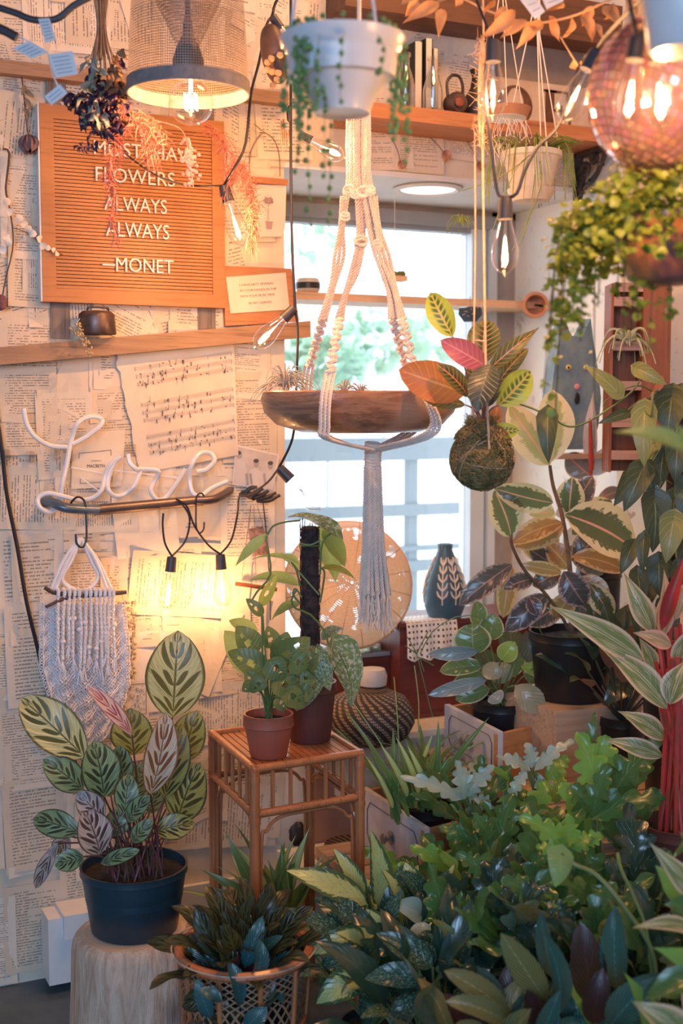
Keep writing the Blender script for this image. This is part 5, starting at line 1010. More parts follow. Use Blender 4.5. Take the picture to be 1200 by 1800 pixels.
# blurred white pot at the corner
hq = 1.25; c = P(1195, 92, hq); t = thing('corner_hanging_pot', 'blurred pale grey pot cut off at the top right corner', 'plant pot', c); s_ = hq/2200; m = MB(); m.lathe([(48*s_, 0), (54*s_, .004), (66*s_, .05), (74*s_, .09), (77*s_, .092), (77*s_, .098), (70*s_, .098), (66*s_, .07)], c, 40); m.build('pot', MT['whitepot'], t)
m = MB(); m.lathe([(0, .085), (68*s_, .086)], c, 24); m.build('soil', MT['soil'], t); m = MB()
for a in (.5, 2.6, 4.7): m.tube([c+V(74*s_*math.cos(a), 74*s_*math.sin(a), .095), V(c.x, c.y, 2.5)], .0014, 4)
m.build('cord', MT['cotton'], t)
# ---------------------------------------------------------------- trailing plant at the right
ht = 1.62; c = P(1165, 500, ht); s_ = ht/2200; t = thing('trailing_plant', 'bushy yellow-green plant trailing from a copper-brown hanging pot', 'plant', c)
m = MB(); m.lathe([(45*s_, 0), (60*s_, .006), (80*s_, .04), (88*s_, .075), (92*s_, .078), (92*s_, .084), (84*s_, .084), (78*s_, .06)], c, 36); m.build('pot', pm('copper_brown_glaze', (.50, .20, .07), (.16, .07, .10), .35, sc=9), t)
m = MB(); m.lathe([(0, .072), (82*s_, .072)], c, 24); m.build('soil', MT['soil'], t)
m = MB(); st_ = MB(); q = random.Random(77); ct = c+V(0, 0, .09)
def rl_(p, r, nr=None): leaf(m, p, p+V(q.uniform(-1, 1), q.uniform(-1, 1), q.uniform(-1.2, .5)).normalized()*r*2, r*1.9, (nr or V(0, -.5, 1))+rv(.8), 'round', nu=4, nv=4, cup=.2, bend=.1)
for i in range(1500):
    a = q.uniform(0, 6.28); rr_ = .14*math.sqrt(q.random()); z_ = .085*(1-(rr_/.13)**2)*q.uniform(-.1, 1)-(.05*max(0, rr_-.08)/.05); rl_(ct+V(rr_*math.cos(a)*1.0, rr_*math.sin(a), z_), q.uniform(.004, .0085))
def trail(path, h, n, sp, rr_):
    pts = bez([P(x, y, h) for x, y in path], 30); st_.tube(pts, .0008, 4)
    for i in range(n): f = q.random()**.9; rl_(pts[int(f*(len(pts)-1))]+rv(sp*(1.2-f)), rr_*q.uniform(.6, 1.2))
for x0_, x1_, y1_, n in ((1080, 1065, 470, 90), (1060, 1030, 520, 110), (1040, 1005, 560, 130), (1020, 985, 590, 120), (1000, 965, 620, 100), (1045, 1020, 600, 60), (1010, 955, 690, 36), (1020, 975, 740, 34), (1075, 1050, 540, 60), (1100, 1085, 520, 50), (1130, 1120, 560, 70), (1170, 1140, 620, 60), (1190, 1175, 560, 60), (1150, 1105, 600, 40), (1110, 1095, 660, 16), (1055, 1044, 790, 12)):
    trail([(1140, 380), (x0_, 375), (x0_*.5+x1_*.5-4, 440), (x1_, y1_)], ht+q.uniform(-.06, .12), n, .016 if y1_ < 650 else .006, .0065)
m.build('foliage', pm('yellow_green_small_leaf', (.12, .20, .03), (.34, .40, .06), .45, sc=14, trans=.3), t); st_.build('trailing_stems', MT['darkstem'], t)
m = MB()
for a in (.3, 2.4, 4.5): m.tube([c+V(88*s_*math.cos(a), 88*s_*math.sin(a), .08), V(c.x, c.y, 2.5)], .0013, 4)
m.build('cord', MT['cotton'], t)
# ---------------------------------------------------------------- window recess: shelf and small things
a = W(520, 515, .17); b = XR(912, 528, XW); zsf = W(700, 520, .17).z
m = MB(); m.box((XO-.2, .17, zsf-.018), (XW, .31, zsf)); tag(m.build('window_shelf', MT['sillwood']), 'pale wooden shelf running across the window', 'shelf')
c = V(W(541, 500, .22).x, .22, zsf); t = thing('striped_bowl', 'small clay bowl with a black band on the window shelf', 'bowl', c); m = MB(); m.lathe([(.018, 0), (.028, .006), (.030, .012)], c, 28); m.build('base', MT['creampot'], t); m = MB(); m.lathe([(.0302, .012), (.031, .022), (.0302, .027)], c, 28); m.build('black_band', MT['black'], t)
m = MB(); m.lathe([(.0302, .027), (.027, .036), (.023, .038), (.02, .030)], c, 28); m.build('rim', MT['creampot'], t)
c = W(693, 494, .12); t = thing('hanging_planter_tray', 'tiny wooden tray of moss hung on strings before the window', 'planter', c); m = MB(); m.box(c-V(.028, .015, 0), c+V(.028, .015, .012)); m.build('tray', MT['sillwood'], t); m = MB(); q = random.Random(3)
for i in range(60): m.ball(c+V(q.uniform(-.026, .026), q.uniform(-.012, .012), .013+q.uniform(0, .008)), .0045, 6, 4)
m.build('moss', pm('green_moss', (.14, .17, .06), rough=.9), t); m = MB(); m.tube([c+V(-.026, 0, .012), c+V(0, 0, .13), c+V(0, 0, .55)], .0007, 4); m.tube([c+V(.026, 0, .012), c+V(0, 0, .13)], .0007, 4); m.build('string', MT['cotton'], t)
c = W(826, 566, .10); t = thing('glass_terrarium', 'dark faceted glass planter with a dried sprig below the window shelf', 'planter', c); m = MB(); m.lathe([(.018, 0), (.034, .018), (.032, .034), (.028, .036)], c, 6); m.build('vessel', pm('smoked_glass', (.03, .06, .09), rough=.1), t); m = MB()
for i in range(30): p = c+V(.005, -.01, .02); d = V(q.uniform(-1, 1.3), -.3, q.uniform(-.3, 1)).normalized()*.035; m.tube(bez([p, p+d*.6, p+d+rv(.01)], 5), .0006, 3)
m.build('sprig', MT['cotton'], t); m = MB(); m.tube([c+V(0, 0, .034), V(c.x, c.y, zsf)], .0008, 4); m.build('wire', MT['wire'], t)
c = XR(940, 536, 1.86); t = thing('terracotta_jar', 'terracotta jar lying on its side with its dark mouth facing out', 'jar', c); axj = V(-.45, -.75, -.05).to_track_quat('Z', 'Y').to_matrix(); m = MB(); m.lathe([(0, -.05), (.022, -.048), (.033, -.03), (.035, -.005), (.030, .014), (.033, .022), (.033, .027), (.026, .027), (.022, .01), (.024, -.02), (0, -.03)], c, 32, ax=axj); m.build('body', MT['terraclay'], t)
m = MB(); m.tube([c, XR(968, 540, XW)], .003, 5); m.build('hook', MT['iron'], t)
# blue cat guitar and its neighbours, cubby cabinet
yc = -.24; t = thing('blue_cat_figure', 'blue wooden cat figure with round eyes and pink nose', 'figurine', W(1005, 800, yc)); 
A = [(968, 700), (975, 640), (985, 585), (992, 562), (1004, 590), (1022, 592), (1038, 560), (1043, 600), (1052, 660), (1056, 700), (1052, 745), (1040, 790), (985, 790), (972, 745)]
o3 = [W(x, y, yc) for x, y in A]; m = MB(); n = len(o3); bfr = m.add(o3); bk = m.add([p+V(0, .035, 0) for p in o3]); m.face([bfr+i for i in range(n)]); m.face([bk+i for i in range(n)][::-1])
for i in range(n): j = (i+1) % n; m.face((bfr+i, bk+i, bk+j, bfr+j))
m.build('body', pm('worn_blue_paint', (.14, .26, .38), (.24, .36, .44), .55, sc=14, bump=.1), t)
for x_ in (999, 1030): m = MB(); m.ball(W(x_, 646, yc-.002), .008, 12, 8, (1, .3, .8)); m.build('eye', pm('yellow_eye', (.75, .62, .18), rough=.4), t); m = MB(); m.ball(W(x_, 646, yc-.0045), .003, 8, 6, (1, .4, 1)); m.build('pupil', MT['black'], t)
m = MB(); m.ball(W(1014, 680, yc-.002), .008, 12, 8, (1, .3, .9)); m.build('nose', pm('pink_nose', (.75, .35, .42), rough=.5), t); m = MB(); m.ball(W(1014, 700, yc-.002), .0105, 14, 8, (.75, .3, 1.3)); m.build('mouth', MT['black'], t)
m = MB(); m.box((W(968, 795, yc).x, yc-.03, W(1000, 806, yc).z), (XW, yc+.06, W(1000, 798, yc).z)); tag(m.build('small_ledge', MT['benchwood']), 'small wooden ledge the blue cat figure stands on', 'shelf')
hc_ = 2.78; cc_ = P(1122, 830, hc_); cwid = 102*hc_/2200; zB = cc_.z; zA = P(1122, 498, hc_).z
t = thing('cubby_cabinet', 'tall red-brown cubby cabinet with worn rosy shelves', 'cabinet', cc_); X0 = cc_.x-cwid/2; X1 = X0+cwid*.52; X2 = X0+cwid; Y0 = cc_.y
m = MB(); m.box((X0-.003, Y0, zB), (X0+.003, Y0+.07, zA)); m.build('side_panel', MT['spoolwood'], t); m = MB(); m.box((X1, Y0-.004, zB), (X2, Y0+.07, zA)); m.build('side_panel', MT['spoolwood'], t); m = MB(); m.box((X0+.003, Y0+.06, zB), (X1, Y0+.068, zA)); m.build('back_panel', MT['spoolwood'], t)
for py in (505, 530, 608, 678, 743, 800): z_ = P(1098, py, hc_).z; m = MB(); m.box((X0+.003, Y0-.003, z_-.010), (X1-.0005, Y0+.06, z_+.010)); m.build('shelf', MT['spooledge'], t)
t.rotation_euler = (0, 0, -TH)
c = P(1104, 600, hc_-.03); airplant('air_plant', 'curly pale green air plant at the front of the cubby cabinet', c, .062, 20, pm('pale_green_air_plant', (.55, .60, .45), (.38, .46, .28), .5, sc=30), 9, up=1, curl=2.2, r=.0024)
# ---------------------------------------------------------------- window sill
yk = ZP(745, 1262, ZS).y; zk = W(745, 1092, yk).z; xk0 = W(702, 1200, yk).x; xk1 = W(930, 1200, yk).x
t = thing('red_crate', 'dark red-brown lacquered wooden crate on the window sill', 'crate', (xk0, yk, ZS)); m = MB(); m.box((xk0, yk, ZS+.001), (min(xk1, XW-.01), yk+.16, zk)); m.build('box', MT['redwood'], t)
m = MB(); m.box((xk0, yk-.004, ZS+.001), (min(xk1, XW-.01), yk-.0002, ZS+.012)); m.box((xk0, yk-.004, zk-.012), (min(xk1, XW-.01), yk-.0002, zk)); m.build('moulding', MT['redwood'], t)
yt = yk+.05; zt1 = W(650, 1150, yt).z; xt0 = W(490, 1150, yt).x
t = thing('succulent_trough', 'dark red trough of pebbles and tiny green succulents below the tassel', 'planter', (xt0, yt, ZS)); m = MB(); m.box((XO+.02, yt, ZS+.001), (xk0-.002, yt+.10, zt1)); m.build('trough', MT['redwood'], t); m = MB(); m.box((XO+.02, yt-.003, zt1-.006), (xk0-.002, yt-.0003, zt1+.003)); m.build('rim', MT['frame'], t)
q = random.Random(41); m = MB(); m2 = MB()
for i in range(170):
    p = V(q.uniform(XO+.03, xk0-.01), yt+q.uniform(.008, .092), zt1+q.uniform(0, .010)); (m if q.random() < .5 else m2).ball(p, q.uniform(.007, .013), 7, 5, (1, 1, .8), wob=.3)
m.build('pebbles', pm('grey_pebbles', (.50, .46, .40), (.34, .28, .24), .8, sc=40), t); m2.build('succulents', pm('pale_succulent', (.34, .48, .30), (.48, .55, .40), .5, sc=30), t)
# wicker dome
hw = 3.0; c = P(612, 1028, hw); Rw = 112*hw/2200; t = thing('wicker_dome', 'large round open-weave wicker dome leaning in the window corner', 'basket', c-V(0, 0, Rw)); axw = V(-.35, -1, .22).to_track_quat('Z', 'Y').to_matrix()
k = N('open_wicker'); u, v, uv = k.uv(); fu = k.math('ABSOLUTE', k.math('SUBTRACT', k.math('FRACT', k.math('MULTIPLY', u, 90.0)), .5)); fv = k.math('ABSOLUTE', k.math('SUBTRACT', k.math('FRACT', k.math('MULTIPLY', v, 46.0)), .5)); big = k.math('LESS_THAN', k.math('ABSOLUTE', k.math('SUBTRACT', k.math('FRACT', k.math('MULTIPLY', u, 16.0)), .5)), .018)
al = k.math('MAXIMUM', k.math('MAXIMUM', k.math('LESS_THAN', fv, .36), k.math('GREATER_THAN', k.noise(k.vec(k.math('MULTIPLY', u, 12.0), k.math('MULTIPLY', v, 3.0)), 2.0, 2), .40)), big); cw = k.mix(k.noise(k.vec(k.math('MULTIPLY', u, 50.0), k.math('MULTIPLY', v, 46.0)), 1.2, 2), (.66, .32, .15), (.90, .60, .38)); cw = k.mix(big, cw, (.35, .15, .07)); k.bsdf(cw, .5, alpha=al, trans=.3, nrm=k.bump(fv, .5, .004)); MT['wicker'] = k.m
m = MB(); m.lathe([(Rw*math.sin(a), Rw*.55*math.cos(a)) for a in np.linspace(.02, PI/2, 22)]+[(Rw*.99, -.008)], c, 72, ax=axw, cap=False); m.build('woven_shell', MT['wicker'], t)
m = MB(); m.tube([c+axw @ V(Rw*math.cos(a), Rw*math.sin(a), 0) for a in np.linspace(0, 2*PI, 60)[:-1]], .0045, 7, closed=True); m.build('rim', MT['sillwood'], t)
# woven lidded basket
c = ZP(650, 1302, ZS); c = V(c.x, -.005, ZS) if c.y > .0 else c; hb_ = (c-CAM).dot(FH); s_ = hb_/2200; rb = 80*s_; Hb = .118; t = thing('woven_basket', 'squat round basket woven in black and tan spirals on the sill', 'basket', c)
k = N('spiral_weave'); u, v, uv = k.uv(); d_ = k.math('FRACT', k.math('ADD', k.math('MULTIPLY', u, 26.0), k.math('MULTIPLY', v, 7.0))); cu = k.math('FRACT', k.math('MULTIPLY', u, 150.0)); cv = k.math('FRACT', k.math('MULTIPLY', v, 26.0)); dot = k.math('MULTIPLY', k.step(k.math('ABSOLUTE', k.math('SUBTRACT', cu, .5)), .42, .30), k.step(k.math('ABSOLUTE', k.math('SUBTRACT', cv, .5)), .44, .30))
cw = k.mix(k.step(d_, .42, .50), (.78, .58, .38), (.03, .022, .025)); cw = k.mix(k.math('MULTIPLY', dot, .45), k.mix(.75, cw, (.04, .02, .02)), cw); cw = k.mix(dot, (.05, .03, .025), cw); k.bsdf(cw, .6, nrm=k.bump(dot, .8, .004)); MT['spiral'] = k.m
m = MB(); m.lathe([(rb*.62, 0), (rb*.85, Hb*.12), (rb*1.0, Hb*.38), (rb*.98, Hb*.6), (rb*.80, Hb*.85), (rb*.5, Hb*.97), (rb*.36, Hb)], c, 60); m.build('body', MT['spiral'], t)
m = MB(); m.lathe([(rb*.42, Hb*.95), (rb*.40, Hb*1.02), (rb*.28, Hb*1.06), (rb*.0, Hb*1.07)], c, 40); m.build('lid', MT['spiral'], t)
m = MB(); c2 = c+V(0, 0, Hb*1.062); m.lathe([(.024, 0), (.032, .004), (.034, .024), (.028, .040), (.0, .043)], c2+V(.006, 0, 0), 28); tag(m.build('grey_jar', pm('pale_grey_ceramic', (.60, .58, .56), (.5, .47, .45), .5, sc=12)), 'small pale grey lidded jar on top of the woven basket', 'jar')
# patterned vase on the crate
c = ZP(800, 1090, zk); c = V(c.x, max(c.y, yk+.035), zk); s_ = (c-CAM).dot(FH)/2200; Hv = (W(797, 955, c.y).z-zk); t = thing('patterned_vase', 'dark blue vase painted with pale leaf sprigs on the red crate', 'vase', c); k_ = 38*s_
VP = [(k_*.75, 0), (k_*.95, Hv*.15), (k_, Hv*.35), (k_*.86, Hv*.55), (k_*.5, Hv*.80), (k_*.34, Hv*.92), (k_*.36, Hv), (k_*.28, Hv), (k_*.25, Hv*.9)]
m = MB(); m.lathe(VP, c, 36); m.build('body', pm('slate_blue_glaze', (.045, .10, .15), (.07, .14, .19), .35, sc=12), t)
def vr(z_):
    for (r_a, z_a), (r_b, z_b) in zip(VP, VP[1:]):
        if z_a <= z_ <= z_b and z_b > z_a: return r_a+(r_b-r_a)*(z_-z_a)/(z_b-z_a)
    return VP[0][0]
for aa in (-2.2, -1.55, -.9, .0, 2.8):
    m = MB(); f_ = lambda da, z_: c+V((vr(z_)+.0012)*math.cos(aa+da), (vr(z_)+.0012)*math.sin(aa+da), z_)
    m.tube([f_(0, z_) for z_ in np.linspace(Hv*.2, Hv*.8, 12)], .0015, 4)
    for z_ in np.linspace(Hv*.28, Hv*.72, 5):
        for sg in (-1, 1): m.tube([f_(0, z_), f_(sg*.18, z_+Hv*.05), f_(sg*.26, z_+Hv*.11)], [.0016, .0028, .001], 4)
    m.build('painted_sprig', MT['creampot'], t)
t = thing('doily', 'white crocheted doily draped over the front of the red crate', 'doily', V(W(755, 1100, yk).x, yk, zk-.09)); k = N('crochet'); u, v, uv = k.uv()
fu = k.math('SUBTRACT', k.math('FRACT', k.math('MULTIPLY', u, 12.0)), .5); fv = k.math('SUBTRACT', k.math('FRACT', k.math('MULTIPLY', v, 12.0)), .5); rr2 = k.math('ADD', k.math('MULTIPLY', fu, fu), k.math('MULTIPLY', fv, fv)); k.bsdf((.80, .78, .74), .8, alpha=k.math('GREATER_THAN', rr2, .05)); MT['crochet'] = k.m
m = MB(); xa = W(712, 1100, yk).x; xb = W(800, 1100, yk).x; n = 14; prev = None
for j, (yy, zz, wv_) in enumerate([(yk+.07, zk+.002, 0), (yk+.03, zk+.002, 0), (yk+.002, zk+.003, 0), (yk-.006, zk-.002, .2), (yk-.010, zk-.03, .6), (yk-.012, zk-.06, 1), (yk-.012, zk-.085, 1.2)]):
    row = m.add([V(xa+(xb-xa)*i/n, yy-.005*wv_*math.sin(i*1.4), zz-(.010*abs(math.sin(i*.75)) if j == 6 else 0)) for i in range(n+1)])
    if prev is not None:
        for i in range(n): m.face((prev+i, prev+i+1, row+i+1, row+i), ((i/n, (j-1)/6), ((i+1)/n, (j-1)/6), ((i+1)/n, j/6), (i/n, j/6)))
    prev = row
m.build('lace', MT['crochet'], t)
# ---------------------------------------------------------------- benches and drawers
def bench(name, label, x0, x1, y0, y1, zt, mat):
    t = thing(name, label, 'bench', ((x0+x1)/2, (y0+y1)/2, 0)); n = int((y1-y0)/.075)
    m = MB()
    for i in range(n): a = y0+(y1-y0)*i/n; m.box((x0, a+.004, zt-.018), (x1, a+(y1-y0)/n-.004, zt))
    m.build('slatted_top', mat, t); m = MB(); m.box((x0, y0, zt-.05), (x1, y0+.016, zt-.019)); m.build('apron', mat, t); m = MB(); m.box((x0, y1-.016, zt-.05), (x1, y1, zt-.019)); m.build('apron', mat, t)
    for x in (x0+.02, x1-.02):
        for y in (y0+.035, y1-.035): m = MB(); m.box((x-.018, y-.018, 0), (x+.018, y+.018, zt-.019)); m.build('leg', mat, t)
    return t
ZB = .44; ZL = .25
bench('plant_bench', 'upper pale slatted bench under the potted plants at the right', 1.36, 1.90, -.84, -.14, ZB, MT['benchwood'])
bench('low_plant_bench', 'lower pale slatted bench carrying the front drawer planter', 1.095, 1.34, -.90, -.14, ZL, MT['benchwood'])
bench('front_plant_bench', 'low slatted bench in the front right corner', 1.0, 1.75, -1.62, -.93, .16, MT['benchwood'])
whitewash = pm('chipped_whitewash', (.66, .64, .66), (.50, .48, .52), .6, sc=9, bump=.2)
def drawer(name, label, A, B, C, z0, z1):      # A corner nearest, B end of the painted front, C end of the wooden side
    A, B, C = [V(p.x, p.y, 0) for p in (A, B, C)]; D_ = B+C-A; t = thing(name, label, 'drawer', V(A.x, A.y, z0)); th = .012
    def wall(p, q_, mat, nm, off, zt=z1):
        d = (q_-p).normalized(); nn = V(0, 0, 1).cross(d)*off; m = MB(); n = m.add([V(*(x.x, x.y, z)) for z in (z0, zt) for x in (p, q_, q_+nn*th, p+nn*th)])
        for f_ in ((0, 3, 2, 1), (4, 5, 6, 7), (0, 1, 5, 4), (1, 2, 6, 5), (2, 3, 7, 6), (3, 0, 4, 7)): m.face([n+i for i in f_])
        return m.build(nm, mat, t)
    ce = (B+C)/2; sg = lambda p, q_: 1 if V(0, 0, 1).cross(q_-p).dot(ce-p) > 0 else -1
    fr = wall(A, B, whitewash, 'front_panel', sg(A, B)); wall(A, C, MT['drawerwood'], 'side', sg(A, C), z1-.006); wall(B, D_, MT['drawerwood'], 'side', sg(B, D_), z1-.006); wall(C, D_, MT['drawerwood'], 'back', sg(C, D_), z1-.006)
    d1 = (B-A); m = MB(); n = m.add([V(p.x, p.y, z0+.004) for p in (A, B, D_, C)]); m.face((n, n+1, n+2, n+3)); m.build('bottom', MT['drawerwood'], t)
    out = -(V(0, 0, 1).cross(d1.normalized())*sg(A, B)); mid = (A+B)/2+out*.001+V(0, 0, (z0+z1)/2); e1 = d1.normalized(); m = MB(); hw_ = d1.length*.40; hz = (z1-z0)*.34
    lp = [mid+e1*x+V(0, 0, z) for x, z in ((-hw_, -hz*.6), (-hw_, hz*.6), (-hw_*.88, hz), (hw_*.88, hz), (hw_, hz*.6), (hw_, -hz*.6), (hw_*.88, -hz), (-hw_*.88, -hz))]; m.tube(lp, .0011, 4, closed=True); m.build('painted_line', dk, fr if False else t)
    m = MB(); axo = out.to_track_quat('Z', 'Y').to_matrix(); m.lathe([(.014, 0), (.015, .002), (.006, .006), (.006, .012), (.011, .017), (.011, .021), (.0, .023)], mid, 20, ax=axo); m.build('knob', pm('tarnished_knob', (.45, .40, .38), (.2, .17, .16), .4, metal=.6, sc=60) if 'tarnished_knob' not in bpy.data.materials else bpy.data.materials['tarnished_knob'], t)
    return t, (A+B+C+D_)/4, D_
z1_ = .545
t, c1, D1 = drawer('drawer_planter', 'whitewashed drawer with orange sides holding the variegated plant', ZP(875, 1287, z1_), ZP(781, 1238, z1_), ZP(985, 1262, z1_), ZB+.001, z1_)
z2_ = .385
t, c2_, D2 = drawer('drawer_planter', 'lower whitewashed drawer beside the rattan stand planted with strappy leaves', ZP(746, 1456, z2_), ZP(636, 1384, z2_), ZP(870, 1425, z2_), ZL+.001, z2_)
m = MB(); a = ZP(985, 1255, .50); m.box((a.x, a.y-.08, ZB+.001), (a.x+.2, a.y+.15, .50)); t = thing('pale_box', 'pale wooden box behind the variegated plant drawer', 'box', (a.x+.1, a.y, ZB)); m.build('box', MT['benchwood'], t)
m = MB(); m.box((a.x-.003, a.y-.084, ZB+.001), (a.x+.012, a.y-.081, .503)); m.build('corner_strip', whitewash, t)
# things on the wall base behind the stand
m = MB(); a = W(548, 1492, -.03); b = W(622, 1428, -.03); m.box((a.x, -.05, a.z), (b.x+.05, -.030, b.z+.10)); tag(m.build('brown_panel', MT['cream'] if False else pm('pinkish_brown_board', (.42, .22, .15), (.34, .17, .11), .6, sc=6)), 'plain pinkish-brown board leaning behind the rattan stand', 'board')
c = V(W(585, 1500, -.1).x, -.14, W(585, 1500, -.14).z-.005)
m = MB(); m.box((c.x-.12, -.20, 0), (c.x+.17, -.055, c.z)); tag(m.build('white_plinth', MT['white']), 'low white plinth along the wall behind the rattan stand', 'plinth')
m = MB(); m.lathe([(0, 0), (.05, 0), (.062, .016), (.064, .018), (.05, .008), (0, .006)], c+V(.03, 0, .001), 36); tag(m.build('wicker_dish', MT['spiral']), 'flat woven dish lying on the white plinth behind the stand', 'dish')
m = MB(); p = W(523, 1465, -.03); m.ball(p, .022, 14, 8, (1, .5, 1.2), wob=.3); p2 = p; tag(m.build('dark_medallion', MT['iron']), 'dark round woven medallion on the wall behind the rattan stand', 'ornament')
# white box at the lower left
a = W(80, 1600, -.06); b = W(150, 1745, -.06); t = thing('white_wall_box', 'white painted box on the wall base left of the stump', 'box', (a.x+.1, -.03, .012)); m = MB(); m.box((a.x, -.085, .02), (a.x+.14, -.015, a.z-.012)); m.build('box', MT['white'], t); m = MB(); m.box((a.x+.03, -.10, a.z-.055), (a.x+.15, -.0145, a.z-.004)); m.build('upper_cover', MT['white'], t)
# ---------------------------------------------------------------- stump with the striped plant
h1 = 2.3; zst = P(235, 1632, h1).z; cs = P(235, 1632, h1); cs = V(cs.x, cs.y, 0); Rs = 109*h1/2200
t = thing('tree_stump', 'pale bark-free log stump under the striped-leaf plant', 'stump', cs)
kb = N('stump_side'); n1 = kb.noise(kb.obj((9, 9, 1.6)), 5, 5, .65, .8); n2 = kb.noise(kb.obj((1, 1, .6)), 6, 3); n3 = kb.noise(kb.obj((30, 30, 3)), 4, 3, .7); cc = kb.mix(kb.step(n1, .35, .7), (.68, .54, .42), (.44, .31, .23)); cc = kb.mix(kb.math('MULTIPLY', kb.step(n2, .56, .70), .75), cc, (.14, .075, .06)); kb.bsdf(cc, .7, nrm=kb.bump(kb.math('ADD', n1, n3), .7, .006)); 
wob = lambda a, z: 1+.035*math.sin(2*a+.6)+.02*math.sin(5*a+1)+.012*math.sin(11*a+z*6)+.05*max(0, .12-z)
m = MB(); m.lathe([(Rs*1.06, 0), (Rs*1.05, zst*.3), (Rs*1.02, zst*.6), (Rs*1.0, zst*.88), (Rs*.97, zst-.012), (Rs*.93, zst-.003), (Rs*.88, zst)], cs, 72, wob=wob, cap=False); m.build('trunk', kb.m, t)
kb = N('stump_cut'); co = kb.n('TexCoord'); ln = kb.n('VectorMath', operation='LENGTH'); kb.t.links.new(kb.obj((1, 1, 0)), ln.inputs[0]); rg = kb.math('SINE', kb.math('MULTIPLY', kb.math('ADD', ln.outputs['Value'], kb.math('MULTIPLY', kb.noise(kb.obj(), 12, 3), .012)), 620.0)); kb.bsdf(kb.mix(kb.step(rg, -.2, 1), (.78, .60, .44), (.72, .54, .39)), .6, nrm=kb.bump(kb.noise(kb.obj(), 20, 3), .1, .002)); 
m = MB(); m.lathe([(0, zst), (Rs*.5, zst), (Rs*.885, zst-.0003)], cs, 72, wob=wob); m.build('cut_top', kb.m, t)
cp = V(cs.x+.002, cs.y+.0, zst+.001); Rp = 97*h1/2200; Hp = (P(235, 1520, h1).z-P(235, 1632, h1).z)
t = thing('striped_plant', 'striped cathedral-leaf plant in a blue-black pot on the stump', 'potted plant', cp); plant_pot('p', cp, Rp, Hp, MT['bluepot'], root=t, taper=.80, rimh=.012)
CL = lambda nm, base, dark, back, **k_: leafmat(nm, base, None, dark, back=back, midw=.035, nv=6.5, slope=1.25, patt='calathea', trans=.25, rough=.32, var=.12, mid=dark, **k_)
MT['cal_light'] = CL('striped_leaf_cream', (.56, .58, .30), (.045, .07, .03), (.45, .35, .30)); MT['cal_yel'] = CL('striped_leaf_olive', (.33, .34, .10), (.02, .035, .02), (.3, .12, .14)); MT['cal_green'] = CL('striped_leaf_green', (.20, .34, .19), (.010, .035, .03), (.3, .12, .16)); MT['cal_mauve'] = CL('striped_leaf_mauve', (.45, .42, .42), (.07, .03, .05), (.35, .16, .22)); MT['cal_pink'] = CL('striped_leaf_pink', (.72, .52, .50), (.30, .04, .10), (.5, .2, .25)); MT['cal_brown'] = CL('striped_leaf_brown', (.70, .62, .50), (.22, .08, .05), (.5, .3, .25))  # the last is a pale pinkish leaf with brown stripes
CAL = [('cal_light', (303, 1262), (313, 1108), 108, .04), ('cal_light', (150, 1332), (36, 1226), 84, -.05), ('cal_pink', (232, 1292), (153, 1206), 30, -.02), ('cal_yel', (235, 1328), (228, 1244), 78, .06), ('cal_brown', (264, 1396), (291, 1252), 62, -.06), ('cal_yel', (290, 1402), (318, 1272), 60, .0), ('cal_yel', (322, 1338), (347, 1248), 66, .07), ('cal_green', (182, 1402), (163, 1302), 74, -.07), ('cal_green', (218, 1374), (210, 1310), 48, -.02), ('cal_green', (147, 1388), (76, 1334), 56, -.06), ('cal_yel', (312, 1444), (352, 1340), 84, .02), ('cal_mauve', (176, 1502), (148, 1424), 68, -.10), ('cal_green', (142, 1464), (58, 1438), 50, -.07), ('cal_mauve', (102, 1482), (62, 1562), 26, -.08), ('cal_green', (148, 1506), (96, 1522), 40, -.11), ('cal_yel', (272, 1462), (342, 1446), 48, -.02), ('cal_green', (178, 1518), (246, 1494), 26, -.10), ('cal_green', (218, 1432), (226, 1360), 44, -.08), ('cal_mauve', (182, 1438), (136, 1392), 46, -.09), ('cal_green', (224, 1444), (264, 1398), 34, -.09), ('cal_mauve', (150, 1372), (120, 1330), 34, 0), ('cal_green', (238, 1400), (252, 1340), 44, .03), ('cal_yel', (298, 1470), (330, 1420), 52, .06), ('cal_green', (200, 1470), (212, 1420), 46, -.05), ('cal_green', (232, 1480), (268, 1440), 32, -.08), ('cal_mauve', (122, 1470), (96, 1500), 34, -.05), ('cal_green', (262, 1430), (276, 1385), 46, .08), ('cal_yel', (195, 1400), (182, 1345), 50, .05)]
sm = MB(); q = random.Random(61)
for mt, a, b, wpx, dh in CAL:
    A_ = P(*a, h1+dh); B_ = P(*b, h1+dh+q.uniform(-.02, .02)); m = MB(); nr = TOCAM(A_)+V(q.uniform(-.35, .35), 0, q.uniform(-.05, .5)); leaf(m, A_, B_, wpx*h1/2200, nr, 'ellip', bend=.10, cup=.16, nu=8, nv=14, wave=.015); m.build('leaf', MT[mt], t)
    b0 = cp+V(q.uniform(-.05, .05), q.uniform(-.05, .03), Hp-.016); sm.tube(bez([b0, b0.lerp(A_, .5)+V(0, 0, .02), A_], 8), .0017, 5)
for i in range(30): b0 = cp+V(q.uniform(-.06, .05), q.uniform(-.06, .03), Hp-.016); sm.tube(bez([b0, b0+V(q.uniform(-.01, .01), 0, .05), b0+V(q.uniform(-.04, .04), q.uniform(-.02, .02), .11)], 6), .0015, 4)
sm.build('leaf_stalks', pm('maroon_green_stalk', (.09, .07, .045), (.16, .05, .07), .5, sc=30), t)
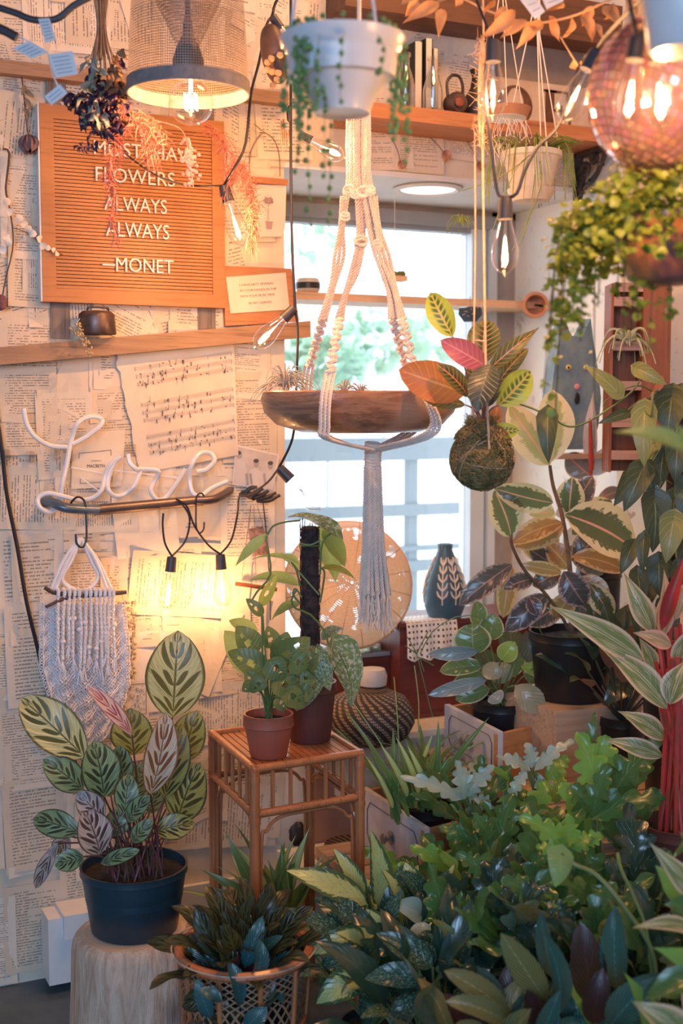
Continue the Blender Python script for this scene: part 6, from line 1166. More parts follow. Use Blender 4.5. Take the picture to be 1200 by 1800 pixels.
# ---------------------------------------------------------------- rattan stand
zT = .565; A = ZP(447, 1352, zT); B = ZP(632, 1324, zT); C_ = ZP(374, 1290, zT); D_ = B+C_-A; t = thing('rattan_stand', 'square rattan plant stand with spindle gallery and tall legs', 'plant stand', V((A.x+D_.x)/2, (A.y+D_.y)/2, 0))
cs4 = [A, B, D_, C_]; zG = W(447, 1432, A.y).z; ce = (A+D_)/2
for i in range(4):
    p, q_ = cs4[i], cs4[(i+1) % 4]; d = (q_-p).normalized(); m = MB(); m.tube([p-d*.006, q_+d*.006], .0080, 10); m.build('top_rail', MT['rattan'], t)
    m = MB(); m.tube([V(p.x, p.y, zG), V(q_.x, q_.y, zG)], .0080, 10); m.build('lower_rail', MT['rattan'], t)
    m = MB(); nS = 5 if i % 2 == 0 else 5
    for k_ in range(1, nS+1): x = p.lerp(q_, k_/(nS+1)); m.tube([V(x.x, x.y, zG+.004), V(x.x, x.y, zT-.004)], .0040, 7)
    m.build('spindles', MT['rattan'], t)
    m = MB(); L = (q_-p).length; inn = (ce-(p+q_)/2); inn.z = 0; inn = inn.normalized()*.004; P0 = V(p.x, p.y, 0)+d*.014; Q0 = V(q_.x, q_.y, 0)-d*.014
    m.tube(bez([P0+V(0, 0, .03)+inn, P0+V(0, 0, zG-.08)+inn, P0+d*.012+V(0, 0, zG-.035)+inn, P0+d*.04+V(0, 0, zG-.014)+inn, (P0+Q0)/2+V(0, 0, zG-.011)+inn, Q0-d*.04+V(0, 0, zG-.014)+inn, Q0-d*.012+V(0, 0, zG-.035)+inn, Q0+V(0, 0, zG-.08)+inn, Q0+V(0, 0, .03)+inn], 48), .0035, 6); m.build('bentwood_arch', MT['rattan'], t)
    m = MB(); m.tube([V(p.x, p.y, .0005), V(p.x, p.y, zT-.003)], .0098, 10)
    for z_ in (zT-.02, zG+.008, zG-.012): m.tube([V(p.x, p.y, z_-.005), V(p.x, p.y, z_+.005)], .0108, 10)
    m.build('leg', MT['rattan'], t)
m = MB(); n = 16
for i in range(n):
    a = A.lerp(B, (i+.08)/n); b = A.lerp(B, (i+.92)/n); off = C_-A; nn = m.add([a-V(0, 0, .004), b-V(0, 0, .004), b+off-V(0, 0, .004), a+off-V(0, 0, .004), a+V(0, 0, -.0005), b+V(0, 0, -.0005), b+off+V(0, 0, -.0005), a+off+V(0, 0, -.0005)])
    for f_ in ((0, 3, 2, 1), (4, 5, 6, 7), (0, 1, 5, 4), (1, 2, 6, 5), (2, 3, 7, 6), (3, 0, 4, 7)): m.face([nn+j for j in f_])
m.build('slatted_top', MT['rattan'], t)
# small holey-leaf plant
ztp = zT+.0005; c = ZP(472, 1328, zT); c = V(c.x, c.y, ztp); hm = (c-CAM).dot(FH); s_ = hm/2200; Hm = P(475, 1248, hm).z-P(475, 1322, hm).z
t = thing('holey_leaf_plant', 'small plant with hole-pierced leaves in a terracotta-coloured pot', 'potted plant', c); plant_pot('p', c, 45*s_, Hm, MT['terra'], root=t, taper=.74, rimh=.022)
MT['mons'] = leafmat('holey_leaf', (.075, .15, .055), (.14, .24, .10), None, back=(.16, .26, .12), midw=.05, nv=9, rough=.35, trans=.28); MT['monsy'] = leafmat('holey_leaf_young', (.42, .46, .07), (.5, .5, .2), None, midw=.05, nv=9, trans=.4)
HO = [(-.45, .35, .16, .10), (.45, .42, .16, .09), (-.4, .62, .13, .07), (.42, .68, .12, .07)]
m = MB(); sm = MB(); q = random.Random(15); ct = c+V(0, 0, Hm-.01)
for a, b, w_, dh in [((480, 1170), (545, 1120), 62, .02), ((470, 1180), (400, 1145), 48, 0), ((455, 1215), (430, 1180), 36, -.04), ((480, 1190), (520, 1230), 50, -.05), ((490, 1160), (505, 1110), 44, .03), ((500, 1200), (555, 1195), 52, -.02), ((465, 1190), (440, 1215), 30, -.06), ((520, 1180), (560, 1150), 46, .03), ((495, 1215), (535, 1245), 42, -.06), ((450, 1150), (415, 1100), 50, .05), ((478, 1140), (470, 1100), 36, .04), ((510, 1160), (540, 1175), 44, -.04), ((470, 1160), (500, 1195), 46, -.05), ((462, 1082), (432, 1052), 22, -.02), ((448, 1200), (425, 1215), 24, -.03), ((520, 1215), (550, 1225), 36, -.04), ((485, 1225), (500, 1250), 30, -.07)]:
    A_ = P(*a, hm+dh); leaf(m, A_, P(*b, hm+dh), w_*s_, TOCAM(A_)+V(q.uniform(-.3, .3), 0, q.uniform(0, .5)), 'ovate', nu=12, nv=16, bend=.14, cup=.12, wave=.02, holes=HO); sm.tube(bez([ct+rv(.008), ct.lerp(A_, .5)+V(0, 0, .015), A_], 8), .0016, 5)
m.build('foliage', MT['mons'], t); m = MB(); A_ = P(458, 1065, hm); leaf(m, A_, P(487, 1010, hm), 22*s_, TOCAM(A_), 'ovate', nu=12, nv=16, bend=.1, cup=.4, holes=HO); sm.tube(bez([ct, P(462, 1180, hm), P(460, 1075, hm), A_], 10), .0022, 5); m.build('young_leaf', MT['monsy'], t, label='yellow-green young leaf'); sm.build('leaf_stalks', MT['stem'], t)
# moss pole plant
c = ZP(545, 1300, zT); c = V(c.x, c.y, ztp); hp_ = (c-CAM).dot(FH); s_ = hp_/2200; Hq = P(545, 1195, hp_).z-P(545, 1298, hp_).z
t = thing('moss_pole_plant', 'silver-splashed vine climbing a dark moss pole in a brown pot', 'potted plant', c); plant_pot('p', c, 47*s_, Hq, MT['brownpot'], root=t, taper=.78)
m = MB(); zp = P(545, 925, hp_).z-c.z; q = random.Random(19); m.lathe([(.018, Hq-.05), (.0185, Hq+.05), (.018, zp*.7), (.0175, zp-.004), (.012, zp)], c, 26, wob=lambda a, z: 1+.08*mnoise.noise(V(math.cos(a)*3, math.sin(a)*3, z*60)))
for i in range(500): a = q.uniform(0, 6.28); z_ = q.uniform(Hq, zp); p = c+V(.018*math.cos(a), .018*math.sin(a), z_); m.tube([p, p+V(.002*math.cos(a), .002*math.sin(a), .006), p+V(.0015*math.cos(a), .0015*math.sin(a), .016)], .0007, 3, cap=False)
m.build('moss_pole', pm('dark_coir', (.030, .018, .020), (.075, .045, .045), .95, sc=80, bump=1, bsc=120), t)
MT['scin'] = leafmat('silver_splash_leaf', (.10, .20, .09), None, None, back=(.20, .32, .16), midw=.03, nv=7, speck=(.50, .56, .50), spt=(.50, .56), spsc=5, rough=.35, trans=.3, mid=(.05, .10, .05)); MT['scinlt'] = leafmat('thin_green_leaf', (.20, .36, .14), (.3, .48, .22), None, midw=.05, nv=6, rough=.4, trans=.45); MT['scinyl'] = leafmat('olive_green_leaf', (.30, .34, .07), (.4, .42, .15), None, midw=.05, nv=6, trans=.4)
sm = MB()
SC_ = [('scin', (580, 938), (506, 908), 72, -.05, 'heart', (0, -.2, 1), 'leaf'), ('scinyl', (566, 932), (606, 996), 34, -.02, 'ovate', (0, -1, .3), 0), ('scinlt', (560, 945), (590, 1022), 64, .03, 'heart', (.3, -1, 0), 0), ('scinlt', (470, 938), (413, 996), 20, -.03, 'lance', (-.4, -1, .5), 0), ('scinlt', (527, 992), (442, 984), 20, -.03, 'lance', (0, -.4, 1), 0), ('scinlt', (527, 1030), (438, 1020), 34, 0, 'ovate', (0, -.6, 1), 0), ('scinyl', (563, 998), (629, 1024), 24, .0, 'lance', (0, -.5, 1), 0), ('scin', (590, 1140), (616, 1242), 80, -.10, 'heart', (.3, -1, .5), 0), ('scin', (560, 1150), (580, 1215), 40, -.08, 'heart', (-.5, -1, .3), 0), ('scinlt', (450, 1182), (394, 1108), 58, .02, 'ovate', (-.2, -1, .2), 0), ('scinlt', (450, 1120), (402, 1090), 34, .04, 'ovate', (0, -1, .6), 0), ('scin', (565, 1125), (605, 1105), 32, .0, 'ovate', (0, -.4, 1), 0), ('scin', (545, 1165), (500, 1200), 50, -.05, 'heart', (0, -1, .8), 0), ('scin', (545, 1190), (520, 1250), 56, -.07, 'heart', (-.3, -1, .5), 0), ('scinlt', (527, 1062), (478, 1090), 30, .0, 'ovate', (0, -.5, 1), 0), ('scinlt', (525, 1000), (490, 975), 26, .05, 'ovate', (0, -.8, 1), 0), ('scin', (560, 1160), (530, 1135), 46, -.03, 'ovate', (0, -.5, 1), 0)]
for mt, a, b, w_, dh, shp, nr, _ in SC_:
    m = MB(); A_ = P(*a, hp_+dh); leaf(m, A_, P(*b, hp_+dh+.01), w_*s_, V(nr), shp, nu=8, nv=12, bend=.14, cup=.2, back=.35 if shp == 'heart' else 0, wave=.02); m.build('leaf', MT[mt], t)
for pts in ([(470, 940), (480, 925), (500, 918), (527, 915)], [(563, 950), (545, 958), (527, 955)], [(527, 1030), (520, 1000), (512, 990), (560, 1045)], [(520, 1038), (512, 1055), (520, 1070), (545, 1080), (570, 1110), (578, 1140)], [(440, 1060), (452, 1040), (475, 1010), (470, 960), (466, 942)], [(580, 938), (566, 955), (562, 1010)], [(560, 1190), (575, 1165), (590, 1142)], [(540, 1190), (500, 1190), (452, 1182)], [(562, 1060), (570, 1010), (564, 998)], [(527, 1060), (515, 1045), (519, 1035), (530, 1050)]): sm.tube(bez([P(x, y, hp_-.03) for x, y in pts], 14), .0021, 5)
sm.build('vine_stems', MT['stem'], t)
m = MB(); m.tube([c+V(.0195*math.cos(a), .0195*math.sin(a), P(545, 958, hp_).z-c.z) for a in np.linspace(0, 2*PI, 20)[:-1]], .0016, 5, closed=True); m.build('plant_tie', MT['scinlt'], t)
# ---------------------------------------------------------------- large variegated rubber plant
def pot_at(name, label, cat, px, py, h, rpx, ht, mat, zbase, **kw):
    c = P(px, py, h); zt = c.z; c = V(c.x, c.y, zbase); t = thing(name, label, cat, c); plant_pot('p', c, rpx*h/2200, zt-zbase, mat, root=t, **kw); return t, V(c.x, c.y, zt-.015)
def leaves(t, mats, L, h, q, shape='ovate', nm='leaf', fold=.2, bend=.14, wave=.015, st=None, root=None, nv=12, tilt=.4, **kw):
    for e in L:
        mt, a, b, w_ = e[:4]; dh = e[4] if len(e) > 4 else 0; sh = e[5] if len(e) > 5 else shape; m = MB(); A_ = P(*a, h+dh); B_ = P(*b, h+dh+q.uniform(-.03, .03))
        leaf(m, A_, B_, w_*(h+dh)/2200, TOCAM(A_)+V(q.uniform(-tilt, tilt), 0, q.uniform(-.1, tilt*1.6)), sh, nu=8, nv=nv, bend=bend*q.uniform(.5, 1.3), cup=fold, wave=wave, **kw); m.build(nm, MT[mt], t)
        if st is not None: st.tube(bez([root(A_) if callable(root) else root, (root(A_) if callable(root) else root).lerp(A_, .5)+V(0, 0, .012), A_], 7), .0018, 5)
crate_m = MT['benchwood']
fx = P(1005, 1225, 2.7); m = MB(); m.box((fx.x-.11, fx.y-.10, ZB+.001), (fx.x+.11, fx.y+.10, fx.z-.001)); tag(m.build('upturned_crate', crate_m), 'upturned pale crate under the black rubber plant pot', 'crate')
t, ct = pot_at('rubber_plant', 'tall cream and green variegated rubber plant in a black pot', 'potted plant', 1005, 1108, 2.7, 76, 0, MT['blackpot'], fx.z, taper=.82)
MT['tineke'] = leafmat('cream_edged_rubber_leaf', (.055, .085, .05), None, (.72, .66, .42), back=(.50, .36, .24), midw=.045, nv=5, patt='margin', ew=.62, mid=(.70, .36, .30), rough=.22, trans=.25, bumps=.15)
MT['tinekel'] = leafmat('pale_rubber_leaf', (.34, .30, .15), None, (.78, .62, .44), back=(.5, .4, .3), midw=.05, nv=5, patt='margin', ew=.5, mid=(.72, .30, .24), rough=.3, trans=.4, bumps=.15)
MT['tineked'] = leafmat('dark_rubber_leaf', (.06, .055, .07), (.12, .11, .14), (.38, .30, .28), back=(.3, .16, .12), midw=.05, nv=6, patt='margin', ew=.8, mid=(.40, .22, .20), rough=.2, trans=.12, bumps=.2)
MT['tinekeb'] = leafmat('bronze_rubber_leaf', (.30, .15, .06), None, (.62, .42, .22), back=(.35, .2, .1), midw=.05, nv=5, patt='margin', ew=.7, mid=(.6, .35, .2), rough=.25, trans=.3, bumps=.15)
q = random.Random(71); sm = MB()
trunk = bez([ct, P(1003, 1060, 2.7), P(1001, 1000, 2.7), P(995, 950, 2.7), P(986, 900, 2.7), P(972, 855, 2.7), P(966, 818, 2.7)], 24); sm.tube(trunk, [.0065-.003*i/len(trunk) for i in range(len(trunk))], 8); sm.tube(bez([ct, P(985, 1080, 2.68), P(955, 1040, 2.66), P(920, 1000, 2.64), P(900, 960, 2.62), P(898, 940, 2.62)], 20), .0038, 6); sm.build('trunk', MT['brownstem'], t)
leaves(t, None, [('tinekel', (966, 818), (893, 712), 66, 0), ('tinekel', (968, 812), (970, 684), 72, .03), ('tineke', (972, 884), (868, 858), 52, -.03), ('tineke', (898, 944), (868, 862), 66, -.05), ('tineke', (1000, 904), (1006, 838), 52, .03), ('tineked', (1012, 900), (1042, 836), 46, .05), ('tineke', (992, 904), (1118, 970), 104, -.06), ('tinekeb', (988, 918), (897, 956), 42, -.04), ('tinekeb', (990, 925), (905, 962), 50, -.02),
 ('tineked', (900, 992), (806, 1064), 44, -.02), ('tinekeb', (898, 992), (884, 1086), 36, .02), ('tinekeb', (987, 1006), (914, 992), 26, -.02), ('tineked', (990, 1004), (1028, 1064), 56, -.05), ('tinekeb', (1004, 978), (1096, 1004), 44, .03), ('tineked', (936, 1018), (884, 1036), 34, -.04), ('tineked', (985, 1005), (936, 1030), 40, .02), ('tinekeb', (1005, 1040), (974, 1085), 44, -.03), ('tineked', (960, 1045), (888, 1110), 46, -.02), ('tineked', (930, 1050), (945, 1082), 30, -.05), ('tineke', (1035, 1025), (1075, 1085), 42, .0), ('tineked', (1060, 960), (1085, 895), 40, .12), ('tinekeb', (1000, 1000), (960, 955), 44, .08), ('tineked', (970, 990), (930, 965), 36, .1), ('tinekeb', (945, 985), (918, 950), 34, .1), ('tineked', (1008, 990), (1060, 930), 50, .10), ('tinekeb', (1010, 1020), (1070, 1060), 54, .05), ('tineked', (1000, 1050), (1050, 1090), 50, .03), ('tinekel', (975, 900), (930, 905), 40, .08), ('tineked', (1000, 960), (1060, 1010), 50, .12), ('tinekeb', (980, 960), (940, 925), 40, .12), ('tineke', (1005, 940), (1075, 880), 60, .14), ('tineked', (990, 1060), (930, 1100), 48, .02)], 2.7, q, 'ellip')
# pink-edged young rubber plant behind it
fp = P(1052, 1010, 2.98); t, c3 = pot_at('pink_rubber_plant', 'pink-edged rubber plant with a red spear behind the cream one', 'potted plant', 1052, 1000, 2.95, 40, 0, MT['blackpot'], ZB+.001)
MT['pinkedge'] = leafmat('pink_edged_leaf', (.14, .11, .13), None, (.82, .36, .30), back=(.5, .36, .38), midw=.05, nv=5, edge_=None, mid=(.8, .25, .2)) if False else leafmat('pink_edged_leaf', (.17, .12, .15), None, (.80, .32, .28), back=(.48, .4, .46), midw=.06, nv=5, ew=.08, mid=(.8, .2, .17), rough=.25)
MT['lilacleaf'] = leafmat('pale_lilac_leaf', (.46, .48, .55), None, (.72, .42, .42), midw=.05, nv=5, ew=.06, mid=(.6, .5, .5), rough=.25)
m = MB(); m.tube(bez([c3, P(1040, 900, 2.9), P(1038, 830, 2.88), P(1037, 740, 2.87)], 14), .004, 6); m.build('trunk', MT['redstem'], t)
leaves(t, None, [('pinkedge', (1040, 838), (996, 798), 46), ('lilacleaf', (1042, 836), (1086, 786), 40, .03), ('lilacleaf', (1040, 828), (1044, 684), 26, 0, 'lance'), ('pinkedge', (1050, 880), (1096, 862), 26), ('lilacleaf', (1030, 890), (975, 905), 30, .03), ('pinkedge', (1045, 910), (1090, 925), 36, .04), ('lilacleaf', (1035, 930), (990, 960), 36, .05), ('pinkedge', (1040, 870), (1010, 850), 30, .05)], 2.9, q, 'ellip')
m = MB(); m.tube(bez([P(1039, 826, 2.87), P(1038, 780, 2.86), P(1036, 736, 2.86)], 8), [.006, .0062, .006, .0055, .005, .0045, .004, .003, .002][:9], 8); m.build('red_sheath', MT['redstem'], t, label='bright red leaf sheath')
# velvet heart-leaf vine on the right
MT['velvet'] = leafmat('velvet_heart_leaf', (.035, .055, .028), (.16, .19, .10), None, back=(.20, .09, .07), midw=.035, nv=5, slope=1.5, vw=.07, rough=.42, trans=.12, mid=(.22, .26, .13)); MT['velvetlt'] = leafmat('olive_heart_leaf', (.22, .24, .09), (.46, .46, .26), None, back=(.32, .22, .1), midw=.05, nv=5, slope=1.4, vw=.12, rough=.4, trans=.25)
hv_ = 2.32; t, cv = pot_at('heart_leaf_vine', 'dark velvety heart-leaved vine on a pole at the right edge', 'potted plant', 1178, 1180, 2.42, 50, 0, MT['blackpot'], ZB+.001)
m = MB(); zp2 = P(1178, 720, 2.42).z; m.tube([V(cv.x, cv.y, cv.z-.05), V(cv.x, cv.y, zp2)], .016, 12); m.build('climbing_pole', bpy.data.materials['dark_coir'], t)
q = random.Random(81); VL = [('velvet', (1180, 700), (1172, 770), 62), ('velvet', (1128, 826), (1096, 900), 50), ('velvet', (1150, 878), (1146, 972), 58), ('velvet', (1186, 876), (1172, 994), 54, .02), ('velvetlt', (1183, 915), (1170, 990), 50, -.02), ('velvet', (1140, 820), (1148, 880), 34, .02), ('velvetlt', (1133, 720), (1132, 822), 48, -.02), ('velvet', (1132, 945), (1130, 1008), 28, -.03), ('velvet', (1158, 990), (1160, 1050), 48), ('velvet', (1190, 1000), (1196, 1070), 44), ('velvet', (1108, 838), (1078, 890), 36, .04), ('velvetlt', (1085, 690), (1026, 642), 34, -.05), ('velvet', (963, 729), (964, 815), 40, -.06), ('velvetlt', (1120, 648), (1172, 676), 30, -.04), ('velvet', (1190, 780), (1186, 850), 46), ('velvet', (1110, 960), (1090, 1010), 34, .05), ('velvet', (1196, 690), (1190, 740), 40, .05), ('velvet', (1120, 1010), (1124, 1070), 40, .04), ('velvet', (1170, 1060), (1180, 1130), 44, .02), ('velvetlt', (1150, 780), (1120, 850), 34, .06), ('velvet', (1210, 850), (1205, 930), 50, 0), ('velvet', (1140, 1030), (1110, 1100), 40, .08), ('velvet', (1098, 726), (1050, 745), 22, -.03), ('velvet', (1165, 800), (1160, 860), 44, .05), ('velvet', (1200, 950), (1206, 1010), 50, .05)]
sm = MB()
for e in VL:
    mt, a, b, w_ = e[:4]; dh = e[4] if len(e) > 4 else 0; m = MB(); A_ = P(*a, hv_+dh); leaf(m, A_, P(*b, hv_+dh-.01), w_*hv_/2200, TOCAM(A_)+V(q.uniform(-.5, .5), 0, q.uniform(-.1, .5)), 'heart', nu=8, nv=12, back=.45, bend=.12, cup=.15); m.build('leaf', MT[mt], t)
    if a[0] > 1080: z_ = min(zp2, A_.z+.02); sm.tube(bez([V(cv.x, cv.y, z_), V(cv.x, cv.y, z_).lerp(A_, .6)+V(0, 0, .025), A_], 8), .0016, 5)
sm.tube(bez([P(885, 702, 2.3), P(930, 716, 2.28), P(965, 732, 2.26), P(1000, 750, 2.26), P(1035, 740, 2.27), P(1075, 715, 2.27), P(1110, 688, 2.28), P(1140, 655, 2.3), P(1165, 700, 2.36)], 40), .0019, 5); sm.tube(bez([P(1075, 715, 2.28), P(1062, 720, 2.28), P(1063, 705, 2.28), P(1085, 692, 2.27)], 8), .0012, 4); sm.tube(bez([P(1165, 690, 2.36), P(1148, 690, 2.28), P(1145, 730, 2.28), P(1133, 722, 2.3)], 10), .0022, 5)
sm.build('vine_stems', MT['stem'], t)
m = MB(); leaf(m, P(1163, 660, hv_), P(1142, 696, hv_), 16*hv_/2200, V(0, -1, 0), 'ovate', cup=.5); m.build('new_leaf', pm('coral_new_leaf', (.75, .28, .14), rough=.4, trans=.4), t, label='small coral-orange new leaf')
# tricolour lance-leaf plant with red stems
MT['tri'] = leafmat('cream_striped_leaf', (.12, .19, .08), None, (.78, .62, .46), back=(.45, .10, .12), midw=.03, nv=11, ew=.22, streak=(.62, .60, .42), rough=.35, trans=.3, mid=(.6, .6, .4)); MT['tripink'] = leafmat('pink_striped_leaf', (.30, .22, .14), None, (.82, .40, .36), back=(.55, .08, .10), midw=.03, nv=11, ew=.3, streak=(.75, .55, .45), rough=.35, trans=.35)
h_ = 2.12; t, ct = pot_at('red_stem_plant', 'pink, cream and green lance-leaf plant with bright red stems', 'potted plant', 1196, 1445, h_, 74, 0, MT['brownpot'], .30, taper=.8)
m = MB(); m.box((ct.x-.10, ct.y-.10, .161), (ct.x+.12, ct.y+.10, .2995)); tag(m.build('upturned_crate', crate_m), 'pale crate under the brown pot of the red-stemmed plant', 'crate')
q = random.Random(91); sm = MB(); rt = lambda A_: ct+V(q.uniform(-.03, .03), q.uniform(-.03, .03), 0)
leaves(t, None, [('tri', (1130, 1160), (964, 1064), 50, -.02), ('tri', (1172, 1246), (1050, 1134), 56, -.05), ('tri', (1148, 1112), (1096, 1006), 40, .03), ('tripink', (1162, 1122), (1166, 1000), 32, 0), ('tri', (1176, 1238), (1206, 1160), 50, -.06), ('tripink', (1152, 1120), (1140, 1050), 30, .05), ('tri', (1160, 1110), (1184, 1010), 34, .04), ('tripink', (1185, 1090), (1215, 1010), 30, -.02), ('tri', (1165, 1140), (1105, 1060), 34, .08), ('tripink', (1180, 1135), (1112, 1112), 34, -.04), ('tri', (1190, 1180), (1230, 1090), 44, 0), ('tri', (1150, 1180), (1122, 1120), 30, .07), ('tri', (1170, 1300), (1085, 1250), 40, .04), ('tri', (1165, 1330), (1060, 1300), 34, .06), ('tri', (1190, 1260), (1240, 1200), 44, .02)], h_, q, 'lance', st=None, nv=16)
for i in range(24): b = ct+V(q.uniform(-.035, .025), q.uniform(-.03, .03), -.003); e_ = P(q.uniform(1148, 1200), q.uniform(1085, 1260), h_+q.uniform(-.05, .07)); sm.tube(bez([b, b.lerp(e_, .5)+V(q.uniform(-.004, .012), 0, 0), e_], 8), q.uniform(.0024, .0042), 6)
sm.build('red_stems', MT['redstem'], t, label='bright red stems'); m = MB(); leaf(m, P(1162, 1108, h_-.03), P(1206, 968, h_-.03), 26*h_/2200, V(-.5, -.6, .2), 'lance', cup=.9, nv=14); m.build('red_leaf', MT['redstem'], t, label='rolled bright red leaf')
# oval-leaf plant in the upper drawer
c = (ZP(875, 1287, .545)+ZP(985, 1262, .545)+ZP(781, 1238, .545)-ZP(875, 1287, .545)+V(0, 0, 0))/2 if False else c1
ho = (V(c1.x, c1.y, .55)-CAM).dot(FH); cpx = V(c1.x, c1.y, ZB+.006); t = thing('oval_leaf_plant', 'glossy cream-edged oval-leaf plant in a black pot inside the upper drawer', 'potted plant', cpx); plant_pot('p', cpx, .068, .125, MT['blackpot'], root=t, taper=.8)
MT['hoya'] = leafmat('cream_edged_oval_leaf', (.10, .18, .07), None, (.62, .60, .40), back=(.32, .34, .22), midw=.03, nv=5, ew=.12, rough=.18, trans=.2, mid=(.3, .36, .2), spec=.7); MT['hoyalt'] = leafmat('lime_oval_leaf', (.30, .44, .10), None, (.60, .62, .36), midw=.03, nv=5, ew=.12, rough=.2, trans=.4); MT['hoyadk'] = leafmat('bronze_oval_leaf', (.10, .07, .05), (.22, .16, .11), None, midw=.04, nv=6, slope=1.2, rough=.3, trans=.15); MT['hoyabl'] = leafmat('blue_grey_oval_leaf', (.20, .27, .28), None, (.45, .50, .48), midw=.03, nv=5, ew=.1, rough=.18, trans=.1); MT['hoyagr'] = leafmat('grey_olive_oval_leaf', (.27, .26, .17), (.36, .35, .25), None, midw=.04, nv=7, slope=1.2, rough=.25, trans=.15)
q = random.Random(101); sm = MB(); rt = lambda A_: cpx+V(q.uniform(-.02, .02), q.uniform(-.02, .02), .11)
leaves(t, None, [('hoya', (833, 1150), (830, 1095), 70, -.04), ('hoyalt', (880, 1160), (905, 1128), 38, -.07), ('hoya', (860, 1125), (868, 1078), 46, .02), ('hoya', (838, 1098), (836, 1055), 34, .02), ('hoyabl', (840, 1145), (752, 1150), 26, -.05), ('hoyabl', (855, 1195), (752, 1222), 26, -.05), ('hoya', (850, 1170), (772, 1180), 34, -.02), ('hoya', (850, 1185), (795, 1205), 34, .02), ('hoyagr', (880, 1190), (848, 1172), 34, -.08), ('hoyabl', (880, 1235), (862, 1222), 36, -.11), ('hoyagr', (905, 1205), (955, 1250), 48, -.10), ('hoyagr', (955, 1235), (1010, 1205), 46, -.08), ('hoyadk', (950, 1165), (1026, 1168), 24, -.05), ('hoyadk', (1005, 1180), (1050, 1196), 36, -.06), ('hoyadk', (925, 1110), (930, 1165), 36, -.03), ('hoyalt', (915, 1172), (1000, 1185), 34, -.02), ('hoyagr', (890, 1200), (870, 1165), 44, 0), ('hoya', (860, 1210), (800, 1230), 34, -.03), ('hoya', (900, 1190), (915, 1130), 40, .05), ('hoyadk', (900, 1140), (895, 1100), 44, .07), ('hoya', (930, 1200), (960, 1150), 44, .06), ('hoyagr', (850, 1225), (815, 1190), 40, .03), ('hoyadk', (870, 1180), (840, 1140), 44, .08), ('hoyadk', (945, 1225), (985, 1250), 40, 0), ('hoya', (1000, 1220), (1050, 1230), 36, -.03)], ho-.02, q, 'ellip', st=sm, root=rt)
for pts in ([(930, 1200), (880, 1120), (845, 1085), (800, 1085), (760, 1110), (738, 1150)], [(760, 1260), (735, 1160), (733, 1148), (752, 1110)], [(733, 1150), (716, 1120)], [(733, 1150), (712, 1135)], [(735, 1155), (762, 1170)], [(738, 1158), (745, 1180)], [(850, 1130), (930, 1090), (945, 1100), (985, 1180), (1010, 1220), (1040, 1225)], [(1040, 1225), (1090, 1205), (1120, 1190)], [(1000, 1225), (1060, 1240), (1110, 1235)], [(980, 1235), (1040, 1250), (1100, 1270)], [(870, 1165), (862, 1190), (875, 1215)]): sm.tube(bez([P(x, y, ho-.08) for x, y in pts], 14), .0012, 4)
sm.build('stems', MT['stem'], t)
# strappy plant rising from the lower drawer, and long blades before the sill
MT['strap'] = leafmat('green_strap_leaf', (.08, .17, .045), None, (.34, .42, .18), midw=.04, nv=1, ew=.10, vw=.01, rough=.35, trans=.25, mid=(.2, .3, .12)); MT['straplt'] = leafmat('pale_strap_leaf', (.40, .48, .20), None, (.18, .28, .08), midw=.05, nv=1, ew=.2, vw=.01, rough=.35, trans=.35)
def strap_clump(fol, c, n, L, wd, q, lean=(.2, 1.0), az=None, arch=.25):
    for i in range(n):
        a = q.uniform(*az) if az else q.uniform(0, 6.28); e = q.uniform(*lean); d = dirv(a, PI/2-e); l_ = L*q.uniform(.6, 1.15); b = c+V(q.uniform(-.02, .02), q.uniform(-.02, .02), 0); nr = V(-math.cos(a)*math.sin(PI/2-e)*1, -math.sin(a)*math.sin(PI/2-e), math.cos(PI/2-e)); leaf(fol, b, b+d*l_+V(math.cos(a), math.sin(a), 0)*l_*.12, wd*q.uniform(.7, 1.2), nr, 'strap', nu=4, nv=12, bend=arch*q.uniform(.3, 1), cup=.35, droop=arch*.5)
q = random.Random(111); c = V(c2_.x, c2_.y, ZL+.012); t = thing('strappy_plant', 'strappy green plant filling the lower drawer', 'potted plant', c); plant_pot('p', c, .058, .11, MT['blackpot'], root=t)
m = MB(); strap_clump(m, c+V(0, 0, .10), 46, .20, .014, q); 
for a, b, w_ in (((700, 1450), (650, 1318), 14), ((690, 1440), (690, 1280), 16), ((730, 1420), (672, 1312), 16), ((740, 1400), (775, 1300), 15), ((760, 1410), (770, 1265), 15), ((700, 1440), (640, 1330), 12), ((720, 1440), (600, 1240), 10), ((705, 1430), (585, 1275), 12), ((720, 1420), (700, 1300), 14), ((745, 1400), (790, 1330), 18), ((765, 1380), (860, 1260), 12), ((750, 1420), (712, 1300), 12), ((725, 1420), (640, 1345), 14)):
    A_ = P(*a, 2.52); leaf(m, A_, P(*b, 2.5), w_*2.5/2200, V(-.3, -.8, .5), 'strap', nu=4, nv=12, bend=.14, cup=.4)
m.build('foliage', MT['strap'], t); m = MB()
for a, b, w_ in (((715, 1400), (668, 1308), 13), ((735, 1395), (695, 1295), 12), ((750, 1400), (715, 1310), 14), ((690, 1420), (640, 1325), 10), ((745, 1330), (760, 1290), 8)): A_ = P(*a, 2.46); leaf(m, A_, P(*b, 2.44), w_*2.5/2200, V(-.3, -.8, .5), 'strap', nu=4, nv=12, bend=.16, cup=.4)
for a, b in (((700, 1400), (692, 1190)), ((735, 1300), (728, 1170)), ((712, 1380), (606, 1215))): m.tube(bez([P(*a, 2.5), P((a[0]+b[0])/2+4, (a[1]+b[1])/2, 2.5), P(*b, 2.52)], 8), .0012, 4)
m.build('pale_blades', MT['straplt'], t, label='pale yellow-green blades')
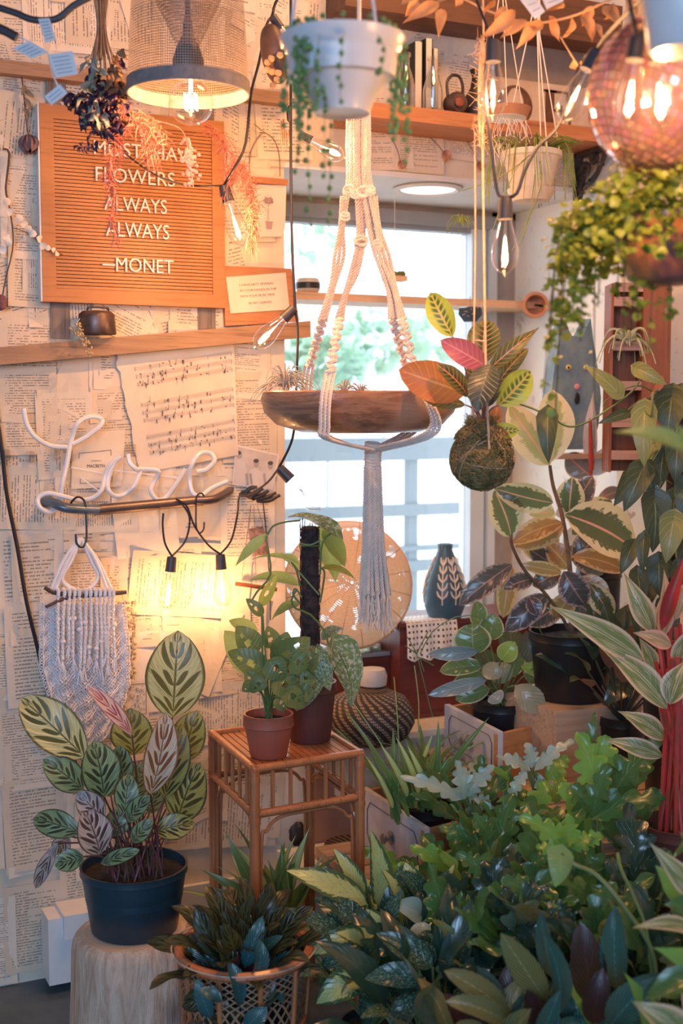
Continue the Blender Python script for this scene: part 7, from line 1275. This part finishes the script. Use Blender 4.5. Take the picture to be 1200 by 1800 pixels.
# lobed foliage: silvery ferns and a sea of lobed-leaf plants
MT['lobe'] = leafmat('lobed_green_leaf', (.035, .13, .04), (.09, .22, .08), None, back=(.16, .26, .12), midw=.035, nv=7, slope=1.3, vw=.07, rough=.24, trans=.28, spec=.75); MT['lobelt'] = leafmat('lobed_fresh_leaf', (.13, .35, .07), (.24, .45, .14), None, midw=.035, nv=7, slope=1.3, vw=.07, rough=.26, trans=.4, spec=.7); MT['lobedk'] = leafmat('lobed_teal_leaf', (.012, .050, .040), (.03, .09, .07), None, back=(.08, .14, .09), midw=.035, nv=7, slope=1.3, vw=.08, rough=.20, trans=.15, spec=.9); MT['silver'] = leafmat('silvery_lobed_leaf', (.28, .40, .35), (.42, .52, .48), None, back=(.28, .38, .3), midw=.05, nv=9, slope=1.5, rough=.25, trans=.2, spec=.7)
def lobed_plant(name, label, px, py, h, zb, n, L, wd, mats, seed, potr=.065, spread=(.2, 1.45), stl=(.04, .11), extra=(), eh=0, pot='blackpot', shape='ovate', lobes=5, faces=.6, lobed=.68, wave=.10, cls='potted plant', upz=.0):
    c = P(px, py, h); cb = V(c.x, c.y, zb); t = thing(name, label, cls, cb); ph = max(.07, min(.13, c.z-zb-.03)); plant_pot('p', cb, potr, ph, MT[pot], root=t); ct = cb+V(0, 0, ph-.012)
    sm = MB(); k_ = len(mats); fl = [MB() for _ in mats]; q = random.Random(seed); rise = max(0, c.z-ct.z-.13)*.85
    for i in range(n):
        a = i*2.39996+q.uniform(-.4, .4); f_ = (i+.5)/n; e = spread[0]+(spread[1]-spread[0])*f_; s_ = q.uniform(*stl)+rise*(1.1-.4*f_); d = dirv(a, PI/2-e*.75); jn = ct+d*s_+V(0, 0, rise*.25); l_ = L*q.uniform(.75, 1.15); d2 = (dirv(a, PI/2-e)+V(0, 0, -.1)).normalized(); nr = V(-math.cos(a)*.3, -math.sin(a)*.3, 1)+TOCAM(jn)*faces+V(q.uniform(-.3, .3), q.uniform(-.3, .3), 0); j = q.randrange(k_)
        leaf(fl[j], jn, jn+d2*l_, wd*q.uniform(.8, 1.15), nr, shape, nu=8, nv=24 if lobes else 10, bend=q.uniform(.05, .2), cup=q.uniform(-.05, .25), lobes=lobes, wave=wave, lobed=lobed); sm.tube(bez([ct, ct.lerp(jn, .5)+V(0, 0, .01), jn], 7), .0022, 5)
    for mt, a, b, w_, dh in extra:
        A_ = P(*a, h+dh); j = mats.index(mt); leaf(fl[j], A_, P(*b, h+dh+q.uniform(-.02, .02)), w_*(h+dh)/2200, TOCAM(A_)*.8+V(q.uniform(-.3, .3), 0, .6), shape, nu=8, nv=28 if lobes else 12, bend=.12, cup=.12, lobes=lobes, wave=wave, lobed=lobed); sm.tube(bez([ct, ct.lerp(A_, .5)+V(0, 0, .02), A_], 8), .0022, 5)
    for j, f in enumerate(fl):
        if f.f: f.build('foliage' if j == 0 else 'foliage_other_tone', MT[mats[j]], t)  # parts after the first carry the plant's other leaf colours
    sm.build('leaf_stalks', MT['stem'], t); return t
lobed_plant('silver_fern', 'silvery crested fern in front of the lower drawer planter', 830, 1400, 2.44, ZL+.0, 8, .12, .050, ['silver', 'lobe'], 1, potr=.045, spread=(.5, 1.3), stl=(.03, .06), extra=[('silver', (810, 1405), (700, 1365), 34, -.06), ('silver', (815, 1405), (800, 1335), 44, -.05), ('silver', (820, 1400), (870, 1345), 40, -.04), ('lobe', (790, 1400), (735, 1360), 40, 0), ('silver', (830, 1405), (870, 1425), 34, -.06), ('lobe', (840, 1395), (845, 1325), 40, 0)])
lobed_plant('silver_fern', 'silver-white crested fern below the orange side of the upper drawer', 955, 1390, 2.42, ZL-.0, 9, .12, .045, ['silver', 'lobelt'], 2, potr=.05, spread=(.5, 1.3), stl=(.03, .06), extra=[('silver', (930, 1355), (870, 1330), 34, -.05), ('silver', (935, 1350), (925, 1305), 36, -.04), ('silver', (940, 1355), (1010, 1300), 30, -.06), ('silver', (925, 1355), (892, 1410), 26, -.07), ('silver', (945, 1360), (960, 1410), 26, -.05), ('lobelt', (960, 1370), (1000, 1330), 40, 0)])
LP = [('tall lobed green plant right of centre with big frilled leaves', 1065, 1450, 2.2, .162, 16, .15, .085, ['lobe', 'lobelt'], 3, [('lobelt', (1050, 1400), (1015, 1285), 70, .02), ('lobe', (1075, 1400), (1150, 1310), 78, .02), ('lobe', (1045, 1430), (1000, 1380), 70, 0), ('lobe', (1040, 1440), (1195, 1395), 50, -.06), ('lobelt', (1060, 1380), (1065, 1290), 70, .05), ('lobe', (1120, 1380), (1165, 1270), 34, .06), ('lobe', (1040, 1440), (1070, 1340), 50, -.05), ('lobe', (1030, 1330), (1045, 1250), 24, .1)]),
 ('bright green lobed plant in the middle of the green mass', 985, 1520, 2.1, .162, 22, .13, .070, ['lobelt', 'lobe'], 4, [('lobelt', (1000, 1490), (910, 1435), 50, -.05), ('lobelt', (995, 1490), (1000, 1430), 46, -.04), ('lobelt', (1005, 1490), (1060, 1470), 44, -.05), ('lobelt', (990, 1500), (940, 1490), 40, -.08)]),
 ('green lobed plant just right of the lower drawer', 850, 1500, 2.25, .0, 22, .12, .065, ['lobe', 'lobelt'], 5, [('lobe', (840, 1480), (770, 1455), 50, 0), ('lobe', (860, 1475), (830, 1430), 44, 0), ('lobelt', (870, 1500), (850, 1560), 40, -.05)]),
 ('lobed green plant between the silver fern and the bright green plant', 910, 1470, 2.3, .0, 20, .12, .06, ['lobe', 'lobelt'], 6, []),
 ('dark teal lobed plant below the middle of the green mass', 930, 1610, 2.0, .162, 20, .14, .085, ['lobedk', 'lobe'], 7, [('lobedk', (900, 1590), (965, 1560), 50, -.04), ('lobedk', (960, 1590), (1010, 1620), 44, -.06), ('lobe', (930, 1575), (880, 1545), 54, -.03)]),
 ('dark lobed plant right of the pale-centred plant near the bottom', 820, 1610, 2.05, .0, 20, .14, .080, ['lobedk', 'lobe'], 8, [('lobedk', (840, 1620), (800, 1670), 50, -.06), ('lobe', (830, 1600), (790, 1580), 50, 0)]),
 ('green lobed plant at the right edge behind the long stalks', 1130, 1540, 2.0, .162, 18, .13, .07, ['lobe', 'lobedk'], 9, [])]
LP += [('dark green lobed plant at the right edge above the cream-striped one', 1180, 1640, 1.85, .162, 18, .13, .07, ['lobedk', 'lobe'], 10, []), ('dark lobed plant behind the plum-leaved plant', 1030, 1660, 1.9, .162, 20, .12, .07, ['lobedk', 'lobe'], 21, []), ('green lobed plant low in the middle, left of the lime round leaf', 880, 1560, 2.15, .001, 22, .12, .06, ['lobe', 'lobedk'], 22, [('lobe', (860, 1540), (800, 1500), 46, -.04)])]
for lab, px, py, h, zb, n, L, wd, mats, seed, ex in LP: lobed_plant('lobed_plant', lab, px, py, h, zb if zb else .001, n, L, wd, mats, seed, extra=ex)
# one heart-shaped bright leaf with tall stalks
t = thing('long_stalk_plant', 'plant with one round lime leaf on a long curving stalk', 'potted plant', P(1160, 1720, 1.75)); cq = WL[t.name]; cq2 = V(cq.x, cq.y, .161); t.location = cq2; WL[t.name] = cq2; plant_pot('p', cq2, .06, .11, MT['blackpot'], root=t)
m = MB(); A_ = P(985, 1500, 1.82); leaf(m, A_, P(975, 1560, 1.80), 56*1.8/2200, V(-.2, -1, .3), 'heart', nu=8, nv=12, back=.3, cup=-.3, bend=.2); m.build('leaf', MT['scinlt'], t); m = MB(); m.tube(bez([cq2+V(0, 0, .1), P(1150, 1690, 1.77), P(1100, 1600, 1.78), P(1050, 1540, 1.8), P(1010, 1520, 1.82), A_], 20), .0035, 6); m.tube(bez([cq2+V(0, 0, .1), P(1140, 1660, 1.78), P(1115, 1580, 1.8), P(1092, 1530, 1.82), P(1085, 1500, 1.84)], 16), .0028, 6); m.build('stalks', MT['stem'], t)
# pale-centred broad-leaf plants
MT['agl'] = leafmat('pale_centred_leaf', (.40, .46, .18), None, (.05, .12, .05), back=(.2, .28, .12), midw=.03, nv=7, slope=1.0, patt='margin', ew=.66, speck=(.06, .14, .06), spt=(.60, .66), spsc=9, rough=.25, trans=.2, mid=(.45, .5, .25)); MT['agldk'] = leafmat('silver_flecked_leaf', (.018, .055, .04), None, None, back=(.12, .2, .1), midw=.03, nv=7, speck=(.20, .32, .22), spt=(.52, .60), spsc=7, rough=.24, trans=.12, mid=(.12, .2, .12))
def px_plant(name, label, px, py, h, zb, L, mats, seed, shape='ovate', potr=.06, st='stem', fill=0, fL=.14, fw=.05, pot='blackpot', **kw):
    c = P(px, py, h); cb = V(c.x, c.y, zb); t = thing(name, label, 'potted plant', cb); ph = max(.06, min(.13, c.z-zb)); plant_pot('p', cb, potr, ph, MT[pot], root=t); ct = cb+V(0, 0, ph-.012); q = random.Random(seed); sm = MB(); fl = {k_: MB() for k_ in mats}
    for e in L:
        mt, a, b, w_ = e[:4]; dh = e[4] if len(e) > 4 else 0; A_ = P(*a, h+dh); leaf(fl[mt], A_, P(*b, h+dh+q.uniform(-.04, .02)), w_*(h+dh)/2200, TOCAM(A_)*.9+V(q.uniform(-.35, .35), 0, q.uniform(.1, .8)), shape, nu=8, nv=14, bend=q.uniform(.08, .2), cup=q.uniform(.1, .4), wave=.02, **kw); sm.tube(bez([ct, ct.lerp(A_, .5)+V(0, 0, .012), A_], 7), .0026, 5)
    if fill:
        for i in range(fill):
            a = i*2.4; e = .2+1.1*(i+.5)/fill; jn = ct+dirv(a, PI/2-e*.7)*(.05+max(0, c.z-ct.z)*.6); mt = mats[q.randrange(len(mats))]; leaf(fl[mt], jn, jn+dirv(a, PI/2-e)*fL*q.uniform(.7, 1.1), fw*q.uniform(.8, 1.2), V(0, 0, 1)+TOCAM(jn)*.5+rv(.3), shape, nu=8, nv=12, bend=.15, cup=.2, wave=.02, **kw); sm.tube(bez([ct, ct.lerp(jn, .5), jn], 5), .0024, 5)
    for j, k_ in enumerate(mats):
        if fl[k_].f: fl[k_].build('foliage' if j == 0 else 'foliage_other_tone', MT[k_], t)
    sm.build('leaf_stalks', MT[st], t); return t
px_plant('pale_centred_plant', 'broad-leaf plant with yellow-green centres right of the rattan stand legs', 655, 1640, 2.15, .001, [('agl', (665, 1590), (650, 1458), 48, .02), ('agl', (645, 1590), (502, 1530), 58, .0), ('agl', (640, 1575), (586, 1492), 36, .05), ('agldk', (640, 1640), (552, 1580), 60, -.03), ('agldk', (620, 1680), (505, 1596), 44, -.06), ('agl', (660, 1640), (530, 1680), 48, -.08), ('agl', (645, 1710), (555, 1765), 60, -.12), ('agldk', (655, 1640), (700, 1590), 40, .02), ('agl', (690, 1600), (735, 1520), 56, .05), ('agldk', (640, 1720), (640, 1810), 40, -.1), ('agldk', (690, 1700), (715, 1790), 44, -.08), ('agldk', (650, 1670), (560, 1700), 44, -.1), ('agl', (640, 1660), (590, 1640), 40, -.1)], ['agl', 'agldk'], 1, fill=16, fL=.15, fw=.045)
px_plant('silver_leaf_plant', 'dark plant with silver-teal flecked leaves at the bottom centre', 770, 1720, 1.95, .001, [('agldk', (760, 1700), (660, 1640), 50, 0), ('agldk', (745, 1720), (640, 1720), 48, -.04), ('agldk', (760, 1700), (700, 1650), 54, .03), ('agldk', (770, 1690), (735, 1640), 50, .05), ('agldk', (790, 1690), (830, 1640), 50, .03), ('agldk', (750, 1750), (745, 1800), 44, -.05), ('agldk', (735, 1740), (690, 1830), 44, -.04), ('agldk', (800, 1740), (880, 1790), 54, -.02)], ['agldk', 'lobedk'], 2, fill=18, fL=.15, fw=.055)
px_plant('silver_leaf_plant', 'plant with pale grey-teal leaves beside the dark lobed plants', 745, 1600, 2.12, .001, [('silver', (740, 1610), (690, 1590), 46, -.02), ('silver', (745, 1620), (735, 1690), 44, -.05), ('silver', (760, 1600), (800, 1580), 44, 0), ('agldk', (740, 1590), (700, 1530), 46, .04), ('agl', (730, 1570), (712, 1515), 52, .05), ('agldk', (760, 1580), (790, 1530), 44, .04)], ['agldk', 'silver', 'agl'], 3, fill=14, fL=.12, fw=.05)
# cane-leaf plant behind the stand
px_plant('cane_leaf_plant', 'strappy green plant standing on the floor behind the rattan stand', 478, 1620, 2.45, .001, [('strap', (470, 1600), (395, 1460), 26), ('straplt', (470, 1590), (405, 1480), 18), ('strap', (465, 1590), (352, 1528), 20, -.03), ('strap', (480, 1590), (430, 1500), 22, .02), ('strap', (490, 1600), (495, 1480), 30, -.03), ('straplt', (500, 1590), (545, 1452), 24, .02), ('strap', (510, 1590), (525, 1490), 20), ('strap', (475, 1600), (385, 1590), 16, -.03), ('strap', (500, 1600), (470, 1510), 22, -.05), ('strap', (495, 1610), (560, 1520), 24, .03), ('strap', (460, 1610), (375, 1560), 20, -.05), ('straplt', (520, 1600), (570, 1500), 20, .05)], ['strap', 'straplt'], 4, shape='lance', fill=12, fL=.18, fw=.022)
# dark zebra plant in a wicker basket at the bottom
MT['zebra'] = leafmat('zebra_striped_leaf', (.035, .05, .022), None, (.006, .010, .008), back=(.10, .03, .05), midw=.03, nv=6, slope=1.2, patt='calathea', rough=.3, trans=.12, mid=(.1, .12, .05)); MT['zebteal'] = leafmat('painted_teal_sheen_leaf', (.010, .055, .065), (.06, .24, .25), (.004, .012, .014), back=(.1, .02, .05), midw=.03, nv=9, slope=1.3, vw=.4, ew=.1, rough=.22, trans=.1, spec=.8)  # teal highlights are painted into the near-black leaf colour
c = P(430, 1830, 2.05); c = V(c.x, c.y, .001); t = thing('wicker_basket', 'big rattan-framed lattice basket at the bottom holding the dark zebra plant', 'basket', c); rbk = 118*2.05/2200; hbk = P(430, 1668, 2.05).z
k = N('lattice_wicker'); u, v, uv = k.uv(); a1 = k.math('ABSOLUTE', k.math('SUBTRACT', k.math('FRACT', k.math('ADD', k.math('MULTIPLY', u, 38.0), k.math('MULTIPLY', v, 14.0))), .5)); a2 = k.math('ABSOLUTE', k.math('SUBTRACT', k.math('FRACT', k.math('SUBTRACT', k.math('MULTIPLY', u, 38.0), k.math('MULTIPLY', v, 14.0))), .5)); al = k.math('MAXIMUM', k.math('LESS_THAN', a1, .13), k.math('LESS_THAN', a2, .13)); k.bsdf((.33, .20, .12), .6, alpha=al); 
m = MB(); m.lathe([(rbk*.7, .004), (rbk*.86, hbk*.4), (rbk*.97, hbk*.8), (rbk, hbk-.008)], c, 64, cap=False); m.build('lattice_wall', k.m, t); m = MB()
m.lathe([(0, .002), (rbk*.7, .003)], c, 32); m.build('base', MT['rattan'], t); m = MB()
for z_, r_ in ((hbk, rbk), (hbk*.62, rbk*.93), (.012, rbk*.72)): m.tube([c+V(r_*math.cos(a), r_*math.sin(a), z_) for a in np.linspace(0, 2*PI, 56)[:-1]], .0085 if z_ == hbk else .005, 8, closed=True)
m.build('hoops', MT['rattan'], t); m = MB(); rope(m, [c+V((rbk+.012)*math.cos(a), (rbk+.012)*math.sin(a), hbk+.006) for a in np.linspace(0, 2*PI, 90)], .0032, pitch=.012, strands=2, n=5, seg=4); m.build('twisted_cord', MT['cotton'], t)
for i in range(10): a = i*PI/5+.2; m = MB(); m.tube(bez([c+V(rbk*.72*math.cos(a), rbk*.72*math.sin(a), .01), c+V(rbk*.93*math.cos(a), rbk*.93*math.sin(a), hbk*.6), c+V(rbk*math.cos(a), rbk*math.sin(a), hbk)], 8), .0045, 7); m.build('stave', MT['rattan'], t)
q = random.Random(121); cz = c+V(0, 0, .005); t = thing('zebra_plant', 'dark zebra-striped plant with painted teal sheen inside the wicker basket', 'potted plant', cz); plant_pot('p', cz, .072, hbk*.72, MT['blackpot'], root=t); ct = cz+V(0, 0, hbk*.70)
f1 = MB(); f2 = MB(); sm = MB()
for e in [(1, (395, 1690), (345, 1590), 44), (1, (420, 1690), (432, 1600), 46, .02), (2, (430, 1700), (462, 1610), 34, -.03), (1, (380, 1720), (310, 1710), 40, -.02), (2, (440, 1740), (455, 1650), 38, -.06), (1, (410, 1730), (380, 1650), 42, -.04), (1, (400, 1700), (350, 1640), 40, 0), (2, (420, 1770), (400, 1690), 34, -.08), (1, (455, 1700), (490, 1620), 40, .03), (2, (470, 1730), (530, 1690), 34, -.02), (1, (380, 1750), (320, 1770), 40, -.05), (2, (370, 1790), (345, 1720), 30, -.08), (1, (440, 1780), (480, 1720), 40, -.06), (2, (430, 1810), (470, 1770), 34, -.09), (1, (400, 1650), (380, 1600), 34, .06), (2, (350, 1800), (330, 1830), 34, -.06), (1, (400, 1800), (370, 1760), 44, -.06), (2, (390, 1760), (350, 1740), 26, -.10), (1, (360, 1700), (335, 1640), 34, .03), (1, (410, 1840), (440, 1760), 44, -.05)]:
    k_, a, b, w_ = e[:4]; dh = e[4] if len(e) > 4 else 0; A_ = P(*a, 2.02+dh); leaf(f1 if k_ == 1 else f2, A_, P(*b, 2.02+dh), w_*2.02/2200, TOCAM(A_)*.7+V(q.uniform(-.7, .7), 0, q.uniform(0, .8)), 'ellip', nu=8, nv=14, bend=.14, cup=.25, wave=.05); sm.tube(bez([ct, ct.lerp(A_, .5)+V(0, 0, .01), A_], 6), .0018, 5)
for i in range(60):
    a = i*2.4; e = .2+1.25*(i+.5)/60; jn = ct+dirv(a, PI/2-e*.7)*(.05+.06*(i % 3)/2); leaf(f1 if i % 3 else f2, jn, jn+dirv(a, PI/2-e)*.09, .036, V(0, 0, 1)+TOCAM(jn)*.5+rv(.4), 'ellip', nu=8, nv=12, bend=.15, cup=.2, wave=.05); sm.tube([ct, jn], .0018, 5)
f1.build('foliage', MT['zebra'], t); f2.build('teal_foliage', MT['zebteal'], t, label='leaves with painted teal sheen'); sm.build('leaf_stalks', MT['darkstem'], t)
# bottom right foreground
MT['bigteal'] = leafmat('ribbed_teal_leaf', (.010, .065, .06), (.09, .34, .30), None, back=(.10, .02, .05), midw=.03, nv=11, slope=1.6, vw=.42, rough=.25, trans=.12, spec=.8, bumps=.8); MT['plum'] = leafmat('dark_plum_leaf', (.020, .006, .010), (.07, .018, .03), None, midw=.03, nv=9, slope=1.5, vw=.2, rough=.35, trans=.1); MT['olive'] = leafmat('ribbed_olive_leaf', (.05, .065, .02), (.28, .32, .16), (.04, .06, .02), back=(.2, .08, .09), midw=.03, nv=10, slope=1.6, vw=.4, ew=.08, rough=.28, trans=.15)
px_plant('ribbed_leaf_plant', 'foreground plant with ribbed teal and plum leaves at the bottom right', 1010, 1840, 1.72, .001, [('plum', (1035, 1760), (1018, 1620), 66, .03), ('bigteal', (1085, 1740), (1082, 1592), 50, .02), ('bigteal', (1070, 1810), (1160, 1710), 60, -.06), ('bigteal', (965, 1800), (955, 1640), 50, .03), ('olive', (960, 1760), (880, 1640), 54, .02), ('bigteal', (975, 1720), (950, 1600), 34, .05), ('plum', (1040, 1800), (1060, 1700), 50, -.03), ('bigteal', (950, 1830), (985, 1740), 36, -.04), ('plum', (960, 1810), (925, 1740), 44, 0), ('bigteal', (1130, 1830), (1090, 1740), 50, -.04)], ['bigteal', 'plum', 'olive'], 11, shape='ellip', fill=12, fL=.14, fw=.05, st='darkstem', potr=.07)
px_plant('ribbed_leaf_plant', 'foreground plant with ribbed olive leaves at the bottom, left of the plum one', 860, 1850, 1.75, .001, [('olive', (900, 1790), (780, 1706), 52, -.02), ('olive', (890, 1800), (782, 1760), 44, -.05), ('bigteal', (880, 1790), (840, 1700), 44, .02), ('plum', (900, 1780), (900, 1690), 50, .03), ('olive', (870, 1840), (800, 1800), 44, -.05), ('bigteal', (900, 1830), (940, 1730), 40, 0)], ['olive', 'bigteal', 'plum'], 12, shape='ellip', fill=14, fL=.13, fw=.045, st='darkstem')
px_plant('pale_striped_plant', 'green foreground plant with cream-striped long leaves at the right edge', 1235, 1760, 1.6, .001, [('tri', (1225, 1640), (1108, 1632), 34, 0), ('lobelt', (1230, 1700), (1145, 1665), 40, -.02), ('tri', (1230, 1580), (1140, 1480), 44, .08), ('lobelt', (1210, 1580), (1150, 1520), 48, .1), ('lobe', (1240, 1720), (1130, 1760), 56, -.06), ('tri', (1215, 1840), (1110, 1760), 70, -.1), ('lobe', (1230, 1600), (1165, 1590), 44, .04), ('tri', (1235, 1560), (1190, 1460), 40, .1), ('lobe', (1210, 1640), (1170, 1560), 40, .12)], ['lobe', 'lobelt', 'tri'], 13, shape='lance', fill=10, fL=.15, fw=.045)
c = P(1300, 1160, 1.25); c = V(c.x, c.y, .001); t = thing('near_leaf_plant', 'blurred near plant whose fresh green leaf points in from the right edge', 'potted plant', c); plant_pot('p', c, .09, .2, MT['terra'], root=t)
m = MB(); sm = MB(); sm.tube([c+V(0, 0, .18), P(1290, 900, 1.27), P(1270, 780, 1.28)], .006, 6)
for a, b, w_ in (((1225, 800), (1076, 760), 62), ((1240, 850), (1184, 742), 40), ((1262, 880), (1250, 760), 60), ((1270, 780), (1330, 700), 60), ((1255, 900), (1180, 870), 14)): A_ = P(*a, 1.28); leaf(m, A_, P(*b, 1.30), w_*1.28/2200, V(-.2, -.5, 1), 'lance', nu=8, nv=14, bend=.1, cup=.2); sm.tube([P(1275, 840, 1.275), A_], .003, 5)
m.build('foliage', MT['scinlt'], t); sm.build('stems', MT['stem'], t)

px_plant('dark_leaf_plant', 'dark leafy plant in the shade right of the rubber plant pot', 1095, 1140, 2.62, ZB+.001, [('velvet', (1085, 1130), (1060, 1060), 40, .05), ('lobedk', (1090, 1150), (1050, 1180), 40, .05), ('velvet', (1100, 1160), (1090, 1230), 44, 0), ('velvet', (1080, 1130), (1110, 1060), 36, .08), ('lobedk', (1110, 1200), (1060, 1240), 40, 0), ('velvet', (1110, 1140), (1140, 1080), 36, .08)], ['velvet', 'lobedk'], 31, fill=26, fL=.10, fw=.045, st='darkstem', potr=.05)
